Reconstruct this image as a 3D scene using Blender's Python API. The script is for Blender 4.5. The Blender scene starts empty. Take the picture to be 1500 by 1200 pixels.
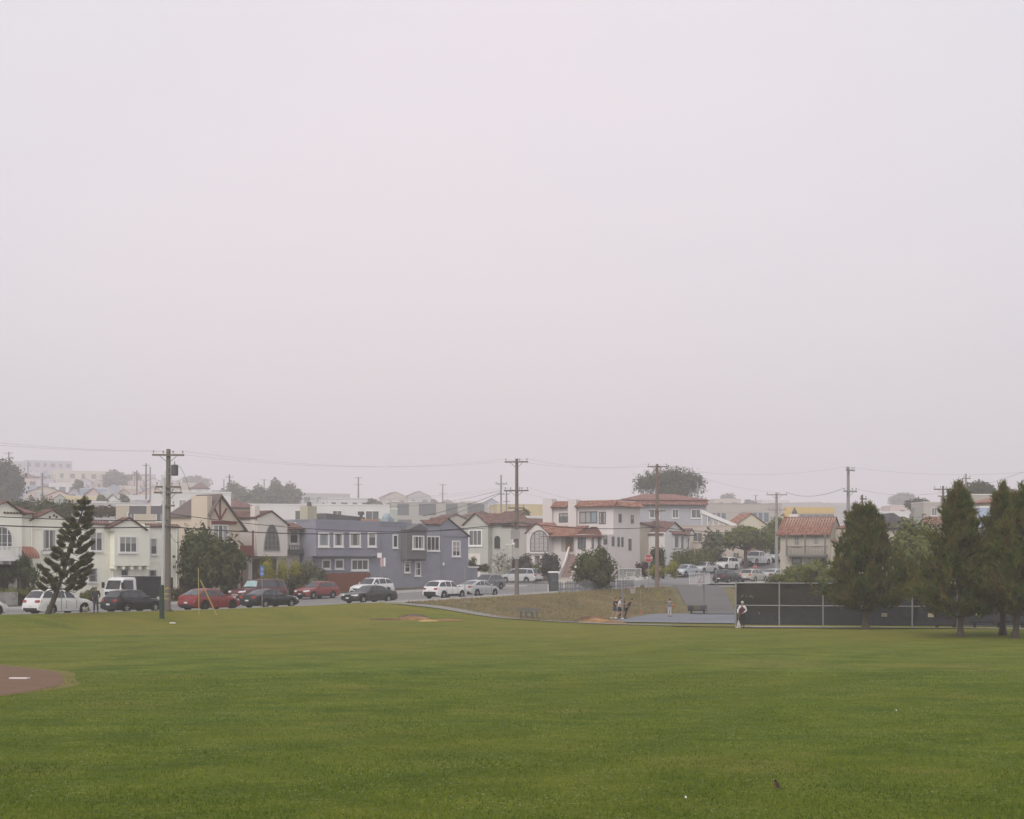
import bpy, math, random
import numpy as np
from mathutils import Vector, Matrix
R = math.radians
random.seed(7)
rng = np.random.default_rng(11)
scene = bpy.context.scene
COL = scene.collection

# ------------------------------------------------------------------ measured layout
EZ, FOC, HOR, CX = 4.2, 2400.0, 822.0, 750.0      # eye height, focal length and horizon of a 1500 px wide frame
PHI = R(55)                                       # direction of the street
UX, UY = math.cos(PHI), math.sin(PHI)
def xy(s, d):                                     # s metres along the street, d metres across it (to the far side)
    return (-30.2 + UX*s - UY*d, 108 + UY*s + UX*d)
def sd(x, y):
    a, b = x + 30.2, y - 108
    return a*UX + b*UY, -UY*a + UX*b
def hit(px, ox, oy, ex, ey):                      # where the view direction px meets a vertical plane
    k = (px - CX)/FOC
    return (k*oy - ox)/(ex - k*ey)
def s_at(px, d):
    o = xy(0, d); return hit(px, o[0], o[1], UX, UY)
def zpx(py, Y): return EZ - (py - HOR)*Y/FOC
def xpx(px, Y): return (px - CX)*Y/FOC
def sst(a, b, v):
    t = min(1, max(0, (v - a)/(b - a))); return t*t*(3 - 2*t)
def lin(v, xs, ys): return float(np.interp(v, xs, ys))

RS = [-60, -6, 0, 13, 25, 37, 50, 65, 75, 95, 116, 160]
RZ = [.9, .72, .68, .60, .66, .84, 1.08, 1.35, 1.5, 1.65, 1.95, 3.2]
def road_z(s, d):
    s = min(s, 165); z = lin(s, RS, RZ)
    if s > 92: z += (s - 92)*0.0042*min(14, max(0, d))
    return z
SKPX = [-900, 0, 60, 100, 200, 260, 330, 440, 560, 700, 900, 1150, 1300, 1400, 1500, 2300]
SKY_ = [678, 683, 688, 700, 708, 718, 730, 740, 754, 764, 772, 775, 775, 772, 768, 762]
RDPX = [-300, 0, 260, 450, 700, 1100, 1500, 2000]
RDY = [2000, 1950, 1800, 1500, 1300, 1150, 1100, 1100]
def far(Y): return Y if Y < 228 else 228 + (Y - 228)*3.3
def low_z(x, y):
    return -0.5*sst(95, 122, y)*sst(-8, 8, x)
def ground_z(x, y):
    s, d = sd(x, y)
    rz = road_z(s, max(-4, min(13, d)))
    if d < -4 and s < 72:
        W = lin(s, [20, 30, 37, 54], [6, 10, 15, 9])
        e = min((-4 - d)/W, (72 - s)/15)
        near = low_z(x, y) + (rz + .1 - low_z(x, y))*(1 - sst(0, 1, e))
    else:
        near = rz + .1
    if d > 13 or (s > 110):
        if y < 60: return near
        px = CX + FOC*x/y
        sk, ry = lin(px, SKPX, SKY_), lin(px, RDPX, RDY)
        y0 = 215.0
        if y > y0:
            t = min(1, (y - y0)/(ry - y0))
            base = lin(px, [-200, 300, 700, 1100, 1500], [812, 818, 826, 815, 815])
            py = base + (sk - base)*t**.75
            z = zpx(py, min(y, ry))
            if y > ry: z -= (y - ry)*.02
            zz = max(near, z)
            return near + (zz - near)*sst(y0, y0 + 40, y) if zz > near else near
    return near

# ------------------------------------------------------------------ materials
def srgb(h):
    h = h.lstrip('#'); v = [int(h[i:i+2], 16)/255 for i in (0, 2, 4)]
    return tuple(c/12.92 if c <= .04045 else ((c + .055)/1.055)**2.4 for c in v)
class NT:
    def __init__(self, name):
        self.m = bpy.data.materials.new(name); self.m.use_nodes = True
        self.t = self.m.node_tree; self.n = self.t.nodes; self.l = self.t.links
        self.b = self.n['Principled BSDF']; self.out = self.n['Material Output']
    def add(self, kind, props=None, **ins):
        nd = self.n.new(kind)
        for k, v in (props or {}).items(): setattr(nd, k, v)
        for k, v in ins.items():
            self.put(nd.inputs[k.replace('_', ' ')], v)
        return nd
    def put(self, sock, v):
        if isinstance(v, bpy.types.NodeSocket): self.l.new(v, sock)
        else: sock.default_value = v
    def noise(self, vec, scale, detail=4, rough=.6):
        nd = self.add('ShaderNodeTexNoise', None, Scale=scale, Detail=detail, Roughness=rough)
        if vec is not None: self.l.new(vec, nd.inputs['Vector'])
        return nd.outputs['Fac']
    def ramp(self, fac, stops):
        nd = self.n.new('ShaderNodeValToRGB'); cr = nd.color_ramp
        while len(cr.elements) < len(stops): cr.elements.new(.5)
        for e, (p, c) in zip(cr.elements, stops):
            e.position = p; e.color = (*c[:3], 1) if hasattr(c, '__len__') else (c, c, c, 1)
        self.l.new(fac, nd.inputs['Fac']); return nd.outputs['Color']
    def mix(self, fac, a, b, blend='MIX'):
        nd = self.n.new('ShaderNodeMix'); nd.data_type = 'RGBA'; nd.blend_type = blend
        self.put(nd.inputs[0], fac)
        for i, v in ((6, a), (7, b)):
            self.put(nd.inputs[i], v if isinstance(v, bpy.types.NodeSocket) else (*v[:3], 1))
        return nd.outputs[2]
    def bump(self, h, strength, dist=.05):
        nd = self.add('ShaderNodeBump', None, Strength=strength, Distance=dist, Height=h)
        self.l.new(nd.outputs['Normal'], self.b.inputs['Normal'])
def clampc(c, k): return tuple(max(0, min(1, v*k)) for v in c)
MATS = {}
def M(name, col, rough=.75, metal=0, var=.14, scale=1.2, bump=0, bscale=30, spec=.35, coat=0, stretch=None):
    if name in MATS: return MATS[name]
    if isinstance(col, str): col = srgb(col)
    t = NT(name); tc = t.add('ShaderNodeTexCoord').outputs['Object']
    v = tc
    if stretch:
        v = t.add('ShaderNodeMapping', None, Vector=tc, Scale=stretch).outputs['Vector']
    f = t.noise(v, scale, 5, .65)
    f2 = t.noise(tc, scale*9, 3)
    c = t.mix(f, clampc(col, 1 - var*1.6), clampc(col, 1 + var*1.2))
    c = t.mix(t.ramp(f2, [(.35, 0.), (.75, .35)]), c, clampc(col, 1 - var))
    t.l.new(c, t.b.inputs['Base Color'])
    t.b.inputs['Roughness'].default_value = rough; t.b.inputs['Metallic'].default_value = metal
    t.b.inputs['Specular IOR Level'].default_value = spec
    if coat: t.b.inputs['Coat Weight'].default_value = coat
    if bump: t.bump(t.noise(tc, bscale, 4), bump, .03)
    MATS[name] = t.m; return t.m
def M_stucco(name, col): return M(name, col, .9, var=.10, scale=.7, bump=.25, bscale=60, stretch=(1, 1, .35), spec=.2)
def M_paint(name, col, rough=.3): return M(name, col, rough, var=.03, scale=.8, spec=.4, coat=.2)
def M_siding(name, col):
    if name in MATS: return MATS[name]
    t = NT(name); tc = t.add('ShaderNodeTexCoord').outputs['Object']
    sx = t.add('ShaderNodeSeparateXYZ', None, Vector=tc)
    saw = t.add('ShaderNodeMath', {'operation': 'FRACT'}); mul = t.add('ShaderNodeMath', {'operation': 'MULTIPLY'})
    t.l.new(sx.outputs['Z'], mul.inputs[0]); mul.inputs[1].default_value = 5.5; t.l.new(mul.outputs[0], saw.inputs[0])
    c = t.mix(t.noise(tc, .6), clampc(col, .86), clampc(col, 1.1))
    c = t.mix(t.ramp(saw.outputs[0], [(.0, .5), (.08, 0.), (1, 0.)]), c, clampc(col, .6))
    t.l.new(c, t.b.inputs['Base Color']); t.b.inputs['Roughness'].default_value = .85
    t.bump(saw.outputs[0], .4, .03); MATS[name] = t.m; return t.m
def M_tile(name, a, b):
    if name in MATS: return MATS[name]
    t = NT(name); uv = t.add('ShaderNodeTexCoord').outputs['UV']
    br = t.add('ShaderNodeTexBrick', {'offset': .5}, Vector=uv, Color1=(*a, 1), Color2=(*b, 1), Mortar=(*clampc(a, .45), 1), Scale=1.0)
    br.inputs['Brick Width'].default_value = .28; br.inputs['Row Height'].default_value = .38
    br.inputs['Mortar Size'].default_value = .035; br.inputs['Mortar Smooth'].default_value = .4
    c = t.mix(t.noise(uv, 1.1, 5), clampc(a, .6), br.outputs['Color']); c = t.mix(.65, c, br.outputs['Color'])
    t.l.new(c, t.b.inputs['Base Color']); t.b.inputs['Roughness'].default_value = .9
    t.bump(br.outputs['Fac'], -.5, .05); MATS[name] = t.m; return t.m
def M_leaf(name, cols, scale=1.5, transl=.22):
    if name in MATS: return MATS[name]
    t = NT(name); tc = t.add('ShaderNodeTexCoord').outputs['Object']
    isl = t.add('ShaderNodeNewGeometry').outputs['Random Per Island']
    f = t.noise(tc, scale, 3)
    n = len(cols)
    c = t.ramp(f, [(.3 + .4*i/max(1, n - 1), cols[i]) for i in range(n)])
    c = t.mix(t.ramp(isl, [(0, 0.), (1, .5)]), c, clampc(cols[(len(cols) - 1)//2 + (len(cols) == 3)], 1.2))
    c = t.mix(t.ramp(isl, [(.0, .5), (.35, 0.)]), c, clampc(cols[0], .75))
    t.l.new(c, t.b.inputs['Base Color']); t.b.inputs['Roughness'].default_value = .8
    t.b.inputs['Specular IOR Level'].default_value = .15
    tr = t.add('ShaderNodeBsdfTranslucent', None, Color=c); ms = t.add('ShaderNodeMixShader', None, Fac=transl)
    t.l.new(t.b.outputs[0], ms.inputs[1]); t.l.new(tr.outputs[0], ms.inputs[2]); t.l.new(ms.outputs[0], t.out.inputs['Surface'])
    MATS[name] = t.m; return t.m
GLASS = M('window_glass', (.055, .06, .062), .12, var=.5, scale=.9, spec=.6)
CURTAIN = M('curtain', (.36, .35, .335), .8, var=.25, scale=3, stretch=(5, 5, .2))
GLASSB = M('pale_glass', (.25, .30, .32), .12, var=.3, scale=.8, spec=.6)
GLASSG = M('curtained_grey_glass', (.135, .14, .14), .15, var=.42, scale=2.2, spec=.6, stretch=(3, 3, .25))
CARGLASS = M('car_glass', (.03, .033, .037), .06, var=.3, spec=.8)
BLACK = M('black_plastic', (.022, .022, .024), .55)
TYRE = M('tyre_rubber', (.02, .02, .021), .85)
RIM = M('alloy_rim', (.42, .42, .44), .35, metal=.6)
RIMD = M('dark_rim', (.06, .06, .065), .4, metal=.5)
CHROME = M('chrome_trim', (.62, .62, .64), .25, metal=.8)
WHITE = M('white_trim', (.74, .73, .71), .6, var=.05)
DGREY = M('dark_grey_trim', (.11, .11, .115), .6)
STEEL = M('galvanised_steel', (.27, .275, .28), .5, metal=.35, var=.12)
WOODP = M('pole_wood', (.17, .145, .13), .95, var=.3, scale=2.5, stretch=(6, 6, .4))
WOODR = M('reddish_pole_wood', (.19, .14, .115), .95, var=.3, scale=2.5, stretch=(6, 6, .4))
WOODG = M('grey_pole_wood', (.28, .275, .26), .95, var=.2, scale=2.5, stretch=(6, 6, .4))
BARK = M('bark', (.085, .065, .05), .95, var=.4, scale=5, bump=.6, bscale=25)
CONC = M('concrete', (.37, .355, .34), .9, var=.14, scale=.6, bump=.2)
LAMPG = M('headlight_glass', (.66, .67, .68), .15, spec=.8)
TAIL = M('tail_light_red', (.30, .015, .012), .2, spec=.7)
AMBER = M('amber_lens', (.55, .2, .06), .2)
PLATE = M('number_plate', (.66, .66, .64), .5)

# ------------------------------------------------------------------ mesh helpers
class MB:
    def __init__(s): s.v = []; s.f = []; s.mi = []; s.uv = {}
    def add(s, vs, fs, m=0):
        o = len(s.v); s.v += [tuple(v) for v in vs]
        for f in fs: s.f.append(tuple(i + o for i in f)); s.mi.append(m)
    def box(s, x0, x1, y0, y1, z0, z1, m=0):
        if x0 > x1: x0, x1 = x1, x0
        if y0 > y1: y0, y1 = y1, y0
        if z0 > z1: z0, z1 = z1, z0
        s.add([(x, y, z) for z in (z0, z1) for y in (y0, y1) for x in (x0, x1)],
              [(0, 2, 3, 1), (4, 5, 7, 6), (0, 1, 5, 4), (2, 6, 7, 3), (0, 4, 6, 2), (1, 3, 7, 5)], m)
    def poly(s, pts, m=0): s.add(pts, [tuple(range(len(pts)))], m)
    def prism(s, pts, off, m=0):                  # polygon pts, extruded by off
        n = len(pts); o = Vector(off)
        a = [Vector(p) for p in pts]; b = [p + o for p in a]
        s.add(a + b, [tuple(range(n))[::-1], tuple(range(n, 2*n))] + [(i, (i+1) % n, n + (i+1) % n, n + i) for i in range(n)], m)
    def rings(s, rs, cap=True, m=0, close=True):
        n = len(rs[0]); vs = [p for r in rs for p in r]; fs = []
        for k in range(len(rs) - 1):
            for i in range(n if close else n - 1):
                j = (i + 1) % n; fs.append((k*n + i, k*n + j, (k+1)*n + j, (k+1)*n + i))
        if cap: fs += [tuple(range(n))[::-1], tuple(range((len(rs)-1)*n, len(rs)*n))]
        s.add(vs, fs, m)
    def tube(s, pts, rad, n=6, m=0, cap=True):
        P = [Vector(p) for p in pts]; rs = []
        if not hasattr(rad, '__len__'): rad = [rad]*len(P)
        for i, p in enumerate(P):
            t = (P[min(i+1, len(P)-1)] - P[max(i-1, 0)]).normalized()
            a = t.cross(Vector((0, 0, 1)) if abs(t.z) < .9 else Vector((1, 0, 0))).normalized(); b = t.cross(a)
            rs.append([p + (a*math.cos(2*math.pi*k/n) + b*math.sin(2*math.pi*k/n))*rad[i] for k in range(n)])
        s.rings(rs, cap, m)
    def ell(s, c, r, nu=10, nv=6, m=0):
        rs = []
        for j in range(nv + 1):
            th = -math.pi/2 + math.pi*j/nv
            cr = max(.02, math.cos(th))
            rs.append([(c[0] + r[0]*cr*math.cos(2*math.pi*i/nu), c[1] + r[1]*cr*math.sin(2*math.pi*i/nu), c[2] + r[2]*math.sin(th)) for i in range(nu)])
        s.rings(rs, True, m)
    def roofquad(s, e0, e1, r1, r0, pitch=.3, amp=.05, m=0, thick=.08):   # corrugated barrel tile slope with a thickness
        e0, e1, r1, r0 = map(Vector, (e0, e1, r1, r0))
        L = (e1 - e0).length; n = max(2, int(L/pitch)*6); nr = ((e1 - e0).cross(r0 - e0)).normalized()
        if nr.z < 0: nr = -nr
        o = len(s.v); S = (r0 - e0).length
        for i in range(n + 1):
            t = i/n; h = amp*math.sin(2*math.pi*t*L/pitch)
            a = e0.lerp(e1, t) + nr*h; b = r0.lerp(r1, t) + nr*h
            s.v += [tuple(a), tuple(b), tuple(a - nr*(thick + h)), tuple(b - nr*(thick + h))]
        for i in range(n):
            k = o + 4*i
            for f, uvq in (((k, k+4, k+5, k+1), True), ((k+2, k+3, k+7, k+6), False), ((k, k+2, k+6, k+4), False), ((k+1, k+5, k+7, k+3), False)):
                if uvq: s.uv[len(s.f)] = [(L*i/n, 0), (L*(i+1)/n, 0), (L*(i+1)/n, S), (L*i/n, S)]
                s.f.append(f); s.mi.append(m)
        for k in (o, o + 4*n): s.f.append((k, k+1, k+3, k+2)); s.mi.append(m)
    def build(s, name, mats, parent=None, smooth=None, loc=None):
        me = bpy.data.meshes.new(name)
        me.from_pydata(s.v, [], s.f)
        if not isinstance(mats, (list, tuple)): mats = [mats]
        for m in mats: me.materials.append(m)
        if len(mats) > 1: me.polygons.foreach_set('material_index', s.mi)
        if s.uv or any(k in m.name for m in mats for k in ('tile', 'slate', 'shingle')):
            ul = me.uv_layers.new(name='UVMap').data
            for q in ul: q.uv = (.14, .19)
            for fi, q in s.uv.items():
                p = me.polygons[fi]
                for li, c in zip(p.loop_indices, q): ul[li].uv = c
        import bmesh
        bm = bmesh.new(); bm.from_mesh(me); bmesh.ops.recalc_face_normals(bm, faces=bm.faces[:]); bm.to_mesh(me); bm.free()
        if smooth:
            me.polygons.foreach_set('use_smooth', [True]*len(me.polygons)); me.set_sharp_from_angle(angle=R(smooth))
        o = bpy.data.objects.new(name, me); COL.objects.link(o)
        if parent is not None: o.parent = parent
        if loc: o.location = loc
        return o
def npmesh(name, verts, faces, mats, parent=None, mi=None):
    verts = np.asarray(verts, np.float32); faces = np.asarray(faces, np.int32); k = faces.shape[1]
    me = bpy.data.meshes.new(name); me.vertices.add(len(verts)); me.vertices.foreach_set('co', verts.ravel())
    me.loops.add(faces.size); me.loops.foreach_set('vertex_index', faces.ravel())
    me.polygons.add(len(faces)); me.polygons.foreach_set('loop_start', np.arange(0, faces.size, k, dtype=np.int32))
    me.update(calc_edges=True)
    for m in (mats if isinstance(mats, (list, tuple)) else [mats]): me.materials.append(m)
    if mi is not None: me.polygons.foreach_set('material_index', mi)
    o = bpy.data.objects.new(name, me); COL.objects.link(o)
    if parent is not None: o.parent = parent
    return o
def tag(o, label=None, cat=None, group=None, kind=None):
    if label: o['label'] = label
    if cat: o['category'] = cat
    if group: o['group'] = group
    if kind: o['kind'] = kind
    return o
def thing(name, label, cat, loc, rz=0, group=None):
    o = bpy.data.objects.new(name, None); COL.objects.link(o); o.empty_display_size = .3
    o.location = loc; o.rotation_euler = (0, 0, rz)
    return tag(o, label, cat, group)
# ------------------------------------------------------------------ cars
CARS = {  # L, W, H, wheel r, front axle x, rear axle x, hood z, belt z, deck z, windscreen base, roof front, roof rear, rear glass base
 'suv':     (4.65, 1.86, 1.68, .36, 1.42, -1.28, 1.03, 1.06, 1.08, 1.02, .28, -1.70, -2.12),
 'crossover': (4.35, 1.78, 1.60, .34, 1.36, -1.24, .98, 1.00, 1.04, .98, .25, -1.50, -1.98),
 'coupe_suv': (4.70, 1.92, 1.62, .37, 1.46, -1.34, 1.00, 1.02, 1.10, 1.00, .25, -1.25, -2.15),
 'sedan':   (4.90, 1.86, 1.47, .34, 1.50, -1.36, .93, .95, 1.02, .98, .22, -.98, -1.78),
 'hatch':   (4.45, 1.76, 1.49, .32, 1.36, -1.34, .92, .96, 1.06, 1.12, .15, -.95, -1.98),
 'wagon':   (4.45, 1.78, 1.56, .33, 1.36, -1.24, .97, .99, 1.02, 1.04, .30, -1.62, -2.08),
 'minivan': (5.10, 1.98, 1.76, .34, 1.62, -1.40, 1.02, 1.05, 1.06, 1.62, .75, -2.05, -2.44),
 'big_suv': (5.60, 2.02, 1.95, .39, 1.75, -1.55, 1.16, 1.18, 1.18, 1.02, .55, -2.45, -2.70),
 'pickup':  (5.60, 2.00, 1.85, .40, 1.75, -1.70, 1.15, 1.15, 1.15, 1.05, .50, -.75, -.95),
}
def interp(x, pts): return float(np.interp(x, [p[0] for p in pts], [p[1] for p in pts]))
def car(label, cat, kind, paint, loc, heading, group='cars parked along the street', rim=RIM, plate_back=True, cladding=False, rails=False, chrome=False, shade=None, name=None, z=None):
    L, W, H, wr, xf, xr, hood, belt, deck, ws, rf, rr, rg = CARS[kind]
    root = thing(name or 'parked_' + cat.replace(' ', '_'), label, cat, loc, heading, group)
    hw = W/2; h2 = L/2
    ztop = [(-h2, .74), (-h2 + .05, deck - .10), (-h2 + .16, deck - .01), (rg, deck + .0), (rg + .4, belt + .05), (ws - .3, belt + .0), (ws, hood + .015), ((ws + h2)/2, hood - .05), (h2 - .35, hood - .14), (h2 - .10, hood - .26), (h2, .60)]
    ztop.sort()
    def w_at(x):
        t = abs(x)/h2; k = .15 if x > 0 else .10
        return hw*(1 - k*max(0, (t - .55)/.45)**2.2)
    xs = set(np.linspace(-h2, h2, 27).tolist()); Ra = wr + .06
    for xw in (xf, xr):
        for a in np.linspace(-1, 1, 9): xs.add(xw + Ra*math.sin(a*math.pi/2))
        xs.add(xw - Ra - .015); xs.add(xw + Ra + .015)
    xs = sorted(xs); rs = []
    for x in xs:
        zb = .24 if abs(x) < h2 - .25 else .24 + .10*(abs(x) - h2 + .25)/.25
        for xw in (xf, xr):
            if abs(x - xw) <= Ra + 1e-4: zb = wr + math.sqrt(max(0, Ra*Ra - (x - xw)**2))
        zt = interp(x, ztop); w = w_at(x); zs = max(zt - .16, zb + .06); zm = max(min(.62, zs - .04), zb + .03)
        half = [(w*.955, zb), (w, zm), (w*.985, zs), (w*.93, zt - .03), (w*.80, zt + .012)]
        rs.append([(x, y, zz) for y, zz in half] + [(x, 0, zt + .03)] + [(x, -y, zz) for y, zz in half[::-1]])
    b = MB(); b.rings(rs, cap=True, close=False)
    # greenhouse
    zro = [(rg, deck + .0), (rr, H - .075), ((rr*.55 + rf*.45), H), (rf, H - .045), (ws, hood + .0)]
    wb0, wt0 = .95, .70
    hmax = H - belt
    def gsec(x):
        zr = interp(x, zro); zb = interp(x, ztop) - .02; hh = max(0.0, min(1, (zr - zb)/hmax))
        wb = w_at(x)*wb0 - .02; wt = wb - (wb - hw*wt0)*hh
        return zb, zr, wb, wt
    gx = sorted(set(np.linspace(rg, rr, 5).tolist() + np.linspace(rr, rf, 9).tolist() + np.linspace(rf, ws, 6).tolist()))
    gr = []
    for x in gx:
        zb, zr, wb, wt = gsec(x); e = min(.07, .3*max(.001, zr - zb))
        gr.append([(x, wb, zb), (x, wt, zr - e), (x, wt*.90, zr - e*.25), (x, 0, zr + .012), (x, -wt*.90, zr - e*.25), (x, -wt, zr - e), (x, -wb, zb)])
    b.rings(gr, cap=True, close=False)
    body = b.build('body', paint, root, smooth=38)
    # glass
    def side(xa, xb, t0, t1, sgn, name='window'):
        g = MB(); cols = []
        for x in np.linspace(xa, xb, 9):
            zb, zr, wb, wt = gsec(x); e = min(.07, .3*max(.001, zr - zb)); col = []
            lo = max(zb + .05, belt + .01); hi = zr - e - .045
            if hi < lo + .015: hi = lo + .015
            for z in (lo, hi):
                t = (z - zb)/max(.001, zr - e - zb); y = wb + (wt - wb)*t + .012
                col.append((x, sgn*y, z))
            cols.append(col)
        g.rings(cols, cap=False, close=False); return g.build(name, CARGLASS, root)
    xA, xB = ws - .28*(ws - rf) - .05, -.12 if kind != 'pickup' else -.1
    xC = rr + .20 if kind in ('sedan', 'hatch', 'coupe_suv') else rr + .62
    if kind == 'pickup': xC = rr + .12
    xD = rg + .42*(rr - rg)
    for sg in (1, -1):
        side(xB + .05, xA, 0, 1, sg); side(xC + .05, xB - .05, 0, 1, sg)
        if kind != 'pickup': side(min(xD, xC - .25), xC - .03, 0, 1, sg)
    def screen(x0, x1, name, inset):
        g = MB(); cols = []
        nrm = 1 if x0 > x1 else -1
        for k in range(7):
            x = x0 + (x1 - x0)*(.07 + .83*k/6); zb, zr, wb, wt = gsec(x); e = min(.07, .3*max(.001, zr - zb))
            y = wt - inset
            cols.append([(x + .012*nrm, -y, zr - e*.35 + .012), (x + .016*nrm, -y*.5, zr + .012), (x + .018*nrm, 0, zr + .026), (x + .016*nrm, y*.5, zr + .012), (x + .012*nrm, y, zr - e*.35 + .012)])
        g.rings(cols, cap=False, close=False); return g.build(name, CARGLASS, root)
    wsn = screen(ws, rf, 'windscreen', .08)
    if shade:
        g = MB(); cols = []
        for k in range(4):
            x = ws + (rf - ws)*(.14 + .66*k/3); zb, zr, wb, wt = gsec(x); y = wt - .16
            cols.append([(x + .03, -y, zr + .02), (x + .045, 0, zr + .05), (x + .03, y, zr + .02)])
        g.rings(cols, cap=False, close=False); g.build('sun_shade', shade, wsn)
    screen(rg, rr, 'rear_window', .10)
    # underbody, bumpers, trim
    u = MB(); u.box(-h2 + .18, h2 - .2, -hw + .24, hw - .24, .2, .62); u.build('underbody', BLACK, root)
    t = MB()
    if cladding:
        t.box(xr + Ra + .02, xf - Ra - .02, hw - .06, hw + .012, .22, .42); t.build('sill_cladding', BLACK, root)
        t = MB(); t.box(xr + Ra + .02, xf - Ra - .02, -hw - .012, -hw + .06, .22, .42)
    we = w_at(h2)
    if t.v: t.build('sill_cladding', BLACK, root)
    t = MB(); t.box(h2 - .04, h2 + .025, -we*.82, we*.82, .28, .50); t.build('bumper', BLACK, root)
    t = MB(); t.box(-h2 - .02, -h2 + .04, -we*.86, we*.86, .29, .47 if not cladding else .62); t.build('bumper', BLACK, root)
    gl = MB(); gl.box(h2 - .07, h2 + .012, -we*.42, we*.42, .56, .70); gl.build('grille', CHROME if chrome else BLACK, root)
    for sg in (1, -1):
        for xx in (xB, xC if kind not in ('pickup',) else rr, xA - .05):
            ln = MB(); y = w_at(xx); ln.box(xx - .008, xx + .008, sg*(y - .03), sg*(y + .004), .42, belt - .12); ln.build('door_seam', BLACK, root)
    for sg in (1, -1):
        for xx in (xB + .12, (xC + .18)):
            hd = MB(); y = w_at(xx)*.992; hd.box(xx, xx + .16, sg*(y - .01), sg*(y + .022), belt - .2, belt - .165); hd.build('door_handle', CHROME if chrome else paint, root)
        hl = MB(); x0 = h2 - .20; zc = hood - .27
        hl.rings([[(x0 - .14, sg*(w_at(x0)*.80), zc - .05), (x0 - .14, sg*(w_at(x0 - .14) + .008), zc - .02), (x0 - .18, sg*(w_at(x0 - .14)*.97), zc + .11), (x0 - .16, sg*(w_at(x0)*.72), zc + .11)],
                  [(h2 + .005, sg*we*.50, zc - .07), (h2 - .07, sg*(we - .02), zc - .05), (h2 - .14, sg*(we - .03), zc + .055), (h2 - .05, sg*we*.52, zc + .03)]])
        hl.build('headlight', LAMPG, root)
        tl = MB(); zc = deck - .19
        tl.rings([[(-h2 + .26, sg*(w_at(-h2 + .26) + .006), zc - .02), (-h2 + .26, sg*(w_at(-h2 + .26)*.97), zc + .10), (-h2 + .20, sg*we*.8, zc + .1), (-h2 + .2, sg*we*.8, zc - .05)],
                  [(-h2 + .0, sg*(we - .015), zc - .06), (-h2 + .06, sg*(we - .03), zc + .10), (-h2 + .03, sg*we*.58, zc + .09), (-h2 - .008, sg*we*.56, zc - .05)]])
        tl.build('tail_light', TAIL, root)
        mr = MB(); xm = ws - .42; y = w_at(xm)*.95
        mr.ell((xm, sg*(y + .10), belt + .09), (.07, .12, .075), 8, 5); mr.build('door_mirror', paint, root, smooth=60)
        if rails:
            rl = MB(); rl.tube([(rr + .2, sg*hw*.60, H - .03), (rr + .3, sg*hw*.62, H + .04), (rf - .35, sg*hw*.62, H + .05), (rf - .2, sg*hw*.60, H - .01)], .02, 6); rl.build('roof_rail', DGREY, root)
    p = MB(); p.box(-h2 - .03, -h2 - .022, -.17, .17, .55 if not cladding else .66, .66 if not cladding else .77); p.build('number_plate', PLATE, root)
    p = MB(); p.box(h2 + .026, h2 + .034, -.17, .17, .40, .50); p.build('number_plate', PLATE, root)
    for xw in (xf, xr):
        for sg in (1, -1):
            m = MB(); pr = [(.62, -.01), (.66, 0), (.95, 0), (1, -.03), (1, -.17), (.95, -.2), (.6, -.2)]
            n = 20; y0 = hw - .015
            m.rings([[(xw + wr*r*math.cos(2*math.pi*i/n), sg*(y0 + o), wr + wr*r*math.sin(2*math.pi*i/n)) for i in range(n)] for r, o in pr], cap=False)
            wl = m.build('wheel', TYRE, root, smooth=40)
            m = MB(); 
            m.rings([[(xw + wr*r*math.cos(2*math.pi*i/n), sg*(y0 + o), wr + wr*r*math.sin(2*math.pi*i/n)) for i in range(n)] for r, o in [(.66, -.005), (.60, -.012), (.60, -.09), (.05, -.09)]], cap=False, m=1)
            for k in range(5):
                a = 2*math.pi*k/5 + .3; ca, sa = math.cos(a), math.sin(a); q = wr*.11
                m.prism([(xw + ca*wr*.05 - sa*q, sg*(y0 - .02), wr + sa*wr*.05 + ca*q), (xw + ca*wr*.62 - sa*q*.8, sg*(y0 - .012), wr + sa*wr*.62 + ca*q*.8),
                         (xw + ca*wr*.62 + sa*q*.8, sg*(y0 - .012), wr + sa*wr*.62 - ca*q*.8), (xw + ca*wr*.05 + sa*q, sg*(y0 - .02), wr + sa*wr*.05 - ca*q)], (0, -sg*.04, 0), 0)
            m.build('rim', [rim, BLACK], wl)
    if kind == 'pickup':
        m = MB(); m.box(-h2 + .12, rr - .25, -hw + .12, hw - .12, belt + .0, belt + .055); m.build('bed_cover', BLACK, root)
    return root

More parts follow.
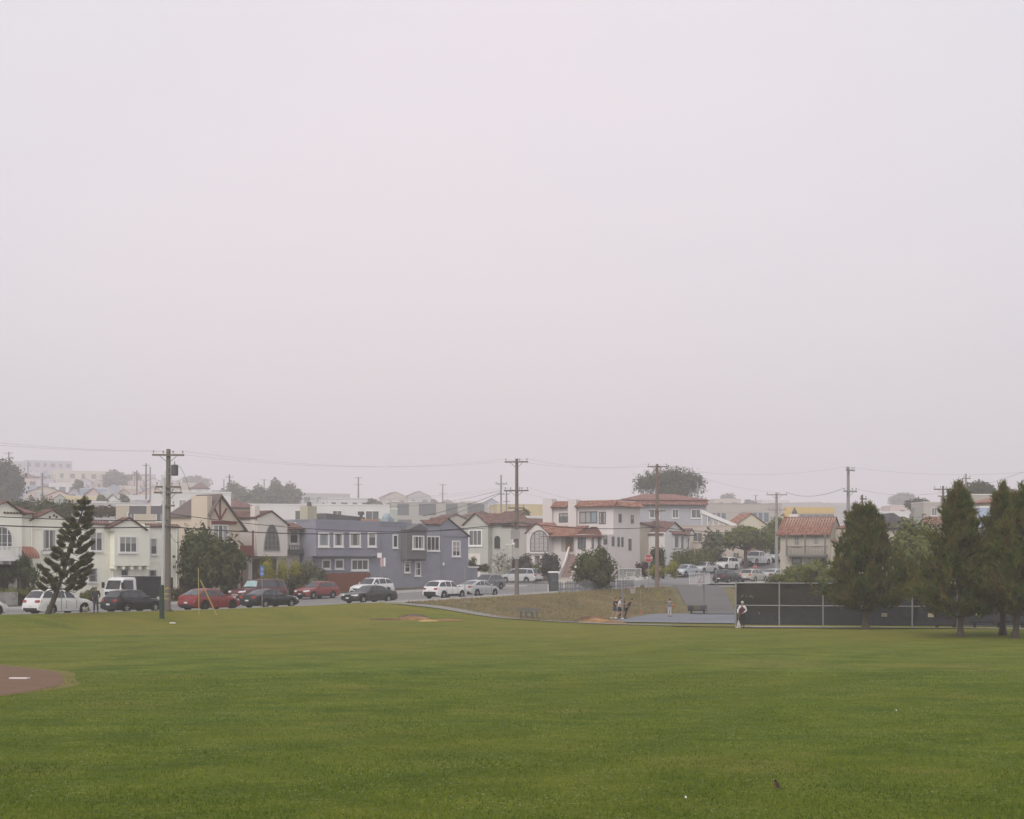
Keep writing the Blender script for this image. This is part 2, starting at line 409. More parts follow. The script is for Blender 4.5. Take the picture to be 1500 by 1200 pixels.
# ------------------------------------------------------------------ houses
class House:
    def __init__(s, name, label, cat, o, rot, zb, group=None):
        s.o, s.rot, s.zb = o, rot, zb; s.e = (math.cos(rot), math.sin(rot)); s.n = (-math.sin(rot), math.cos(rot))
        s.root = thing(name, label, cat, (o[0], o[1], zb), rot, group)
        s.W = s.D = 0
    def f(s, px, py=None, dy=0):                  # pixel -> local X, Z on the front wall (moved dy metres back)
        ox, oy = s.o[0] + s.n[0]*dy, s.o[1] + s.n[1]*dy
        t = hit(px, ox, oy, *s.e); Y = oy + t*s.e[1]
        return t if py is None else (t, zpx(py, Y) - s.zb)
    def sidepx(s, px, py=None, x=0):              # pixel -> local Y, Z on a side wall at local x
        ox, oy = s.o[0] + s.e[0]*x, s.o[1] + s.e[1]*x
        t = hit(px, ox, oy, *s.n); Y = oy + t*s.n[1]
        return t if py is None else (t, zpx(py, Y) - s.zb)
    def P(s, side, a, dep, z, off=0.0):           # point on a wall: a along it, dep outward
        if side == 'F': return (a, off - dep, z)
        if side == 'L': return (off - dep, a, z)
        return (off + dep, a, z)
    def bx(s, m, side, a0, a1, d0, d1, z0, z1, off=0.0, mi=0):
        p, q = s.P(side, a0, d0, z0, off), s.P(side, a1, d1, z1, off)
        m.box(p[0], q[0], p[1], q[1], p[2], q[2], mi)
    def wallbox(s, x0, x1, y0, y1, z0, z1, mat, name='wall', bevel=0):
        m = MB(); m.box(x0, x1, y0, y1, z0, z1); return m.build(name, mat, s.root)
    def rect(s, side, px0, py0, px1, py1, off=0.0):
        if side == 'F': a0, z1 = s.f(px0, py0, off); a1, z0 = s.f(px1, py1, off)
        else: a0, z1 = s.sidepx(px0, py0, off); a1, z0 = s.sidepx(px1, py1, off)
        # use mean height so that the sill stays level
        return min(a0, a1), max(a0, a1), min(z0, z1), max(z0, z1)
    def win(s, side, r, off=0.0, nx=2, ny=1, trim=WHITE, tw=.09, glass=GLASS, sill=True, name='window', bars=False, mull=.06, dep=.07):
        a0, a1, z0, z1 = r; m = MB()
        s.bx(m, side, a0, a1, 0, dep, z1 - tw, z1, off); s.bx(m, side, a0, a1, 0, dep, z0, z0 + tw, off)
        s.bx(m, side, a0, a0 + tw, 0, dep, z0 + tw, z1 - tw, off); s.bx(m, side, a1 - tw, a1, 0, dep, z0 + tw, z1 - tw, off)
        for i in range(1, nx):
            c = a0 + tw + (a1 - a0 - 2*tw)*i/nx; s.bx(m, side, c - mull/2, c + mull/2, 0, dep - .012, z0 + tw, z1 - tw, off)
        for j in range(1, ny):
            c = z0 + tw + (z1 - z0 - 2*tw)*j/ny; s.bx(m, side, a0 + tw, a1 - tw, 0, dep - .02, c - mull/2, c + mull/2, off)
        w = m.build(name, trim, s.root)
        g = MB(); s.bx(g, side, a0 + tw*.6, a1 - tw*.6, .004, .02, z0 + tw*.6, z1 - tw*.6, off); g.build('pane', glass, w)
        wr_ = random.Random(int(a0*100 + z1*37)); hh = z1 - z0; ww = a1 - a0
        if s.root.location[1] < 215 and dep < .1 and ww > .5 and wr_.random() < .8:
            g = MB(); kind_ = wr_.random(); q = tw*1.02
            if kind_ < .45:
                f = .14 + .2*wr_.random(); s.bx(g, side, a0 + q, a0 + q + (ww - 2*q)*f, .021, .026, z0 + q, z1 - q, off); s.bx(g, side, a1 - q - (ww - 2*q)*f, a1 - q, .021, .026, z0 + q, z1 - q, off)
            elif kind_ < .8: s.bx(g, side, a0 + q, a1 - q, .021, .026, z1 - q - (hh - 2*q)*(.25 + .4*wr_.random()), z1 - q, off)
            else: s.bx(g, side, a0 + q, a0 + q + (ww - 2*q)*.55, .021, .026, z0 + q, z1 - q, off)
            g.build('curtain', CURTAIN, w)
        if sill:
            g = MB(); s.bx(g, side, a0 - .08, a1 + .08, 0, dep + .06, z0 - .09, z0, off); g.build('sill', trim, w)
        if bars:
            g = MB(); n = max(3, int((a1 - a0)/.16))
            for i in range(1, n): c = a0 + (a1 - a0)*i/n; s.bx(g, side, c - .012, c + .012, dep + .01, dep + .035, z0, z1, off)
            for c in (z0 + .12, (z0 + z1)/2, z1 - .12): s.bx(g, side, a0, a1, dep + .036, dep + .05, c - .012, c + .012, off)
            g.build('window_bars', DGREY, w)
        return w
    def arch(s, side, r, off=0.0, pointed=0, trim=DGREY, glass=GLASSG, nx=4, ny=5, tw=.1, surround=None, name='arched_window', thick=(.0,)):
        a0, a1, z0, z1 = r; n = 16; c = (a0 + a1)/2; w = (a1 - a0)/2
        def outline(k):
            pts = [(c - w*k, z0 + (1-k)*w)]
            if pointed:
                for i in range(n + 1):
                    u = -1 + 2*i/n; pts.append((c + w*k*(1 if u > 0 else -1)*abs(u)**.55 if False else c + w*k*math.sin(u*math.pi/2), z0 + (z1 - z0 - (1-k)*w)*max(0, 1 - abs(math.sin(u*math.pi/2))**2.2)**.62))
            else:
                zs = z1 - w
                for i in range(n + 1):
                    a = math.pi - math.pi*i/n; pts.append((c + w*k*math.cos(a), zs + w*k*math.sin(a)))
            pts.append((c + w*k, z0 + (1-k)*w))
            return pts
        g = MB(); m = MB(); O, I = outline(1), outline(1 - tw/w)
        for i in range(len(O) - 1):
            m.prism([s.P(side, *p, off=off) for p in ((O[i][0], 0, O[i][1]), (O[i+1][0], 0, O[i+1][1]), (I[i+1][0], 0, I[i+1][1]), (I[i][0], 0, I[i][1]))],
                    Vector(s.P(side, 0, .07, 0)) - Vector(s.P(side, 0, 0, 0)))
        s.bx(m, side, a0, a1, 0, .075, z0, z0 + tw, off)
        def top(a):
            q = [p[1] for p in I[1:-1]]; xs_ = [p[0] for p in I[1:-1]]
            return float(np.interp(a, xs_, q))
        for i in range(1, nx):
            a = a0 + (a1 - a0)*i/nx; th = .07 if nx > 3 and i in (1, nx - 1) else .03
            s.bx(m, side, a - th/2, a + th/2, 0, .055, z0 + tw, top(a), off)
        for j in range(1, ny):
            z = z0 + (z1 - z0)*j/ny; xsn = [p[0] for p in I if p[1] >= z - .001]
            if xsn: s.bx(m, side, min(xsn), max(xsn), 0, .05, z - .015, z + .015, off)
        wv = m.build(name, trim, s.root)
        K = outline(.98)
        g.prism([s.P(side, p[0], .004, p[1], off) for p in K], Vector(s.P(side, 0, .016, 0)) - Vector(s.P(side, 0, 0, 0)))
        g.build('pane', glass, wv)
        return wv
    def gable(s, xl, zl, xp, zp, xr, zr, y0, y1, wallm, roofm, over=.25, name='roof', amp=.05, tri=True, z_low=None, rlift=.06):
        """ridge running back from the front wall: gable triangle plus two slopes"""
        if tri:
            m = MB(); zl0 = z_low if z_low is not None else min(zl, zr) - .05
            m.prism([(xl, y0, zl0), (xr, y0, zl0), (xr, y0, zr), (xp, y0, zp), (xl, y0, zl)], (0, y1 - y0, 0)); m.build('gable_wall', wallm, s.root)
        m = MB(); ov = .3; lift = rlift
        def ext(x, z, xq, zq, k):
            L = math.hypot(x - xq, z - zq); return x + (x - xq)/L*k, z + (z - zq)/L*k
        el, er = ext(xl, zl, xp, zp, ov), ext(xr, zr, xp, zp, ov)
        m.roofquad((el[0], y1, el[1] + lift), (el[0], y0 - over, el[1] + lift), (xp, y0 - over, zp + lift), (xp, y1, zp + lift), amp=amp)
        m.roofquad((er[0], y0 - over, er[1] + lift), (er[0], y1, er[1] + lift), (xp, y1, zp + lift), (xp, y0 - over, zp + lift), amp=amp)
        return m.build(name, roofm, s.root)
    def shed(s, x0, x1, y0, z0, y1, z1, roofm, name='roof', amp=.05):
        m = MB(); m.roofquad((x0, y0, z0), (x1, y0, z0), (x1, y1, z1), (x0, y1, z1), amp=amp); return m.build(name, roofm, s.root)
    def hip(s, x0, x1, y0, y1, z0, z1, roofm, over=.35, name='roof', ridge=None, amp=.0):
        x0 -= over; x1 += over; y0 -= over; y1 += over
        w, d = x1 - x0, y1 - y0
        if w >= d: a, b = (x0 + d/2, (y0 + y1)/2, z1), (x1 - d/2, (y0 + y1)/2, z1)
        else: a, b = ((x0 + x1)/2, y0 + w/2, z1), ((x0 + x1)/2, y1 - w/2, z1)
        m = MB(); v = [(x0, y0, z0), (x1, y0, z0), (x1, y1, z0), (x0, y1, z0), a, b]
        fs = [(0, 1, 5, 4), (1, 2, 5), (2, 3, 4, 5), (3, 0, 4), (3, 2, 1, 0)] if w >= d else [(0, 1, 4), (1, 2, 5, 4), (2, 3, 5), (3, 0, 4, 5), (3, 2, 1, 0)]
        m.add(v, fs)
        for i, f in enumerate(fs):
            P = [Vector(v[k]) for k in f]; e = (P[1] - P[0]).normalized(); nn = (P[1] - P[0]).cross(P[2] - P[0]).normalized(); u2 = nn.cross(e)
            m.uv[i] = [((p - P[0]).dot(e), (p - P[0]).dot(u2)) for p in P]
        m.box(x0 + .02, x1 - .02, y0 + .02, y1 - .02, z0 - .14, z0 - .004)
        return m.build(name, roofm, s.root)
    def parapet(s, x0, x1, y0, y1, z, roofm, wallm, h=.0, cap=WHITE, over=.05):
        m = MB(); t = .22
        m.box(x0 - over, x1 + over, y0 - over, y0 + t, z, z + .14); m.box(x0 - over, x1 + over, y1 - t, y1 + over, z, z + .14)
        m.box(x0 - over, x0 + t, y0 + t, y1 - t, z, z + .14); m.box(x1 - t, x1 + over, y0 + t, y1 - t, z, z + .14)
        m.build('parapet', cap, s.root)
        m = MB(); m.box(x0 + t, x1 - t, y0 + t, y1 - t, z + .005, z + .03); m.build('roof', roofm, s.root)
    def chimney(s, x, y, z0, z1, w, d, mat, pot=True):
        m = MB(); m.box(x, x + w, y, y + d, z0, z1); c = m.build('chimney', mat, s.root)
        if pot:
            m = MB(); m.box(x - .06, x + w + .06, y - .06, y + d + .06, z1 + .001, z1 + .12); m.tube([(x + w/2, y + d/2, z1 + .12), (x + w/2, y + d/2, z1 + .5)], [.16, .13], 8); m.build('chimney_cap', mat, c)
        return c

FLATROOF = M('flat_roof_gravel', (.30, .29, .28), .95)
REDTILE = M_tile('red_tile', (.235, .105, .08), (.33, .185, .15))
PALETILE = M_tile('weathered_red_tile', (.16, .085, .072), (.25, .155, .13))
ORTILE = M_tile('orange_tile', (.27, .115, .078), (.42, .245, .185))
SLATE = M_tile('dark_slate', srgb('#4d474a'), srgb('#5d5759'))
BROWNROOF = M_tile('brown_shingle', srgb('#695855'), srgb('#7a6966'))

def backhouse(label, px, Y, W, D, H, ytop, wall, roof='flat', rot=PHI, roofm=None, cols=(3, 2), glass=GLASSG, name='house', cat='house', group=None, trim=WHITE, rh=1.4, fp=0, zbase=None, floors=None, noside=False, wsize=(1.1, 1.3), chim=False):
    """a house further off: walls, roof, windows on the two sides one can see. ytop = pixel row of the eave, H = height shown"""
    k = far(Y)/Y; Y = far(Y); W, D, H, rh, wsize = W*k, D*k, H*k, rh*k, (wsize[0]*k, wsize[1]*k)
    x = xpx(px, Y); e = (math.cos(rot), math.sin(rot)); n = (-e[1], e[0])
    o = (x - e[0]*W/2 - n[0]*D*.0, Y - e[1]*W/2)
    zt = zpx(ytop, Y); zb = zt - H
    h = House(name, label, cat, o, rot, zb, group)
    ext = max(9, zb - ground_z(o[0], o[1]) + 2)
    m = MB(); m.box(0, W, 0, D, -ext, H); m.build('wall', wall, h.root)
    if roof == 'flat': h.parapet(0, W, 0, D, H + .002, roofm or FLATROOF, wall, cap=trim)
    elif roof == 'hip': h.hip(0, W, 0, D, H + .15, H + .15 + rh, roofm)
    elif roof == 'gable': h.gable(0, H, W/2, H + rh, W, H, 0, D, wall, roofm)
    elif roof == 'sidegable':                     # ridge parallel to the front
        m = MB(); m.prism([(.02, 0, H - .02), (.02, D, H - .02), (.02, D/2, H + rh)], (W - .04, 0, 0)); m.build('gable_wall', wall, h.root)
        m = MB(); m.roofquad((-.3, -.35, H - .12), (W + .3, -.35, H - .12), (W + .3, D/2, H + rh + .06), (-.3, D/2, H + rh + .06)); m.roofquad((W + .3, D + .35, H - .12), (-.3, D + .35, H - .12), (-.3, D/2, H + rh + .06), (W + .3, D/2, H + rh + .06)); m.build('roof', roofm, h.root)
    elif roof == 'front':                         # flat roof with a tiled skirt along the front
        h.parapet(0, W, 0, D, H + .002, FLATROOF, wall, cap=trim); h.shed(-.1, W + .1, -.75*k, H - .55*k, .12, H + .35*k, roofm)
    fl = floors or max(1, int(H/k/2.9))
    for j in range(fl):
        z0 = H - (2.15 + 2.75*j)*k
        if roof == 'front': z0 -= .35*k
        if z0 < -3*k: break
        for side, cnt, ln in (('F', cols[0], W), ('L', 0 if noside else cols[1], D)):
            for i in range(cnt):
                c = ln*(i + .5)/cnt; ww = min(wsize[0]*(1.25 if (i + j) % 2 else .85), ln/cnt*.8)
                if Y > 400:
                    g = MB(); h.bx(g, side, c - ww/2, c + ww/2, 0, .05, z0, z0 + wsize[1]); g.build('window', glass, h.root)
                else: h.win(side, (c - ww/2, c + ww/2, z0, z0 + wsize[1]), nx=2 if ww > .9 else 1, trim=trim, glass=glass)
    if chim: h.chimney(W*.3, D*.25, H, H + 1.3*k, .6*k, .6*k, wall)
    return h
# ------------------------------------------------------------------ plants
G_PINE = M_leaf('pine_needles', [(.026, .048, .010), (.060, .088, .016), (.110, .116, .024), (.150, .088, .030), (.075, .102, .020)], 1.0, .18)
G_NORF = M_leaf('araucaria_needles', [(.055, .068, .022), (.095, .10, .034), (.135, .12, .05)], 1.2, .1)
G_DARK = M_leaf('dark_leaves', [(.026, .036, .014), (.06, .076, .024), (.10, .105, .035)], .8)
G_OLIVE = M_leaf('olive_leaves', [(.05, .062, .018), (.11, .128, .032), (.165, .17, .05)], .8)
G_GREY = M_leaf('grey_green_leaves', [(.065, .076, .045), (.115, .128, .07), (.155, .155, .095)], .7)
G_YEL = M_leaf('yellow_green_leaves', [(.09, .105, .018), (.21, .215, .03), (.33, .28, .04)], 1.2)
G_RUST = M_leaf('rusty_leaves', [(.05, .035, .02), (.11, .065, .03), (.10, .09, .035)], 1.0)
G_CYP = M_leaf('cypress_foliage', [(.024, .034, .014), (.045, .058, .02), (.07, .076, .028)], .5, .1)
G_HEDGE = M_leaf('hedge_leaves', [(.045, .058, .015), (.09, .108, .026), (.13, .135, .036)], 1.5)
def unit(n):
    v = rng.normal(size=(n, 3)); return v/np.linalg.norm(v, axis=1, keepdims=True)
def leafcloud(lobes, n, size, aspect=1.8, shell=.55, flat=0.0, up=.25, rough=.16):
    """quads scattered through the outer part of several lumpy lobes"""
    vol = np.array([l[1][0]*l[1][1] + l[1][1]*l[1][2] + l[1][0]*l[1][2] for l in lobes]); cnt = (n*vol/vol.sum()).astype(int) + 1
    V = []
    for (c, r), k in zip(lobes, cnt):
        u = unit(k); ph = rng.random(3)*6.28
        lump = 1 + rough*np.sin(u[:, 0]*5 + ph[0])*np.sin(u[:, 1]*5 + ph[1]) + rough*.8*np.sin(u[:, 2]*9 + u[:, 0]*6 + ph[2])
        rad = (shell + (1 - shell)*rng.random(k)**.6)*lump
        p = np.array(c) + u*np.array(r)*rad[:, None]
        nrm = u + rng.normal(size=(k, 3))*.55 + np.array([0, 0, up]); nrm /= np.linalg.norm(nrm, axis=1, keepdims=True)
        t = np.cross(nrm, unit(k)); t /= np.linalg.norm(t, axis=1, keepdims=True) + 1e-9; b = np.cross(nrm, t)
        s = size*(.6 + .8*rng.random(k))[:, None]
        bend = nrm*s*.25
        V.append(np.stack([p - t*s*.5*aspect*.5, p + b*s*.5 + bend*.5, p + t*s*.5*aspect*.5, p - b*s*.5 + bend*.5], 1))
    V = np.concatenate(V).reshape(-1, 3); F = np.arange(len(V)).reshape(-1, 4)
    return V, F
def core(lobes, k=.62):
    vs, fs = [], []
    for c, r in lobes:
        m = MB(); m.ell(c, [q*k for q in r], 9, 6)
        o = len(vs); vs += m.v
        for f in m.f:
            f = [i + o for i in f]
            if len(f) == 4: fs.append(f)
            else:
                for i in range(1, len(f) - 1, 2): fs.append([f[0], f[i], f[i+1], f[min(i+2, len(f)-1)]] if i + 2 < len(f) else [f[0], f[i], f[i+1], f[i+1]])
    return np.array(vs), np.array([f for f in fs if len(set(f)) == 4])
def crown_mesh(lobes, n, size, mat, parent, name='crown', k=.62, **kw):
    V, F = leafcloud(lobes, n, size, **kw)
    cv, cf = core(lobes, k)
    return npmesh(name, np.concatenate([V, cv]), np.concatenate([F, cf + len(V)]), mat, parent)
def auto_lobes(w, h, n, flat=1.0, seed=0, base=0.0, taper=0.0):
    r = random.Random(seed); L = []
    for i in range(n):
        t = (i + .5)/n; a = i*2.4 + r.random(); z = base + h*(.16 + .68*t)
        k = (1 - taper*t)*math.sin(math.pi*(.22 + .6*t))
        L.append(((math.cos(a)*w*.25*k, math.sin(a)*w*.25*k, z), (w*.30*k + w*.07*r.random(), w*.30*k + w*.07*r.random(), h*(.24 + .1*r.random())*flat)))
    return L
def shrub(label, px, py0, py1, wpx, Y, mat, n=1500, size=.14, k=.62, rough=.16, name='shrub', cat='bush', group=None, lobes=None, nl=6, seed=None, taper=.0, aspect=1.8, stem=False, depth=None, x=None):
    size *= far(Y)/Y; Y = far(Y)
    ppm = FOC/Y; w = wpx/ppm; h = (py1 - py0)/ppm; zb = zpx(py1, Y)
    root = thing(name, label, cat, (xpx(px, Y), Y, zb), 0, group)
    L = lobes or auto_lobes(w, h, nl, seed=seed if seed is not None else int(px), taper=taper)
    crown_mesh(L, n, size, mat, root, 'foliage', k=k, aspect=aspect, rough=rough)
    if stem:
        m = MB(); m.tube([(0, 0, -.3), (0, 0, h*.5)], [.07, .04], 6); m.build('stem', BARK, root)
    return root
def limbs(m, base, tips, r0, r1=.03, n=6, sag=.0):
    for t in tips:
        b, t = Vector(base), Vector(t); mid = b.lerp(t, .5) + Vector((random.uniform(-.1, .1), random.uniform(-.1, .1), sag))*(t - b).length
        m.tube([b, mid, t], [r0, (r0 + r1)*.5, r1], n)
def tree(label, px, py0, py1, wpx, Y, mat, crown_base=.35, n=3000, size=.2, lobes=None, nl=8, group=None, name='tree', flat=1.0, trunk=.16, lean=0, aspect=1.8, seed=None, rough=.16, fork=True, shell=.55):
    size *= far(Y)/Y; trunk *= far(Y)/Y; Y = far(Y)
    ppm = FOC/Y; w = wpx/ppm; h = (py1 - py0)/ppm; zb = zpx(py1, Y)
    root = thing(name, label, 'tree', (xpx(px, Y), Y, zb), 0, group)
    L = lobes(w, h) if lobes else auto_lobes(w, h*(1 - crown_base), nl, flat, seed=seed if seed is not None else int(px), base=h*crown_base)
    crown_mesh(L, n, size, mat, root, aspect=aspect, rough=rough, shell=shell)
    m = MB(); top = h*(crown_base + .12)
    gz = min(-.4, ground_z(xpx(px, Y), Y) - zb - .4)
    m.tube([(-lean*top, 0, gz), (-lean*top*.6, 0, top*.35), (0, 0, top)], [trunk*1.5, trunk, trunk*.8], 9)
    if fork: limbs(m, (0, 0, top*.92), [l[0] for l in L], trunk*.55)
    m.build('trunk', BARK, root)
    return root
def needle_tree(label, px, py0, py1, Y, prof, trunk_r, name='pine_tree', group=None, tufts=1500, seed=1, lean=0.0, bare=.14, needles=16, nl=.26, mat=None, up=.55, brlen=1.0):
    """young pine: bare bole, whorled limbs turned up at the tips, tufts of long needles. prof = list of (fraction of height, radius m)"""
    r = np.random.default_rng(seed); ppm = FOC/Y; h = (py1 - py0)/ppm; zb = zpx(py1, Y)
    root = thing(name, label, 'tree', (xpx(px, Y), Y, zb), 0, group)
    m = MB(); bend = lambda z: lean*math.sin(min(1, z/h)*1.6)*h*.5
    zs = np.linspace(-.3, h*.93, 9)
    m.tube([(bend(max(0, z)), 0, z) for z in zs], [trunk_r*(1.25 if z < .1 else 1)*(1 - .86*max(0, z)/h) for z in zs], 10)
    m.tube([(0, 0, -.25), (0, 0, .18), (0, 0, .5)], [trunk_r*1.9, trunk_r*1.35, trunk_r*1.08], 10)
    fz, fr = [p[0] for p in prof], [p[1]*(1.18 if p[0] < .5 else 1.05) for p in prof]
    centers, dirs = [], []
    nb = int(tufts/30)
    for b in range(nb):
        t = bare + (1 - bare)*((b + r.random())/nb)**.93
        a = b*2.39996 + r.normal()*.3; rad = float(np.interp(min(1, t + .09), fz, fr))*(.60 + .62*r.random())*(1 + .25*math.sin(3*a + 7*t))
        z0 = t*h - .38*rad; z0 = max(bare*h*.8, min(h*.86, z0)); base = np.array([bend(z0), 0, z0])
        d = np.array([math.cos(a), math.sin(a), .18 + up*.4 + .9*max(0, t - .65)]); tip = base + d*rad
        tip[2] += up*.25*rad
        mid = base + d*rad*.5; mid[2] -= .05*rad
        if r.random() < .75: m.tube([base, mid, tip], [max(.015, .045*(1 - t) + .012), .02, .008], 5)
        k = max(9, int(30*(.45 + rad/max(fr))))
        for q in range(k):
            u = .32 + .70*r.random()**.75
            p = (1-u)**2*base + 2*u*(1-u)*mid + u*u*tip + r.normal(size=3)*np.array([.21, .21, .15])*(.5 + .6*rad*.5)
            centers.append(p); dd = (tip - base)/max(.1, rad)*.55 + r.normal(size=3)*.35 + np.array([0, 0, .75*up + .25]); dirs.append(dd/np.linalg.norm(dd))
    # leader shoots, and candles standing up from the branch ends
    for b in range(60):
        t = .25 + .52*r.random()**.8; a = r.random()*6.283; rad = float(np.interp(t, fz, fr))*(.55 + .42*r.random())
        hb = min((.25 + .45*r.random())*(1.2 - .5*t), h*(.94 - t))
        for q in range(7):
            z = t*h + .1 + hb*q/6; centers.append(np.array([bend(min(z, h)) + rad*math.cos(a) + r.normal()*.035, rad*math.sin(a) + r.normal()*.035, z])); dirs.append(np.array([r.normal()*.1, r.normal()*.1, 1.0]))
    for q in range(40):
        z = h*(.80 + .155*r.random()); w = float(np.interp(min(1, z/h), fz, fr))*.5
        centers.append(np.array([bend(min(z, h)) + r.normal()*w*.6, r.normal()*w*.6, z])); dirs.append(np.array([r.normal()*.12, r.normal()*.12, 1.0]))
    C = np.array(centers); D = np.array(dirs); n = len(C)
    C = np.repeat(C, needles, 0); D = np.repeat(D, needles, 0); N = len(C)
    u = unit(N); nd = D*.95 + u*.62; nd /= np.linalg.norm(nd, axis=1, keepdims=True)
    off = (r.random(N)*.34 - .12)[:, None]*D; ln = nl*(.7 + .6*r.random(N))[:, None]
    s = np.cross(nd, unit(N)); s /= np.linalg.norm(s, axis=1, keepdims=True) + 1e-9
    p = C + off; wd = .022
    V = np.stack([p - s*wd, p + s*wd, p + nd*ln + s*wd*.35, p + nd*ln - s*wd*.35], 1).reshape(-1, 3)
    npmesh('crown', V, np.arange(len(V)).reshape(-1, 4), mat or G_PINE, root)
    m.build('trunk', BARK, root)
    return root

# ------------------------------------------------------------------ poles, wires
INS = M('insulator', (.30, .29, .28), .4)
def pole(label, px, Y, ytop, ybase, arms=(), r=.16, mat=None, name='utility_pole', group='utility poles', lean=0.0, transformer=None, extras=None, ztop=None):
    kf = far(Y)/Y; Y = far(Y); r *= kf; arms = [(a, b*kf, c, d) for a, b, c, d in arms]
    zb = zpx(ybase, Y); zt = zpx(ytop, Y) - zb
    root = thing(name, label, 'utility pole', (xpx(px, Y), Y, zb), 0, group)
    m = MB(); m.tube([(0, 0, min(-.6, ground_z(xpx(px, Y), Y) - zb - .5)), (lean*.3, 0, zt*.4), (lean, 0, zt)], [r*1.12, r, r*.72], 10); m.build('pole', mat or WOODP, root)
    pts = {}
    for i, (py, w, rot, ni) in enumerate(arms):
        z = zpx(py, Y) - zb; c, s_ = math.cos(R(rot)), math.sin(R(rot)); k = z/zt
        m = MB(); ox, oy = lean*k + s_*(r + .05), -c*(r + .05)
        P = lambda a, dz=0, q=0: (ox + c*a + s_*q, oy + s_*a - c*q, z + dz)
        m.prism([P(-w/2, -.06, -.045), P(-w/2, -.06, .045), P(-w/2, .06, .045), P(-w/2, .06, -.045)], (c*w, s_*w, 0)); am = m.build('crossarm', mat or WOODP, root)
        if w > 1.6:
            m = MB()
            for sg in (1, -1): m.tube([P(sg*w*.27, -.05, .0), (lean*k, 0, z - .55)], .022, 5)
            m.build('arm_brace', STEEL, am)
        for j in range(ni):
            a = -w/2 + .1 + (w - .2)*j/max(1, ni - 1)
            if abs(a) < .25: a = .3
            m = MB(); m.tube([P(a, .06), P(a, .16), P(a, .2), P(a, .30)], [.02, .02, .06, .045], 7); m.build('insulator', INS, am)
            w_ = root.location; pts[(i, j)] = (w_[0] + P(a)[0], w_[1] + P(a)[1], w_[2] + z + .28)
    if transformer:
        py0, py1, dx = transformer; z0, z1 = zpx(py1, Y) - zb, zpx(py0, Y) - zb
        m = MB(); m.tube([(dx, -.1, z0), (dx, -.1, z0 + .06), (dx, -.1, z1 - .06), (dx, -.1, z1)], [.21, .25, .25, .2], 12)
        tr = m.build('transformer', M('transformer_grey', (.09, .088, .09), .6), root)
        m = MB(); m.box(0, dx, -.14, -.06, z0 + .1, z0 + .16); m.box(0, dx, -.14, -.06, z1 - .2, z1 - .14); m.build('mounting_bracket', STEEL, tr)
        m = MB(); m.tube([(dx, -.1, z1), (dx, -.1, z1 + .22)], [.05, .03], 6); m.build('bushing', INS, tr)
    return root, pts
WIREM = M('wire_black', (.035, .035, .037), .7); WIRET = M('thin_wire_grey', (.16, .155, .155), .7)
def wire(label, a, b, sag, rad=.022, group='overhead wires', name='overhead_wire', n=22):
    a, b = Vector(a), Vector(b); pts = []
    for i in range(n + 1):
        t = i/n; p = a.lerp(b, t) - Vector((0, 0, 4*sag*t*(1 - t))); pts.append(p - a)
    m = MB(); m.tube(pts, rad*(.6 if rad < .012 else 1), 4); o = m.build(name, WIREM if rad > .012 else WIRET, None, loc=a)
    return tag(o, label, 'wire', group)
def pxp(px, py, Y): return (xpx(px, Y), Y, zpx(py, Y))

# ------------------------------------------------------------------ people and animals
SKIN = M('skin', (.42, .25, .18), .6); SKIN2 = M('skin_tan', (.25, .14, .09), .6)
def skinmesh(name, joints, edges, radii, mat, parent, roots, sub=1, mats=None):
    me = bpy.data.meshes.new(name); me.from_pydata(joints, edges, [])
    o = bpy.data.objects.new(name, me); COL.objects.link(o); me.materials.append(mat)
    o.modifiers.new('Skin', 'SKIN')
    sv = me.skin_vertices[0].data if len(me.skin_vertices) else me.skin_vertices.new(name='').data
    for i, r in enumerate(radii):
        sv[i].radius = (r, r) if not hasattr(r, '__len__') else r; sv[i].use_root = i in roots
    o.modifiers.new('Sub', 'SUBSURF').levels = sub; o.modifiers['Sub'].render_levels = sub
    o.modifiers['Skin'].use_smooth_shade = True
    dg = bpy.context.evaluated_depsgraph_get(); dg.update()
    nm = bpy.data.meshes.new_from_object(o.evaluated_get(dg)); bpy.data.objects.remove(o)
    nm.name = name; ob = bpy.data.objects.new(name, nm); COL.objects.link(ob); ob.parent = parent
    if not nm.materials: nm.materials.append(mat)
    return ob
STAND = dict(pelvis=(0, 0, .95), waist=(0, .01, 1.10), chest=(0, .01, 1.32), neck=(0, .01, 1.48), head=(0, -.02, 1.60),
             shL=(.17, .01, 1.42), elL=(.23, .03, 1.14), wrL=(.24, -.04, .90), shR=(-.17, .01, 1.42), elR=(-.23, .03, 1.14), wrR=(-.24, -.04, .90),
             hiL=(.09, 0, .90), knL=(.10, -.03, .50), anL=(.10, .02, .09), hiR=(-.09, 0, .90), knR=(-.10, -.03, .50), anR=(-.10, .02, .09))
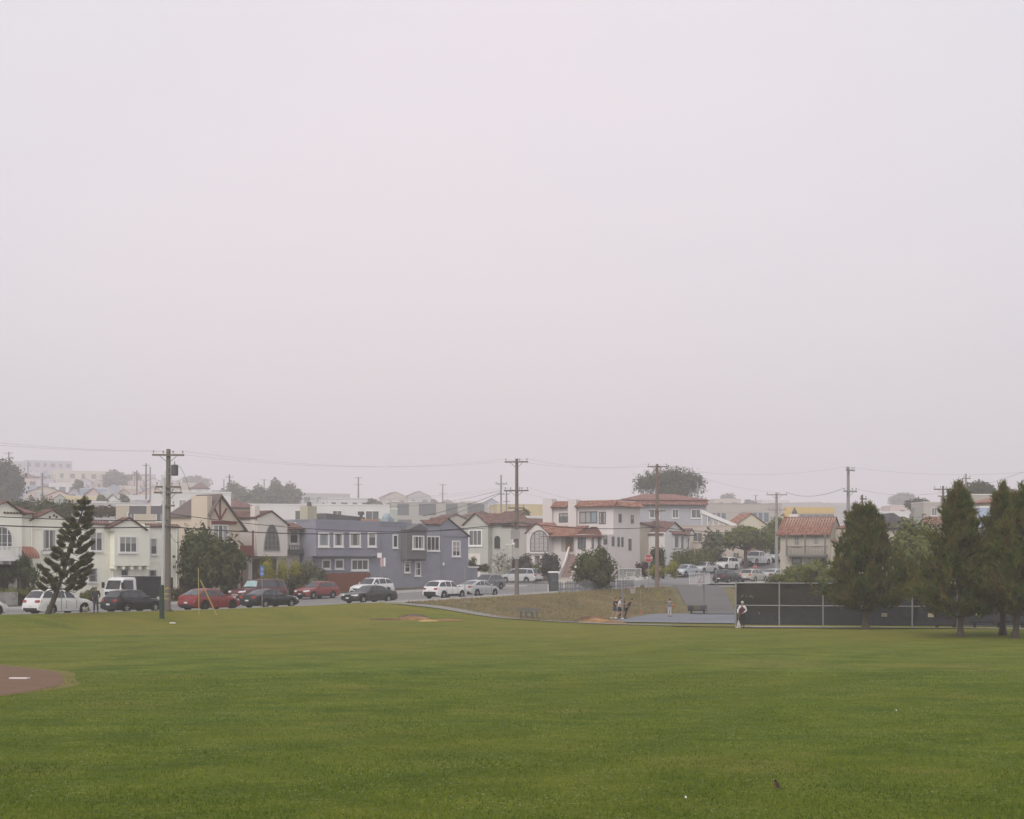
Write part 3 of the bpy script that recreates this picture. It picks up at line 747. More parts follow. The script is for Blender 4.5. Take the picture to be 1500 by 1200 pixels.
def person(label, loc, rz, pose=None, shirt=None, sleeves=1.0, trousers=None, short=False, shoes=None, hair=None, hat=None, skin=None, scale=1.0, group=None, brim=False, vest=None):
    J = dict(STAND); J.update(pose or {}); J = {k: Vector(v) for k, v in J.items()}
    skin = skin or SKIN
    root = thing('person', label, 'person', loc, rz, group); root.scale = (scale,)*3
    names = list(J); idx = {k: i for i, k in enumerate(names)}
    E = [('pelvis', 'waist'), ('waist', 'chest'), ('chest', 'neck'), ('neck', 'head'), ('chest', 'shL'), ('shL', 'elL'), ('elL', 'wrL'), ('chest', 'shR'), ('shR', 'elR'), ('elR', 'wrR'),
         ('pelvis', 'hiL'), ('hiL', 'knL'), ('knL', 'anL'), ('pelvis', 'hiR'), ('hiR', 'knR'), ('knR', 'anR')]
    rad = dict(pelvis=.12, waist=.115, chest=.13, neck=.055, head=.085, shL=.058, elL=.042, wrL=.028, hiL=.085, knL=.058, anL=.04)
    for k in list(rad):
        if k.endswith('L'): rad[k[:-1] + 'R'] = rad[k]
    V = [J[k] for k in names]; ed = [(idx[a], idx[b]) for a, b in E]; rr = [rad[k] for k in names]; roots = {idx['pelvis']}
    # feet
    for s_ in 'LR':
        a = J['an' + s_]; kd = (a - J['kn' + s_]); f = Vector((0, -.17, -.045)); V.append(a + f); ed.append((idx['an' + s_], len(V) - 1)); rr.append(.035)
    # hands: a palm and five separate fingers each rooted in it
    for s_ in 'LR':
        w, e = J['wr' + s_], J['el' + s_]; d = (w - e).normalized(); sx = 1 if s_ == 'L' else -1
        side = d.cross(Vector((sx, 0, .2))).normalized(); nrm = d.cross(side)
        palm = w + d*.085; V.append(palm); ed.append((idx['wr' + s_], len(V) - 1)); rr.append((.042, .02))
        for q, (o, ln) in enumerate(((-.03, .062), (-.011, .075), (.010, .08), (.03, .07))):
            b = w + d*.07 + side*o; k = len(V)
            V.extend([b, b + d*(.03 + ln*.5) + nrm*.006, b + d*(.03 + ln) + nrm*.028]); ed.extend([(k, k+1), (k+1, k+2)]); rr.extend([.0095, .0088, .0075]); roots.add(k)
        b = w + d*.03 - side*.022; k = len(V); V.extend([b, b - side*.04 + d*.035 + nrm*.01, b - side*.05 + d*.07 + nrm*.02]); ed.extend([(k, k+1), (k+1, k+2)]); rr.extend([.012, .011, .009]); roots.add(k)
    body = skinmesh('body', V, ed, rr, skin, root, roots)
    # head: skull, nose, ears joined into the body mesh
    h = J['head']; m = MB()
    m.ell(h + Vector((0, 0, .03)), (.078, .098, .118), 14, 10); m.ell(h + Vector((0, -.045, -.045)), (.055, .055, .055), 10, 6)
    m.prism([h + Vector((-.014, -.09, -.005)), h + Vector((.014, -.09, -.005)), h + Vector((.0, -.088, .04))], (0, -.024, -.012))
    for sx in (1, -1): m.ell(h + Vector((sx*.08, .005, .015)), (.012, .025, .034), 8, 5)
    hd = m.build('head', skin, root, smooth=60); hd.name = 'head'
    f = MB()
    for sx in (1, -1): f.ell(h + Vector((sx*.03, -.088, .033)), (.012, .01, .008), 8, 5)
    f.box(h[0] - .024, h[0] + .024, h[1] - .104, h[1] - .09, h[2] - .058, h[2] - .050)
    f.build('face_detail', M('dark_feature', (.07, .035, .03), .6), hd)
    def lerp(a, b, t): return J[a].lerp(J[b], t)
    if trousers:
        t = .62 if short else .97
        pts = [J['waist'] - Vector((0, 0, .03)), J['pelvis'], J['hiL'], J['knL'] if not short else lerp('hiL', 'knL', .8), J['hiR'], J['knR'] if not short else lerp('hiR', 'knR', .8)]
        eds = [(0, 1), (1, 2), (2, 3), (1, 4), (4, 5)]; r2 = [.118, .135, .10, .075 if not short else .10, .10, .075 if not short else .10]
        if not short: pts += [lerp('knL', 'anL', .94), lerp('knR', 'anR', .94)]; eds += [(3, 6), (5, 7)]; r2 += [.062, .062]
        skinmesh('shorts' if short else 'trousers', pts, eds, r2, trousers, root, {1})
    if shirt:
        pts = [J['pelvis'] + Vector((0, 0, .02)), J['waist'], J['chest'], lerp('chest', 'neck', .75), J['shL'], lerp('shL', 'elL', min(1, sleeves*1.6)*.98 if sleeves < .63 else 1), J['shR'], lerp('shR', 'elR', min(1, sleeves*1.6)*.98 if sleeves < .63 else 1)]
        eds = [(0, 1), (1, 2), (2, 3), (2, 4), (4, 5), (2, 6), (6, 7)]; r2 = [.145, .138, .152, .065, .075, .062, .075, .062]
        if sleeves >= .9: pts += [lerp('elL', 'wrL', .93), lerp('elR', 'wrR', .93)]; eds += [(5, 8), (7, 9)]; r2 += [.045, .045]
        skinmesh('shirt', pts, eds, r2, shirt, root, {1})
    if vest:
        pts = [J['pelvis'] + Vector((0, 0, .02)), J['waist'], J['chest'], lerp('chest', 'neck', .55), lerp('chest', 'shL', .8), lerp('chest', 'shR', .8)]
        skinmesh('vest', pts, [(0, 1), (1, 2), (2, 3), (2, 4), (2, 5)], [.185, .18, .195, .08, .10, .10], vest, root, {1})
    if shoes:
        for s_ in 'LR':
            a = J['an' + s_]; m = MB(); m.ell(a + Vector((0, -.06, -.04)), (.052, .145, .055), 10, 6); m.build('shoe', shoes, root, smooth=60)
    if hair:
        m = MB(); m.ell(h + Vector((0, .018, .06)), (.090, .102, .108), 12, 8); m.build('hair', hair, root, smooth=60)
    if hat:
        m = MB(); m.ell(h + Vector((0, .0, .105)), (.095, .11, .075), 12, 8)
        if brim: m.rings([[(h[0] + k*math.cos(2*math.pi*i/16)*.9, h[1] + k*math.sin(2*math.pi*i/16), h[2] + z) for i in range(16)] for k, z in ((.09, .105), (.19, .075), (.19, .068), (.085, .09))], cap=False)
        else: m.rings([[(h[0] + .075*math.sin(a), h[1] - .09 - k*math.cos(a), h[2] + .085 - k*.25) for a in np.linspace(-1.4, 1.4, 8)] for k in (0, .07)], cap=False, close=False)
        m.build('hat', hat, root, smooth=60)
    return root
def quadruped(label, loc, rz, fur, scale=1.0, sit=False, name='dog', fluffy=True):
    root = thing(name, label, 'dog', loc, rz); root.scale = (scale,)*3
    # faces -Y; withers about .5 m
    if not sit:
        J = [(0, .28, .42), (0, .05, .40), (0, -.22, .44), (0, -.36, .56), (0, -.46, .66), (0, -.57, .62), (0, .40, .50), (0, .48, .62)]
        rr = [.105, .10, .13, .075, .075, .035, .035, .02]
        ed = [(0, 1), (1, 2), (2, 3), (3, 4), (4, 5), (0, 6), (6, 7)]
        for sx in (1, -1):
            k = len(J); J += [(sx*.08, .28, .34), (sx*.09, .20, .24), (sx*.09, .32, .13), (sx*.09, .29, .02)]; rr += [.07, .05, .03, .03]; ed += [(0, k), (k, k+1), (k+1, k+2), (k+2, k+3)]
            k = len(J); J += [(sx*.08, -.22, .34), (sx*.09, -.20, .20), (sx*.09, -.22, .02)]; rr += [.06, .035, .03]; ed += [(2, k), (k, k+1), (k+1, k+2)]
    else:
        J = [(0, .20, .16), (0, .08, .30), (0, -.06, .46), (0, -.12, .62), (0, -.16, .74), (0, -.27, .71), (0, .34, .06), (0, .46, .05)]
        rr = [.15, .13, .12, .08, .08, .04, .035, .02]; ed = [(0, 1), (1, 2), (2, 3), (3, 4), (4, 5), (0, 6), (6, 7)]
        for sx in (1, -1):
            k = len(J); J += [(sx*.12, .06, .20), (sx*.13, .12, .05), (sx*.13, -.06, .03)]; rr += [.08, .05, .03]; ed += [(0, k), (k, k+1), (k+1, k+2)]
            k = len(J); J += [(sx*.08, -.10, .36), (sx*.08, -.11, .18), (sx*.08, -.15, .02)]; rr += [.055, .038, .033]; ed += [(2, k), (k, k+1), (k+1, k+2)]
    skinmesh('body', J, ed, rr, fur, root, {1}); hd = Vector(J[4])
    for sx in (1, -1):
        m = MB(); m.prism([hd + Vector((sx*.03, .01, .05)), hd + Vector((sx*.075, .01, .03)), hd + Vector((sx*.07, .015, .13 if not fluffy else .04))], (sx*.01, .035, -.03 if fluffy else 0)); m.build('ear', fur, root)
    m = MB(); m.ell(Vector(J[5]) + Vector((0, -.03, .012)), (.02, .018, .016), 8, 5)
    for sx in (1, -1): m.ell(hd + Vector((sx*.035, -.068, .025)), (.012, .01, .012), 8, 5)
    m.build('nose_and_eyes', BLACK, root)
    return root
# ------------------------------------------------------------------ ground
def M_grass():
    t = NT('field_grass'); g = t.add('ShaderNodeNewGeometry').outputs['Position']
    mp = t.add('ShaderNodeMapping', None, Vector=g, Scale=(.75, 1, 1)).outputs['Vector']
    a = t.ramp(t.noise(g, .05, 4), [(.35, 0.), (.65, 1.)]); b = t.noise(mp, .55, 6, .7); c = t.noise(g, 6, 6, .75); c2 = t.noise(g, 34, 3, .7)
    col = t.mix(t.ramp(b, [(.36, 0.), (.64, 1.)]), (.050, .102, .005), (.172, .206, .018))
    b2 = t.noise(mp, 1.7, 4, .7); col = t.mix(t.ramp(b2, [(.55, 0.), (.72, .75)]), col, (.022, .062, .002)); b3 = t.noise(mp, 1.1, 5, .7); col = t.mix(t.ramp(b3, [(.56, 0.), (.72, .55)]), col, (.25, .25, .045))
    col = t.mix(t.ramp(a, [(0, 0.), (1, .5)]), col, (.165, .165, .018))
    col = t.mix(t.ramp(c, [(.44, 0.), (.68, .8)]), col, (.020, .052, .002))
    col = t.mix(t.ramp(c2, [(.55, 0.), (.8, .6)]), col, (.23, .27, .035))
    wv = t.add('ShaderNodeMapping', None, Vector=g, Rotation=(0, 0, R(38))).outputs['Vector']
    wave = t.add('ShaderNodeTexWave', {'wave_type': 'BANDS'}, Vector=wv, Scale=.06, Distortion=5.0, Detail=3.0); wave.inputs['Detail Scale'].default_value = 1.5
    col = t.mix(t.ramp(wave.outputs['Fac'], [(.3, 0.), (.8, .16)]), col, (.20, .235, .03))
    worn = t.noise(mp, .085, 6, .75); col = t.mix(t.ramp(worn, [(.54, 0.), (.66, .6)]), col, (.225, .19, .045))
    # pale clover heads and dry straw
    vor = t.add('ShaderNodeTexVoronoi', None, Vector=g, Scale=7.0).outputs['Distance']
    patch = t.ramp(t.noise(g, .22, 4), [(.44, 0.), (.56, 1.)])
    spk = t.ramp(vor, [(.13, 1.), (.20, 0.)])
    mul = t.add('ShaderNodeMath', {'operation': 'MULTIPLY'}); t.l.new(patch, mul.inputs[0]); t.l.new(spk, mul.inputs[1])
    mul2 = t.add('ShaderNodeMath', {'operation': 'MULTIPLY'}); t.l.new(mul.outputs[0], mul2.inputs[0]); mul2.inputs[1].default_value = .8
    col = t.mix(mul2.outputs[0], col, (.44, .45, .28))
    # the far strip is drier
    sx = t.add('ShaderNodeSeparateXYZ', None, Vector=g)
    dist = t.add('ShaderNodeMapRange', None, Value=sx.outputs['Y']); 
    for k, v in (('From Min', 66.), ('From Max', 108.)): dist.inputs[k].default_value = v
    dry = t.add('ShaderNodeMath', {'operation': 'MULTIPLY'}); t.l.new(dist.outputs[0], dry.inputs[0]); t.l.new(t.ramp(t.noise(mp, .16, 5), [(.32, .15), (.7, 1.)]), dry.inputs[1])
    col = t.mix(dry.outputs[0], col, (.205, .175, .030))
    t.l.new(col, t.b.inputs['Base Color']); t.b.inputs['Roughness'].default_value = .95; t.b.inputs['Specular IOR Level'].default_value = .1
    hgt = t.add('ShaderNodeMath', {'operation': 'ADD'}); t.l.new(c, hgt.inputs[0]); t.l.new(b, hgt.inputs[1])
    t.bump(hgt.outputs[0], .8, .16)
    return t.m
GRASS = M_grass()
def M_drygrass():
    t = NT('dry_grass'); g = t.add('ShaderNodeNewGeometry').outputs['Position']
    mp = t.add('ShaderNodeMapping', None, Vector=g, Scale=(.4, 1, 1.6)).outputs['Vector']
    col = t.mix(t.ramp(t.noise(mp, .4, 6, .7), [(.3, 0.), (.68, 1.)]), (.075, .068, .022), (.255, .20, .095))
    col = t.mix(t.ramp(t.noise(g, .2, 4), [(.42, 0.), (.58, .75)]), col, (.085, .092, .02))
    col = t.mix(t.ramp(t.noise(mp, 3.5, 5, .75), [(.4, 0.), (.7, .6)]), col, (.10, .062, .035))
    t.l.new(col, t.b.inputs['Base Color']); t.b.inputs['Roughness'].default_value = .95
    t.bump(t.noise(g, 5, 5), .8, .12); return t.m
DRY = M_drygrass()
def M_road(name, a, b, sc=.25):
    t = NT(name); g = t.add('ShaderNodeNewGeometry').outputs['Position']
    mp = t.add('ShaderNodeMapping', None, Vector=g, Rotation=(0, 0, -PHI), Scale=(.12, 1, 1)).outputs['Vector']
    col = t.mix(t.noise(mp, sc*2, 5), a, b); col = t.mix(t.ramp(t.noise(g, sc*.6, 3), [(.55, 0.), (.6, .3)]), col, clampc(a, .75))
    col = t.mix(t.ramp(t.noise(g, 20, 3), [(.3, 0.), (.8, .3)]), col, clampc(b, 1.2))
    t.l.new(col, t.b.inputs['Base Color']); t.b.inputs['Roughness'].default_value = .85; t.b.inputs['Specular IOR Level'].default_value = .25
    t.bump(t.noise(g, 25, 3), .3, .02); return t.m
ASPH = M_road('street_asphalt', (.155, .15, .15), (.22, .21, .207))
COURT = M_road('court_asphalt', (.145, .152, .170), (.18, .187, .205))
RAMPM = M_road('ramp_asphalt', (.10, .096, .095), (.135, .13, .127))
PAVE = M('pavement_concrete', (.33, .31, .285), .9, var=.16, scale=.5)
PATHM = M('path_concrete', (.235, .225, .20), .9, var=.18, scale=.5)
YARD = M('yard_soil', (.10, .095, .055), .95, var=.4, scale=.4)
HILLM = M('hillside_scrub', (.16, .15, .13), .95, var=.4, scale=.05)

def ground():
    xs = np.unique(np.concatenate([np.arange(-66, 62, 1.5), np.arange(-130, -66, 6), np.arange(62, 130, 6), np.arange(-1240, -130, 37), np.arange(130, 1240, 37)]))
    ys = np.unique(np.concatenate([np.arange(-80, 0, 20), np.arange(0, 80, 4), np.arange(80, 240, 1.5), np.arange(240, 330, 6), np.arange(330, 700, 15), np.arange(700, 2700, 50)]))
    V = []; 
    for y in ys:
        for x in xs:
            z = ground_z(x, y); s, d = sd(x, y)
            if -2.6 < d < 14.2 and -58 < s < 158 or (72 < s < 90.5 and -44 < d < 68): z = min(z, road_z(s, max(0, min(12, d))) - .22)
            V.append((x, y, z))
    nx = len(xs); F = []; mi = []
    for j in range(len(ys) - 1):
        for i in range(nx - 1):
            F.append((j*nx + i, j*nx + i + 1, (j+1)*nx + i + 1, (j+1)*nx + i))
            s, d = sd((xs[i] + xs[i+1])/2, (ys[j] + ys[j+1])/2)
            mi.append(0 if d < 10 and s < 110 else (1 if ys[j] < 260 else 2))
    o = npmesh('ground', V, F, [GRASS, YARD, HILLM], mi=mi)
    o.data.polygons.foreach_set('use_smooth', [True]*len(F)); tag(o, kind='structure')
ground()
def sheet(name, pf, nu, nv, mat, lift, zf=None, kind='structure'):
    V = []
    for j in range(nv + 1):
        for i in range(nu + 1):
            x, y = pf(i/nu, j/nv); V.append((x, y, (zf(x, y) if zf else ground_z(x, y)) + lift))
    F = [(j*(nu+1) + i, j*(nu+1) + i + 1, (j+1)*(nu+1) + i + 1, (j+1)*(nu+1) + i) for j in range(nv) for i in range(nu)]
    o = npmesh(name, V, F, mat); o.data.polygons.foreach_set('use_smooth', [True]*len(F)); return tag(o, kind=kind)
def sdrect(s0, s1, d0, d1): return lambda u, v: xy(s0 + (s1 - s0)*u, d0 + (d1 - d0)*v)
def rz(x, y): s, d = sd(x, y); return road_z(s, d)
sheet('road', sdrect(-58, 158, -1.2, 12.3), 216, 9, ASPH, 0.0, rz)
sheet('cross_street', sdrect(74, 87, 12.3, 66), 13, 54, ASPH, -.004, rz)
sheet('cross_street', sdrect(74, 87, -44, -1.2), 13, 43, ASPH, -.004, rz)
YELP = M('yellow_road_paint', (.42, .30, .08), .7); WHP = M('white_road_paint', (.55, .54, .52), .7)
for d_, m_, a, b in ((5.4, YELP, -58, 72), (5.62, YELP, -58, 72), (2.0, WHP, -58, 71), (9.4, WHP, -58, 71), (5.4, YELP, 90, 150)):
    sheet('road_marking', sdrect(a, b, d_, d_ + .12), int(b - a), 1, m_, .006, rz)
sheet('road_marking', sdrect(71.2, 71.7, -1, 5.2), 1, 6, WHP, .006, rz)
def kerb(s0, s1, d0, d1, h, mat, name='kerb'):
    V = []; F = []; n = max(1, int(abs(s1 - s0)))
    for i in range(n + 1):
        s = s0 + (s1 - s0)*i/n
        for d, z in ((d0, -.3), (d0, h), (d1, h), (d1, -.3)):
            x, y = xy(s, d); V.append((x, y, road_z(s, d) + z))
    for i in range(n):
        for k in range(3): F.append((4*i + k, 4*i + k + 1, 4*i + k + 5, 4*i + k + 4))
    tag(npmesh(name, V, F, mat), kind='structure')
kerb(-58, 73, -1.22, -1.42, .13, CONC); kerb(-58, 73, 12.28, 12.5, .14, CONC); kerb(88, 156, 12.28, 12.5, .14, CONC); kerb(88, 156, -1.22, -1.42, .13, CONC)
vz = lambda x, y: rz(x, y) + .12
def verge_z(x, y):
    s, d = sd(x, y); k = min(1, max(0, (-1.42 - d)/3.6)); q = max(0, (-5.0 - d))*.14
    return (rz(x, y) + .12)*(1 - k) + (ground_z(x, y) + .06)*k - q
sheet('grass_verge', sdrect(-58, 31, -6.0, -1.42), 89, 8, GRASS, .0, verge_z)
sheet('pavement', sdrect(29, 73, -4.4, -1.42), 44, 4, PAVE, .012, vz)
sheet('pavement', sdrect(-58, 73.5, 12.5, 15.6), 130, 4, PAVE, .012, vz)
sheet('pavement', sdrect(88, 156, 12.5, 15.6), 68, 4, PAVE, .0, vz)
sheet('pavement', sdrect(88, 156, -4.4, -1.42), 68, 4, PAVE, .012, vz)
sheet('pavement', sdrect(87.2, 90.4, 15.6, 66), 4, 50, PAVE, .012, vz)
sheet('yard', sdrect(-30, 73.5, 15.6, 22), 104, 5, YARD, .06, vz)
def bank(u, v):
    s = 31.5 + 41*u; W = lin(s, [20, 30, 37, 54], [6, 10, 15, 9]); return xy(s, -4.35 - (W + 1.2)*v)
sheet('grassy_bank', bank, 41, 24, DRY, .05)
sheet('grassy_bank', sdrect(55.5, 72.6, -44, -13), 18, 32, DRY, .045)
sheet('grassy_bank', sdrect(72.4, 74.2, -44, -4.3), 3, 38, DRY, .05)
def court(u, v):
    A, B, C, D = (6.9, 125.3), (11.0, 144.5), (60, 144), (60, 106)
    a = (A[0] + (D[0] - A[0])*u, A[1] + (D[1] - A[1])*u); b = (B[0] + (C[0] - B[0])*u, B[1] + (C[1] - B[1])*u)
    return (a[0] + (b[0] - a[0])*v, a[1] + (b[1] - a[1])*v)
sheet('court', court, 60, 24, COURT, .07)
def strip(cl, w):
    cl = [Vector((p[0], p[1])) for p in cl]
    seg = [0]
    for i in range(1, len(cl)): seg.append(seg[-1] + (cl[i] - cl[i-1]).length)
    def pf(u, v):
        t = u*seg[-1]; x = np.interp(t, seg, [p.x for p in cl]); y = np.interp(t, seg, [p.y for p in cl])
        x2 = np.interp(t + .5, seg, [p.x for p in cl]); y2 = np.interp(t + .5, seg, [p.y for p in cl]); x1 = np.interp(t - .5, seg, [p.x for p in cl]); y1 = np.interp(t - .5, seg, [p.y for p in cl])
        n = Vector((-(y2 - y1), x2 - x1)).normalized(); return x + n.x*w*(v - .5), y + n.y*w*(v - .5)
    return pf, seg[-1]
pf, L_ = strip([xy(29.5, -3.9), xpx(650, 128.5) and (xpx(650, 128.5), 128.5), (xpx(740, 126), 126), (xpx(850, 123.3), 123.3), (xpx(960, 119.3), 119.3), (xpx(1078, 112.3), 112.3), (xpx(1130, 109.6), 109.6)], 1.5)
sheet('path', pf, int(L_*1.5), 3, PATHM, .055)
pf, L_ = strip([(xpx(1082, 109.4), 109.4), (46, 101.6)], 1.3)
sheet('path', pf, int(L_), 3, CONC, .07)
sheet('ramp_path', lambda u, v: ((16.0 + 3.7*u)*(1 - v) + (16.3 + 4.4*u)*v, 142.5*(1 - v) + (170 - 3.5*u)*v), 5, 30, RAMPM, .12)
sheet('dry_strip', lambda u, v: (xpx(985 + 180*u, 116 - 5*u), 114.2 - 4.6*u + 3.2*v*(1 - .5*u)), 30, 5, DRY, .075)
# infield dirt and its white rubber
DIRT = M('infield_dirt', (.155, .088, .050), .95, var=.22, scale=.8, bump=.7, bscale=9)
def disc(name, cx, cy, r, mat, lift, wob=.0, zf=ground_z):
    m = MB(); n = 200; P = [(cx + (r + wob*math.sin(5*a) + wob*math.sin(13*a + 1))*math.cos(a), cy + (r + wob*math.cos(7*a))*math.sin(a), zf(cx, cy) + lift) for a in np.linspace(0, 2*math.pi, n, False)]
    m.poly(P); return m.build(name, mat)
dx_, dy_ = -31.4, 54.0
o = disc('worn_grass', dx_, dy_, 16.42, M('worn_yellow_grass', (.16, .135, .025), .95, var=.35, scale=.8, bump=.8, bscale=9), .012, .30); tag(o, kind='structure')
o = disc('infield_dirt', dx_, dy_, 16.0, DIRT, .022, .16); tag(o, kind='structure')
m = MB(); c = (xpx(28.5, 58.2), 58.2); m.prism([(c[0] - .36, c[1] - .06, .02), (c[0] + .30, c[1] - .12, .02), (c[0] + .37, c[1] + .06, .02), (c[0] - .28, c[1] + .13, .02)], (0, 0, .045))
tag(m.build('pitching_rubber', M('white_rubber', (.66, .60, .56), .6)), 'flat white rubber slab set in the brown dirt of the ball field', 'base')

# ------------------------------------------------------------------ real grass blades on the nearer field
def blades():
    n = 170000; r = np.random.default_rng(5)
    y = 24.5 + (62 - 24.5)*r.random(n)**1.35; k = (r.random(n)*2 - 1)*.345; x = k*y
    keep = ((x - dx_)**2 + (y - dy_)**2) > 255; x, y = x[keep], y[keep]; n = len(x)
    clump = .5 + .5*np.sin(x*1.9 + 2*np.sin(y*.7))*np.sin(y*1.3 + np.sin(x*.8)); h = (.025 + .05*r.random(n))*(.55 + .7*clump)
    a = r.random(n)*6.283; w = .006 + .006*r.random(n); lx, ly = r.normal(size=n)*.022, r.normal(size=n)*.022
    V = np.stack([np.stack([x - w*np.cos(a), y - w*np.sin(a), np.zeros(n)], 1), np.stack([x + w*np.cos(a), y + w*np.sin(a), np.zeros(n)], 1), np.stack([x + lx, y + ly, h], 1)], 1).reshape(-1, 3)
    gm = M_leaf('grass_blades', [(.036, .084, .003), (.082, .13, .008), (.17, .195, .02)], .25, .2)
    tag(npmesh('grass', V, np.arange(len(V)).reshape(-1, 3), gm), 'short mown grass of the park field', 'grass', None, 'stuff')
blades()
def dry_blades():
    r = np.random.default_rng(9); P = []
    while len(P) < 26000:
        s, v = 31.5 + 41*r.random(), r.random(); W = lin(s, [20, 30, 37, 54], [6, 10, 15, 9]); d = -4.4 - (W + 1.0)*v
        if s > 55 and d < -15: continue
        x, y = xy(s, d)
        if 15.6 < x < 21.2 and y > 142: continue
        P.append((x, y, ground_z(x, y) + .04))
    P = np.array(P); n = len(P); a = r.random(n)*6.283; w = .015 + .02*r.random(n); h = .07 + .16*r.random(n)**2
    up = np.stack([r.normal(size=n)*.07, r.normal(size=n)*.07, h], 1); sd_ = np.stack([np.cos(a)*w, np.sin(a)*w, 0*w], 1)
    V = np.stack([P - sd_, P + sd_, P + up], 1).reshape(-1, 3)
    tag(npmesh('dry_grass', V, np.arange(len(V)).reshape(-1, 3), M_leaf('dry_blades', [(.12, .085, .03), (.22, .17, .075), (.30, .24, .12)], .3, .15)), 'dry straw coloured grass on the bank', 'grass', None, 'stuff')
dry_blades()

# ------------------------------------------------------------------ cars
def at(s, d): x, y = xy(s, d); return (x, y, road_z(s, d))
WH = M_paint('white_paint', (.66, .655, .65)); BK = M_paint('black_paint', (.012, .012, .014)); RD = M_paint('red_paint', (.21, .022, .025)); DKG = M_paint('charcoal_paint', (.035, .036, .034))
SV = M_paint('silver_paint', (.42, .43, .43)); GY = M_paint('grey_paint', (.15, .155, .17)); MAR = M_paint('maroon_paint', (.10, .022, .025)); RED2 = M_paint('dull_red_paint', (.22, .045, .04)); NAVY = M_paint('navy_paint', (.02, .024, .045)); SVB = M_paint('blue_silver_paint', (.36, .40, .43)); CHA = M_paint('champagne_paint', (.40, .38, .34))
G1, G2, G3 = 'cars parked along the park side of the street', 'cars parked along the house side of the street', 'cars on the sloping street beyond the crossing'
SHADE = M('sun_shade_print', (.36, .50, .50), .6, var=.5, scale=4)
def near(px): return s_at(px, 0)
car('white hatchback with only its nose showing at the edge of the photo', 'car', 'hatch', WH, at(-6.4, 0), PHI, G1, RIMD)
car('white SUV with a roof spoiler parked behind the leaning conifer', 'car', 'suv', WH, at(near(86), 0), PHI, G1, rails=True)
car('black SUV parked in front of the white truck by the green post', 'car', 'crossover', BK, at(near(194), 0), PHI, G1, RIM, rails=False)
car('bright red sporty SUV parked behind the yellow rods', 'car', 'coupe_suv', RD, at(near(307), 0), PHI, G1, RIMD)
car('black sedan with chrome window trim parked ahead of the red SUV', 'car', 'sedan', BK, at(near(395), 0), PHI, G1, chrome=True)
car('dark charcoal sedan with pale headlights facing the camera side of the road', 'car', 'sedan', DKG, at(s_at(541, -.2), -.2), PHI + math.pi - .1, G1)
car('white crossover with dark grey lower bumper parked next to the dry bank', 'car', 'crossover', WH, at(near(652), 0), PHI, G1, cladding=True)
car('small silver liftback parked nose to tail beyond the white crossover', 'car', 'hatch', SV, at(near(704), .2), PHI, G1)
car('big maroon SUV with a printed sun shade behind its windscreen', 'car', 'big_suv', MAR, at(s_at(378, 10.9), 10.9), PHI + math.pi, G2, chrome=True, shade=SHADE)
car('dull red wagon parked facing left beside the hedge', 'car', 'wagon', RED2, at(s_at(464, 11), 11), PHI + math.pi, G2, cladding=True, rails=True)
car('white SUV parked against the grey blue house', 'car', 'suv', WH, at(s_at(545, 11), 11), PHI + math.pi, G2, rails=True)
car('dark grey crossover near the street corner by the blue house', 'car', 'crossover', GY, at(s_at(714, 10.2), 10.2), PHI + math.pi + .05, G2)
car('silver minivan seen side on in front of the arched window house', 'car', 'minivan', SV, at(89.4, 24.4), PHI + math.pi/2, 'cars on the side street', name='parked_minivan')
car('dark crossover with red tail lights behind the grassy bank', 'car', 'crossover', BK, at(near(1066), 0), PHI, G3)
car('silver wagon between the dark crossover and the silver sedan', 'car', 'wagon', CHA, at(near(1104), 0), PHI, G3, rails=True)
car('silver sedan at the far end of the uphill row behind the fence', 'car', 'sedan', SV, at(near(1136), .1), PHI, G3)
car('pale blue silver hatchback with black grille facing the crossing', 'car', 'hatch', SVB, at(104.3, 10.4), PHI + math.pi, G3)
car('grey silver sedan half behind the basketball backboard', 'car', 'sedan', SV, at(109.7, 10.8), PHI + math.pi, G3)
car('white boxy SUV parked uphill near the white shrine shape', 'car', 'suv', WH, at(s_at(1063, 11), 11), PHI + math.pi, G3, chrome=True)
car('white pickup truck parked uphill under the umbrella tree', 'pickup truck', 'pickup', WH, at(s_at(1108, 11), 11), PHI + math.pi, G3)
car('small silver car highest up the sloping street', 'car', 'sedan', SV, at(s_at(1138, 11), 11), PHI + math.pi, G3)
car('dark navy SUV showing above the dark fence screen', 'car', 'big_suv', NAVY, at(80.5, -18.5), PHI + math.pi/2, 'cars on the side street')
car('pale blue car half hidden by the tall pine at the fence', 'car', 'hatch', M_paint('pale_blue_paint', (.33, .42, .55)), at(78, -21.5), PHI + math.pi/2, 'cars on the side street')

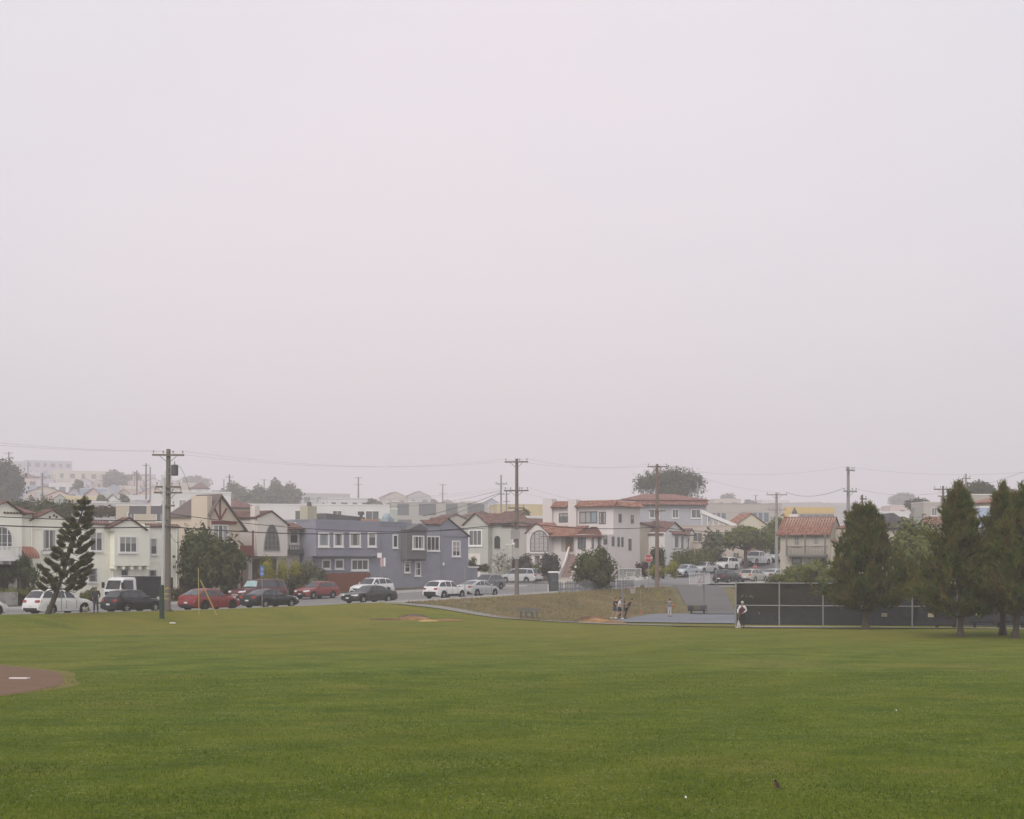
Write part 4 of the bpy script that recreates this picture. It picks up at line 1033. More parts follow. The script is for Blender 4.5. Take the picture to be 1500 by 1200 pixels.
def truck():
    p = at(s_at(204, 10.8), 10.8); root = thing('flatbed_truck', 'white cab-over truck with a dark slatted cargo bed parked by the cream house', 'truck', p, PHI + math.pi)
    m = MB(); sec = []
    for x, zt, zb in ((2.75, 1.25, .45), (2.72, 1.35, .42), (2.45, 2.15, .42), (2.2, 2.3, .42), (1.2, 2.32, .42), (1.12, 2.25, .42)):
        sec.append([(x, -.92, zb), (x, -.95, 1.2), (x, -.86 if zt > 1.4 else -.93, zt - .06), (x, -.78, zt), (x, .78, zt), (x, .86 if zt > 1.4 else .93, zt - .06), (x, .95, 1.2), (x, .92, zb)])
    m.rings(sec); m.build('cab', WH, root, smooth=30)
    g = MB(); g.prism([(2.715, -.78, 1.42), (2.715, .78, 1.42), (2.50, .72, 2.08), (2.50, -.72, 2.08)], (.02, 0, .005)); g.build('windscreen', CARGLASS, root)
    for sg in (1, -1):
        g = MB(); g.prism([(2.58, sg*.945, 1.38), (1.45, sg*.945, 1.38), (1.45, sg*.885, 2.1), (2.38, sg*.885, 2.1)], (0, sg*.015, 0)); g.build('window', CARGLASS, root)
        g = MB(); g.ell((2.77, sg*.68, .78), (.05, .14, .1), 8, 5); g.build('headlight', LAMPG, root)
        g = MB(); g.box(2.62, 2.74, sg*1.0, sg*1.22, 1.5, 1.95); g.tube([(2.6, sg*.9, 1.75), (2.68, sg*1.05, 1.75)], .02, 5); g.build('door_mirror', BLACK, root)
    g = MB(); g.box(2.74, 2.79, -.8, .8, .95, 1.22); g.build('grille', BLACK, root)
    g = MB(); g.box(2.7, 2.85, -.95, .95, .42, .62); g.build('bumper', WH, root)
    b = MB(); b.box(-1.45, 1.0, -1.0, 1.0, .78, .9)
    for sg in (1, -1):
        for k in range(12): b.box(-1.42 + k*.2, -1.42 + k*.2 + .17, sg*.93, sg*1.0, .9, 2.38)
        b.box(-1.45, 1.0, sg*1.001, sg*1.04, 1.3, 1.4); b.box(-1.45, 1.0, sg*1.001, sg*1.04, 2.2, 2.3)
    b.box(.93, 1.0, -.93, .93, .9, 2.38); b.box(-1.45, -1.38, -.93, .93, .9, 2.38)
    b.build('cargo_bed', M('dark_bed_boards', (.035, .035, .038), .8), root)
    c = MB(); c.box(-1.4, 2.4, -.45, .45, .5, .77); c.build('chassis', BLACK, root)
    for xw in (1.95, -.75):
        for sg in (1, -1):
            m = MB(); n = 18
            m.rings([[(xw + .38*r*math.cos(2*math.pi*i/n), sg*(.93 + o), .38 + .38*r*math.sin(2*math.pi*i/n)) for i in range(n)] for r, o in [(.55, -.03), (.6, 0), (.95, 0), (1, -.04), (1, -.2), (.6, -.24)]]); w = m.build('wheel', TYRE, root)
            m = MB(); m.rings([[(xw + .38*r*math.cos(2*math.pi*i/n), sg*(.93 + o), .38 + .38*r*math.sin(2*math.pi*i/n)) for i in range(n)] for r, o in [(.55, -.02), (.3, -.06), (.2, -.0)]]); m.build('rim', RIM, w)
truck()
# ------------------------------------------------------------------ houses along the street
CREAM = M_stucco('cream_stucco', (.84, .83, .72)); CREAM2 = M_stucco('warm_cream_stucco', (.84, .825, .71)); BEIGE = M_stucco('beige_stucco', (.56, .48, .39)); OFFW = M_stucco('off_white_stucco', (.68, .63, .58))
BLUEG = M_siding('blue_grey_siding', (.275, .282, .328)); BLUED = M_siding('dark_grey_siding', (.145, .14, .145)); MAUVE = M_siding('mauve_grey_siding', (.265, .26, .315))
SPAN = M_stucco('white_stucco', (.64, .595, .57)); GREYG = M_stucco('grey_green_stucco', (.46, .46, .415)); REDW = M('red_timber', (.17, .055, .05), .8); TAN = M_stucco('tan_stucco', (.47, .42, .34))
DARKV = M('dark_door_and_painted_depth', (.03, .028, .027), .8)  # near-black door and gate colour; on openings it paints in the dark inside
HG = 'houses along the far side of the street'
# cream house at the left edge: arched window, balcony
h = House('house', 'cream house with a big arched window and white balcony at the left edge', 'house', xy(-2.6, 19), PHI, .95, HG); W1 = 16.0
z1 = h.f(40, 752)[1]
h.wallbox(0, W1, 0, 11, -1.5, z1 - .02, CREAM)
xl, xp_, xr = h.f(-34), h.f(4), h.f(28); zg, zp = h.f(27, 752)[1], h.f(4, 735)[1]
h.gable(xl, zg, xp_, zp, xr, zg, -.35, 3.2, CREAM, PALETILE, z_low=2.4)
h.shed(xp_ - .2, W1 + .15, -.45, z1 + .0, 2.6, h.f(40, 739)[1], PALETILE, amp=.06)
m = MB(); m.box(.2, W1 - .2, 2.6, 10.8, z1, z1 + .12); m.build('flat_roof', FLATROOF, h.root)
a = h.rect('F', -14, 770, 18.5, 808, -.36); h.arch('F', a, off=-.36, trim=WHITE, glass=GLASSG, nx=4, ny=3)
b0, b1, zb0, zb1 = h.rect('F', -18, 811, 18.5, 822, -.4)
m = MB(); m.box(b0, b1, -1.55, -.36, zb0, zb0 + .32); bal = m.build('balcony', WHITE, h.root)
m = MB(); zt = zb0 + 1.15; m.box(b0, b1, -1.55, -1.47, zt - .07, zt); m.box(b1 - .08, b1, -1.469, -.36, zt - .07, zt)
for i in range(20): x = b0 + .05 + (b1 - b0 - .1)*i/19; m.box(x - .025, x + .025, -1.535, -1.485, zb0 + .33, zt - .071)
for i in range(6): y = -1.4 + i*.2; m.box(b1 - .065, b1 - .015, y - .025, y + .025, zb0 + .33, zt - .071)
m.build('balustrade', WHITE, bal)
for px in (-8, 4, 15): 
    x = h.f(px, None, -.3); m = MB(); m.box(x - .1, x + .1, -1.2, -.36, zb0 - .25, zb0 - .001); m.build('balcony_bracket', WHITE, bal)
g0, g1, gz0, gz1 = h.rect('F', -16, 826, 12, 880, -.37); m = MB(); m.box(g0, g1, -.40, -.37, -.2, gz1); m.build('painted_garage_opening', DARKV, h.root)  # flat panel on the wall, the garage's dark inside put into its colour
e0, e1, ez0, ez1 = h.rect('F', 24, 801, 44, 818)
m = MB(); 
for k in range(6):
    t0, t1 = k/6, (k+1)/6; f = lambda t: (-.05 - 1.1*math.sin(t*math.pi/2), ez1 - (ez1 - ez0)*(1 - math.cos(t*math.pi/2))**.8)
    (y0, q0), (y1, q1) = f(t0), f(t1); m.roofquad((e0, y1, q1), (e1, y1, q1), (e1, y0, q0), (e0, y0, q0), amp=.03, thick=.1)
m.build('entrance_hood', ORTILE, h.root)
m = MB(); m.box(e0 + .1, e1 - .1, -.03, .02, -.2, ez0 - .1); m.build('entrance_door', DARKV, h.root)
m = MB(); lx, lz = h.f(21, 818); m.box(lx - .08, lx + .08, -.2, -.0, lz - .2, lz + .25); m.build('wall_lamp', BLACK, h.root)
m = MB(); gx_ = h.f(45.5); m.tube([(gx_, -.08, 0), (gx_, -.08, 6.3)], .05, 6); m.build('downpipe', CREAM, h.root)

# second cream house with the coped gable
h = House('house', 'cream house with a red tiled gable over a window with a flower box', 'house', xy(13.42, 19.05), PHI, .95, HG); W2 = 7.95
zt = h.f(120, 766)[1]; h.wallbox(0, W2, 0, 11, -1.5, zt, CREAM2)
h.parapet(0.02, W2 - .02, .3, 11, zt + .004, FLATROOF, CREAM2, cap=CREAM2)
xl, xp_, xr = h.f(46), h.f(76), h.f(101); h.gable(xl, h.f(46, 761)[1], xp_, h.f(76, 747)[1], xr, h.f(101, 764)[1], -.05, .8, CREAM2, PALETILE, over=.2, z_low=zt - .6)
h.shed(h.f(104), W2, -.2, zt - .05, .25, zt + .2, PALETILE)
w = h.win('F', h.rect('F', 61.5, 775, 82, 805), nx=2, tw=.1, glass=GLASSG)
a0, a1, z0, z1 = h.rect('F', 60.5, 805.5, 82.5, 812); m = MB(); m.box(a0, a1, -.42, -.14, z0, z1 - .1); m.build('flower_box', WHITE, w)
fv, ff = leafcloud([((a0 + (a1 - a0)*t, -.28, z1 - .02), (.35, .16, .16)) for t in (.15, .5, .85)], 160, .1); npmesh('flowers', fv, ff, M_leaf('pink_flowers', [(.06, .07, .03), (.35, .25, .26), (.55, .5, .48)], 6), w)
h.win('F', h.rect('F', 131, 779, 150, 808), nx=2, tw=.1, glass=GLASSG)
h.win('F', h.rect('F', 128.5, 832, 142, 853), nx=1, ny=2, tw=.09, bars=True, glass=GLASSG)
for q in ((72, 757), (78, 755), (82, 757)):
    x, z = h.f(*q); m = MB(); m.tube([(x, -.12, z - .02), (x, -.05, z - .02)], .09, 8); m.build('vent_tile', PALETILE, h.root)

# third cream house, gable on a flat front, corbels under the bay
h = House('house', 'cream house with tile corbels under its bay beside the tall pole', 'house', xy(21.4, 19.0), PHI, .95, HG); W3 = h.f(262.5)
zt = h.f(250, 771)[1]; h.wallbox(0, W3, 0, 11, -1.5, zt, CREAM)
h.parapet(.02, W3, .3, 11, zt + .004, FLATROOF, CREAM, cap=CREAM)
b1 = h.f(213); bz = h.f(190, 829)[1]
m = MB(); m.box(0.02, b1, -.55, -.002, bz, zt - .004); m.build('bay', CREAM, h.root)
h.gable(h.f(163, None, -.55), h.f(163, 772, -.55)[1], h.f(189, None, -.55), h.f(189, 759, -.55)[1], h.f(212, None, -.55), h.f(212, 775, -.55)[1], -.56, .3, CREAM, PALETILE, over=.15, z_low=zt - .5)
h.shed(b1 + .15, W3 + .05, -.2, zt - .05, .25, zt + .2, PALETILE)
for dx in (W3 - .35, .25): m = MB(); m.tube([(dx, -.07, 0), (dx, -.07, zt - .2)], .045, 6); m.build('downpipe', CREAM, h.root)
m = MB(); m.box(b1 + .02, W3, -.03, -.001, 3.1, 3.22); m.build('belt_course', CREAM, h.root)
m = MB(); m.box(b1 + .6, b1 + 1.0, -.16, -.001, 1.0, 1.7); m.build('meter_box', DGREY, h.root)
h.win('F', h.rect('F', 174, 785.5, 200.5, 810, -.55), off=-.55, nx=3, tw=.1, glass=GLASSG)
h.win('F', h.rect('F', 219.5, 788, 230, 813), nx=1, tw=.1, glass=GLASSG)
h.win('F', h.rect('F', 176, 833, 187.5, 844), nx=1, bars=True, glass=GLASSG); h.win('F', h.rect('F', 217.5, 834.5, 229, 845), nx=1, bars=True, glass=GLASSG)
for i in range(5):
    x = .15 + (b1 - .3)*i/4; m = MB(); m.tube([(x, -.50, bz - .16), (x, -.0, bz - .16)], .17, 8); m.build('corbel', CREAM, h.root)
m = MB(); m.box(W3*.0 + h.f(245), h.f(253), -.03, .02, -.3, h.f(249, 846)[1]); m.build('side_gate', DARKV, h.root)

# half timbered house
h = House('house', 'beige half timbered house with a steep gable and broad side chimney', 'house', xy(33.05, 19), PHI, 1.0, HG)
xp_, zp = h.f(322, 725); xr = h.f(357.5); zr = h.f(358, 775)[1]; zl = h.sidepx(300, 751)[1]; W = h.f(352)
h.wallbox(0, W, 0.02, 5.2, -1.5, zr - .16, BEIGE)
m = MB(); m.prism([(0, 0, zr - .15), (xr, 0, zr - .15), (xr, 0, zr), (xp_, 0, zp), (0, 0, zl)], (0, 3.0, 0)); m.box(0.01, W - .01, 3.001, 5.2, zr - .15, zl - .05); m.build('gable_wall', BEIGE, h.root)
m = MB(); A_ = [(-.3, -.25, zl - .2), (xp_, -.25, zp + .08), (xr + .25, -.25, zr - .12), (xp_, 2.9, zp + .08), (-.3, 5.4, zl - .2), (xr + .25, 5.4, zr - .12)]
m.add(A_, [(0, 1, 3, 4), (1, 2, 5, 3), (4, 3, 5)]); q = [(x, y, z - .16) for x, y, z in A_]; m.add(A_ + q, [(0, 1, 7, 6), (1, 2, 8, 7), (0, 6, 10, 4), (2, 5, 11, 8)]); m.add(q, [(0, 4, 3, 1), (1, 3, 5, 2)]); m.build('roof', M('brown_composition_roof', (.155, .125, .118), .9, var=.12, scale=2), h.root)
ya, _ = h.sidepx(309, 730); yb = h.sidepx(284.5, 730)[0]; m = MB(); m.box(-.35, .25, .12, yb, -1, h.sidepx(296, 727)[1]); m.build('chimney', BEIGE, h.root)
T = .1
def timber(p, q, w=.13):
    a, b = h.f(*p), h.f(*q); d = Vector((b[0] - a[0], 0, b[1] - a[1])).normalized(); n_ = Vector((-d.z, 0, d.x))*w/2
    A, B = Vector((a[0], -.075, a[1])), Vector((b[0], -.075, b[1])); m = MB(); m.prism([A - n_, B - n_, B + n_, A + n_], (0, .07, 0)); m.build('timber', REDW, h.root)
timber((322, 727), (322, 762)); timber((313.5, 744), (321.5, 761)); timber((331.5, 745), (322.5, 761))
a0, a1, z0, z1 = h.rect('F', 309.5, 763, 345, 768); m = MB(); m.box(a0, a1, -.14, -.0, z0, z1); m.build('timber', REDW, h.root)
h.win('F', h.rect('F', 311.5, 768.5, 334, 796), nx=3, tw=.09, glass=GLASSG, mull=.1)
a0, a1 = h.f(344), h.f(357.5); m = MB(); m.box(W + .001, a1 + .35, .9, 5, -1.2, h.f(350, 778)[1]); m.build('entry_wall', BEIGE, h.root)
a0, a1, z0, z1 = h.rect('F', 345.5, 799, 357.5, 815.5); m = MB(); m.box(W + .01, W + 1.5, -.25, .89, z0, z1); m.build('porch_balcony', REDW, h.root)
m = MB(); m.box(W + 1.38, W + 1.5, -.24, -.12, z1, h.f(356, 777)[1]); m.box(W + .02, W + .16, -.2, -.06, -1.2, z0); m.build('porch_post', REDW, h.root)
m = MB(); m.box(W*.32, W*.9, -.03, .01, -.3, 2.1); m.build('garage_door', M('brown_garage', (.10, .07, .055), .8), h.root)

# white house with the pointed arch window
h = House('house', 'off white house with a tall pointed arch window left of the blue house', 'house', xy(38.9, 19), PHI, 1.05, HG)
xp_, zp = h.f(397.5, 749); xr = h.f(421); zr = h.f(421, 768)[1]; zl = h.sidepx(350, 755)[1]; W = xr
zlow = h.f(400, 815)[1]
h.wallbox(0, W, 0, 11, zlow, zr - .1, OFFW); h.wallbox(.0, W, 1.1, 10.9, -1.5, zlow - .003, OFFW, 'lower_wall')
h.gable(0, zl - .2, xp_, zp, xr, zr, 0.0, 11, OFFW, PALETILE, over=.12, z_low=zr - .15)
yb = h.sidepx(368, 742)[0]; m = MB(); m.box(-.12, .5, .15, yb, zr - 3, h.sidepx(376, 741)[1]); m.build('chimney', OFFW, h.root)
h.arch('F', h.rect('F', 386, 768, 409.5, 807), pointed=1, trim=M('mid_grey_trim', (.25, .24, .23), .7), glass=GLASSG, nx=4, ny=5, tw=.09)
m = MB(); m.box(.5, W - .4, 1.04, 1.09, -.3, zlow - .25); m.build('garage_door', M('brown_garage', (.10, .07, .055), .8), h.root)
m = MB(); m.box(W + .002, 7.55, 1.6, 10, -1.5, zr - .35); m.build('entry_wall', OFFW, h.root)
h.shed(W + .01, 7.5, .9, h.f(428, 775, 1.2)[1], 2.4, h.f(428, 765, 1.2)[1], PALETILE, 'porch_roof')
h.win('F', h.rect('F', 423.5, 776, 436.5, 797, 1.6), off=1.6, nx=1, tw=.12)
m = MB(); m.box(W + .2, 7.4, 1.0, 1.59, h.f(428, 812, 1.2)[1], h.f(428, 805, 1.2)[1])
for i in range(9): m.box(W + .3 + i*.36, W + .36 + i*.36, 1.02, 1.06, h.f(428, 805, 1.2)[1], h.f(428, 799, 1.2)[1])
m.build('balcony', DGREY, h.root)

# long blue grey corner house
h = House('house', 'long blue grey house with white window frames on the street corner', 'house', xy(46.5, 19), PHI, 1.15, HG); WB = h.f(686)
zt = h.f(500, 764)[1]; xg = h.f(645)
h.wallbox(0, xg, 0, 9, -1.5, zt, BLUEG)
h.parapet(0, h.f(596), 0, 9, zt + .003, FLATROOF, BLUEG, cap=BLUEG)
h.wallbox(xg + .002, WB, -.0, 9, -1.5, h.f(686, 786)[1], MAUVE, 'corner_wall')
h.gable(xg, h.f(645, 768)[1], h.f(655), h.f(655, 759)[1], WB, h.f(686, 785)[1], .0, 2.2, MAUVE, PALETILE, over=.15, z_low=h.f(686, 786)[1] - .2)
h.shed(h.f(622), xg, -.2, h.f(632, 768)[1], .6, h.f(632, 762)[1], PALETILE)
for px in (459.5, 589, 646): m = MB(); x = h.f(px); m.tube([(x, -.08, 0), (x, -.08, zt - .3)], .05, 6); m.build('downpipe', BLUEG, h.root)
m = MB(); m.box(h.f(553), h.f(592), -.05, -.001, zt - .28, zt - .12); m.build('cornice', BLUEG, h.root)
m = MB(); m.box(h.f(553), WB, -.04, -.001, -.3, .35); m.build('plinth', M('grey_plinth', (.22, .22, .225), .9), h.root)
u0, u1, ub = h.f(461, None, -.7), h.f(504, None, -.7), h.f(500, 815, -.7)[1]
m = MB(); m.box(u0, u1, -.85, -.002, ub, zt - .01); m.box(u1 + .002, h.f(552), -.45, -.002, ub, zt - .012); m.build('upper_bay', MAUVE, h.root)
for r_, off, nx, gl in (((466, 780, 482, 801.5), -.85, 1, GLASSB), ((488.5, 780.5, 502.5, 801.5), -.85, 1, GLASSG)): h.win('F', h.rect('F', *r_, off), off=off, nx=nx, tw=.17, glass=gl)
for r_ in ((511.5, 780, 528, 801.5), (538.5, 780, 551, 801.5)): h.win('F', h.rect('F', *r_, -.45), off=-.45, nx=1, tw=.17, glass=GLASSG)
for r_, nx in (((471, 819.5, 484, 834), 1), ((490, 819, 503, 834), 1), ((514, 819, 539.5, 836), 3)): h.win('F', h.rect('F', *r_), nx=nx, tw=.15, glass=GLASSG)
h.win('F', h.rect('F', 575, 783, 582.5, 803), nx=1, tw=.13)
h.win('F', h.rect('F', 592, 822, 600.5, 839), nx=1, ny=2, tw=.12); h.win('F', h.rect('F', 607.5, 822.5, 616, 844), nx=1, ny=2, tw=.12)
o0, o1, oz0, oz1 = h.rect('F', 594, 776, 623, 819, -.6); m = MB(); m.box(o0, o1, -.8, -.003, oz0, oz1); m.build('oriel', BLUED, h.root)
m = MB(); xm = (o0 + o1)/2 + .4; m.prism([(o0 - .1, -.95, oz1 + .003), (o1 + .12, -.95, oz1 + .003), (xm, -.95, h.f(612, 767, -.6)[1])], (0, 1.6, 0)); m.build('oriel_roof', BLUED, h.root)
h.win('F', h.rect('F', 604, 784.5, 621, 805, -.8), off=-.8, nx=2, tw=.13); h.win('F', h.rect('F', 624.5, 785, 643.5, 807.5), nx=3, tw=.13)
for i in range(6): x = o0 + .15 + (o1 - o0 - .3)*i/5; m = MB(); m.box(x - .09, x + .09, -.75, -.004, oz0 - .18, oz0 - .003); m.build('corbel', BLUED, h.root)
h.win('F', h.rect('F', 662, 792, 674, 815.5), nx=2, ny=3, tw=.13)
m = MB(); x, z = h.f(648.5, 827); m.ell((x, -.1, z), (.14, .12, .2), 8, 6); m.build('wall_lamp', WHITE, h.root)
y_ = h.sidepx(424, 762)[0]
m = MB(); m.box(h.f(462), h.f(475.5), 1.0, 2.0, zt, h.f(470, 742, 1)[1]); ch = m.build('chimney', M_stucco('pale_chimney', (.44, .42, .33)), h.root)
m = MB(); xc = h.f(470); m.tube([(xc, 1.5, h.f(470, 742, 1)[1]), (xc, 1.5, h.f(470, 736, 1)[1])], [.25, .2], 8); m.build('chimney_pot', DGREY, ch)
m = MB(); q0, q1 = h.f(478, None, 1.2), h.f(535, None, 1.2); za, zb_ = h.f(480, 752, 1.2)[1], h.f(535, 758, 1.2)[1]; m.prism([(q0, 1.2, zt), (q1, 1.2, zt), (q1, 1.2, zb_), (q0, 1.2, za)], (0, 2.5, 0)); m.build('roof_hatch', BLUED, h.root)
m = MB(); xc, zc = h.f(530, 756, 1); m.tube([(xc, 1.1, zt), (xc, 1.1, zc + .1), (xc, 1.1, zc + .1), (xc, 1.1, zc + .45)], [.15, .15, .32, .32], 8); m.build('roof_vent', DGREY, h.root)
m = MB(); xc, zc = h.f(569, 755, 1.5); m.box(xc - .5, xc + .55, 1.2, 2.4, zt, zt + .5); m.ell((xc, 1.7, zt + .55), (.55, .5, .55), 10, 7); m.build('roof_ventilator', M('pale_blue_metal', (.30, .36, .38), .5), h.root)
m = MB(); m.box(h.f(536), h.f(561), .4, .6, zt, zt + .35); m.build('roof_coping', M('orange_coping', (.5, .3, .2), .8), h.root)
for px in (415, 427):
    pass
a = h.sidepx(424); h.win('L', (a - .9, a + .5, 5.0, 6.8), nx=1, tw=.14)
m = MB(); m.box(WB + .002, WB + 2.8, .8, 3.0, -1.2, h.f(700, 832)[1]); lw = m.build('porch_wall', BLUEG, h.root)
m = MB(); m.box(WB - .02, WB + 2.9, .7, 3.1, h.f(700, 832)[1] + .003, h.f(700, 832)[1] + .15); m.build('coping', WHITE, lw)

# grey green house across the side street
h = House('house', 'grey green house with a white picture window over its garage, across the side street', 'house', xy(99, 39.5), PHI - math.pi/2, 1.3, HG)
W = h.f(719); zt = h.f(700, 768)[1]; x0 = h.f(684)
h.wallbox(x0, W, -.6, 10, -1.4, zt, GREYG); h.gable(x0, zt, (x0 + W)/2, zt + 1.4, W, zt, -.6, 10, GREYG, PALETILE)
m = MB(); W5 = h.f(748); m.box(W + .003, W5, .3, 10, -1.4, zt + .4); m.build('side_wall', GREYG, h.root)
h.shed(W, W5 + .2, -.3, zt + .1, 3, zt + 1.7, PALETILE)
h.win('F', h.rect('F', 686.5, 776, 706.5, 800, -.6), off=-.6, nx=3, tw=.16, glass=GLASSG)
m = MB(); m.box(h.f(688), h.f(708), -.66, -.603, -.5, h.f(700, 811)[1]); m.build('garage_door', OFFW, h.root)
h.arch('F', h.rect('F', 723.5, 784, 734, 805, .3), off=.3, trim=GREYG, glass=DARKV, nx=1, ny=1)
h2 = House('house', 'grey stucco house with square white window frames partly behind the second pole', 'house', xy(99, 33.9), PHI - math.pi/2, 1.4, HG); W = h2.f(768)
zt = h2.f(750, 772)[1]; x0 = h2.f(737.5); h2.wallbox(x0, W, .4, 10, -1.4, zt, M_stucco('grey_stucco', (.42, .40, .37))); h2.hip(x0, W, .4, 10, zt + .15, zt + 1.2, PALETILE)
h2.win('F', h2.rect('F', 741, 777, 748, 797, .4), off=.4, nx=1, ny=2, tw=.16); h2.win('F', h2.rect('F', 750, 777, 757, 797, .4), off=.4, nx=1, ny=2, tw=.16)
for px in (731, 743):
    x, z = h2.f(px, 828); m = MB(); m.rings([[(x + .9*math.cos(a)*q - .3, -.8 + k, -1 + (z + 1.2)*math.sin(a)*q) for a in np.linspace(.1, 1.9, 9)] for q, k in ((1, 0), (.93, 0), (.93, .25), (1, .25), (1, 0))], cap=False, close=False); m.build('stair_arch', OFFW, h2.root)

# the big white corner house
h = House('house', 'large white corner house with red tile roofs, an arched window and a curved stair', 'house', xy(99, 30.4), PHI - math.pi/2, 1.55, HG); WS = 11.4; DS = 9.0
zl1 = h.f(850, 783)[1]; zu = h.f(850, 741, 2.6)[1]; zfl = h.f(790, 812)[1]
h.wallbox(0.2, WS, 0.02, DS, -1.6, zl1, SPAN); 
xu = h.f(796, None, 2.6); h.wallbox(xu, WS - .003, 2.6, DS - .01, zl1 + .003, zu, SPAN, 'upper_wall')
m = MB(); m.box(WS*.30, WS - .35, 3.1, DS - .5, zu + .003, zu + .62); m.build('flat_roof', SPAN, h.root)
h.shed(h.f(810, None, 2.6), h.f(833, None, 2.6), 1.95, zu - .12, 3.1, zu + .65, ORTILE); h.shed(h.f(845, None, 2.6), WS + .45, 1.95, zu - .12, 3.1, zu + .65, ORTILE)
m = MB(); m.roofquad((WS + .55, 1.95, zu - .12), (WS + .55, DS + .4, zu - .12), (WS - .5, DS + .4, zu + .6), (WS - .5, 2.9, zu + .65)); m.build('roof', ORTILE, h.root)
for a, b, t in ((796, 809.5, 731), (833, 845, 732)):
    x0, x1 = h.f(a, None, 2.4), h.f(b, None, 2.4); m = MB(); m.box(x0, x1, 2.25, 3.4, zl1 + .01, h.f((a+b)/2, t, 2.4)[1]); m.build('chimney', SPAN, h.root)
# gabled arch window volume
v0, v1 = h.f(771, None, -1.2), h.f(803, None, -1.2); zg = h.f(787, 780, -1.2)[1]; zp = h.f(787, 766, -1.2)[1]; zb_ = h.f(787, 814, -1.2)[1]
m = MB(); m.box(v0, v1, -1.2, .018, zb_, zg); m.build('gable_bay', SPAN, h.root)
h.gable(v0, zg, (v0 + v1)/2, zp, v1, zg, -1.2, 3, SPAN, ORTILE, over=.15, z_low=zg - .1)
h.arch('F', h.rect('F', 777, 777, 803.2, 808, -1.2), off=-1.2, trim=DGREY, glass=M('curtained_glass', (.42, .39, .385), .3, var=.15), nx=4, ny=5)
a = h.rect('F', 776, 808.5, 804, 811, -1.2); m = MB(); m.box(a[0], a[1], -1.42, -1.203, a[2], a[3]); m.build('arch_sill', SPAN, h.root)
for px in (781, 794): x = h.f(px, None, -1); m = MB(); m.box(x - .25, x + .3, -1.15, -.6, -1.4, zb_ - .003); m.build('pier', SPAN, h.root)
# lower tile skirt, porch, round bay
h.shed(h.f(800), h.f(846), -1.25, zl1 - .2, 2.6, zl1 + 1.15, ORTILE)
bc, br_ = (h.f(861), 0.0), 1.75; nb = 10
an = [math.pi + math.pi*i/nb for i in range(nb + 1)]
arc = [(bc[0] + br_*math.cos(a), bc[1] + .9*br_*math.sin(a)) for a in an]
m = MB(); m.rings([[(x, y, z) for x, y in arc] for z in (zfl - .2, zl1)], cap=True); m.build('round_bay', SPAN, h.root)
m = MB(); n = 60; R0 = [(bc[0] + (br_ + .5)*math.cos(a), bc[1] + .9*(br_ + .5)*math.sin(a), zl1 - .22 + .05*math.sin(i*math.pi/1.5)) for i, a in enumerate(np.linspace(math.pi, 2*math.pi, n))]; R1 = [(bc[0] + .35*math.cos(a), 1.6 + .3*math.sin(a), zl1 + .95 + .03*math.sin(i*math.pi/1.5)) for i, a in enumerate(np.linspace(math.pi, 2*math.pi, n))]
m.rings([R0, R1, [(x, y, z - .15) for x, y, z in R1], [(x, y, z - .15) for x, y, z in R0], R0], cap=False, close=False); m.build('bay_roof', ORTILE, h.root)
a0, a1, z0, z1 = h.rect('F', 822, 783, 843, 808); m = MB(); m.box(a0, a1, -.01, .0, z0, z1); m.build('painted_porch_shade', M_stucco('porch_shadow_wall', (.36, .33, .30)), h.root)  # flat panel in darker stucco, the porch shade put into its colour
a0, a1, z0, z1 = h.rect('F', 829, 784, 838.5, 808); m = MB(); m.box(a0, a1, -.07, -.012, z0, z1); m.build('door', M('brown_door', (.17, .095, .065), .6), h.root)
def bayw(px0, px1, nx, ny):
    # windows follow the curve of the bay
    c = h.f((px0 + px1)/2, None, -1.2); ca = max(-.98, min(.98, (c - bc[0])/br_)); an_ = -math.acos(ca); y = bc[1] + .9*br_*math.sin(an_); off = y + .02
    h.win('F', h.rect('F', px0, 784, px1, 804, off), off=off - .03, nx=nx, ny=ny, trim=DGREY, tw=.12, glass=GLASSG, sill=False, mull=.04, dep=.12)
bayw(847, 858, 2, 2); bayw(863, 870, 1, 2); bayw(873, 879.5, 1, 2)
h.win('F', h.rect('F', 849, 749.5, 875, 766.5, 2.6), off=2.6, nx=3, trim=DGREY, glass=GLASSB, sill=False, tw=.12, mull=.12)
h.win('F', h.rect('F', 877.5, 750, 887.5, 767.5, 2.6), off=2.6, nx=2, ny=2, trim=DGREY, glass=GLASSG, sill=False)
h.win('F', h.rect('F', 819, 752, 833, 765, 2.6), off=2.6, nx=2, ny=2, trim=DGREY, glass=GLASSG, sill=False)
for r_ in ((906.2, 753, 910, 765.5), (924, 755, 927.8, 767), (896, 786, 899.5, 800), (904.3, 787, 907.2, 801), (910, 787, 912.8, 801), (920.5, 789.5, 924.5, 806.5), (884, 784.5, 889, 797.5)):
    q = h.sidepx((r_[0] + r_[2])/2, r_[1], WS); q2 = h.sidepx(r_[0], r_[3], WS)[0]; q3, zb2 = h.sidepx(r_[2], r_[3], WS); zt2 = q[1]
    h.win('R', (min(q2, q3), max(q2, q3), zb2, zt2), off=WS, nx=1, trim=DGREY, tw=.08, glass=GLASSG, sill=False)
q0, z0 = h.sidepx(906, 849, WS); q1, z1 = h.sidepx(929, 833, WS); m = MB(); m.box(WS + .001, WS + .02, q0, q1, z0, z1); m.build('painted_garage_opening', DARKV, h.root)  # flat near-black sheet on the side wall, dark depth put into the colour
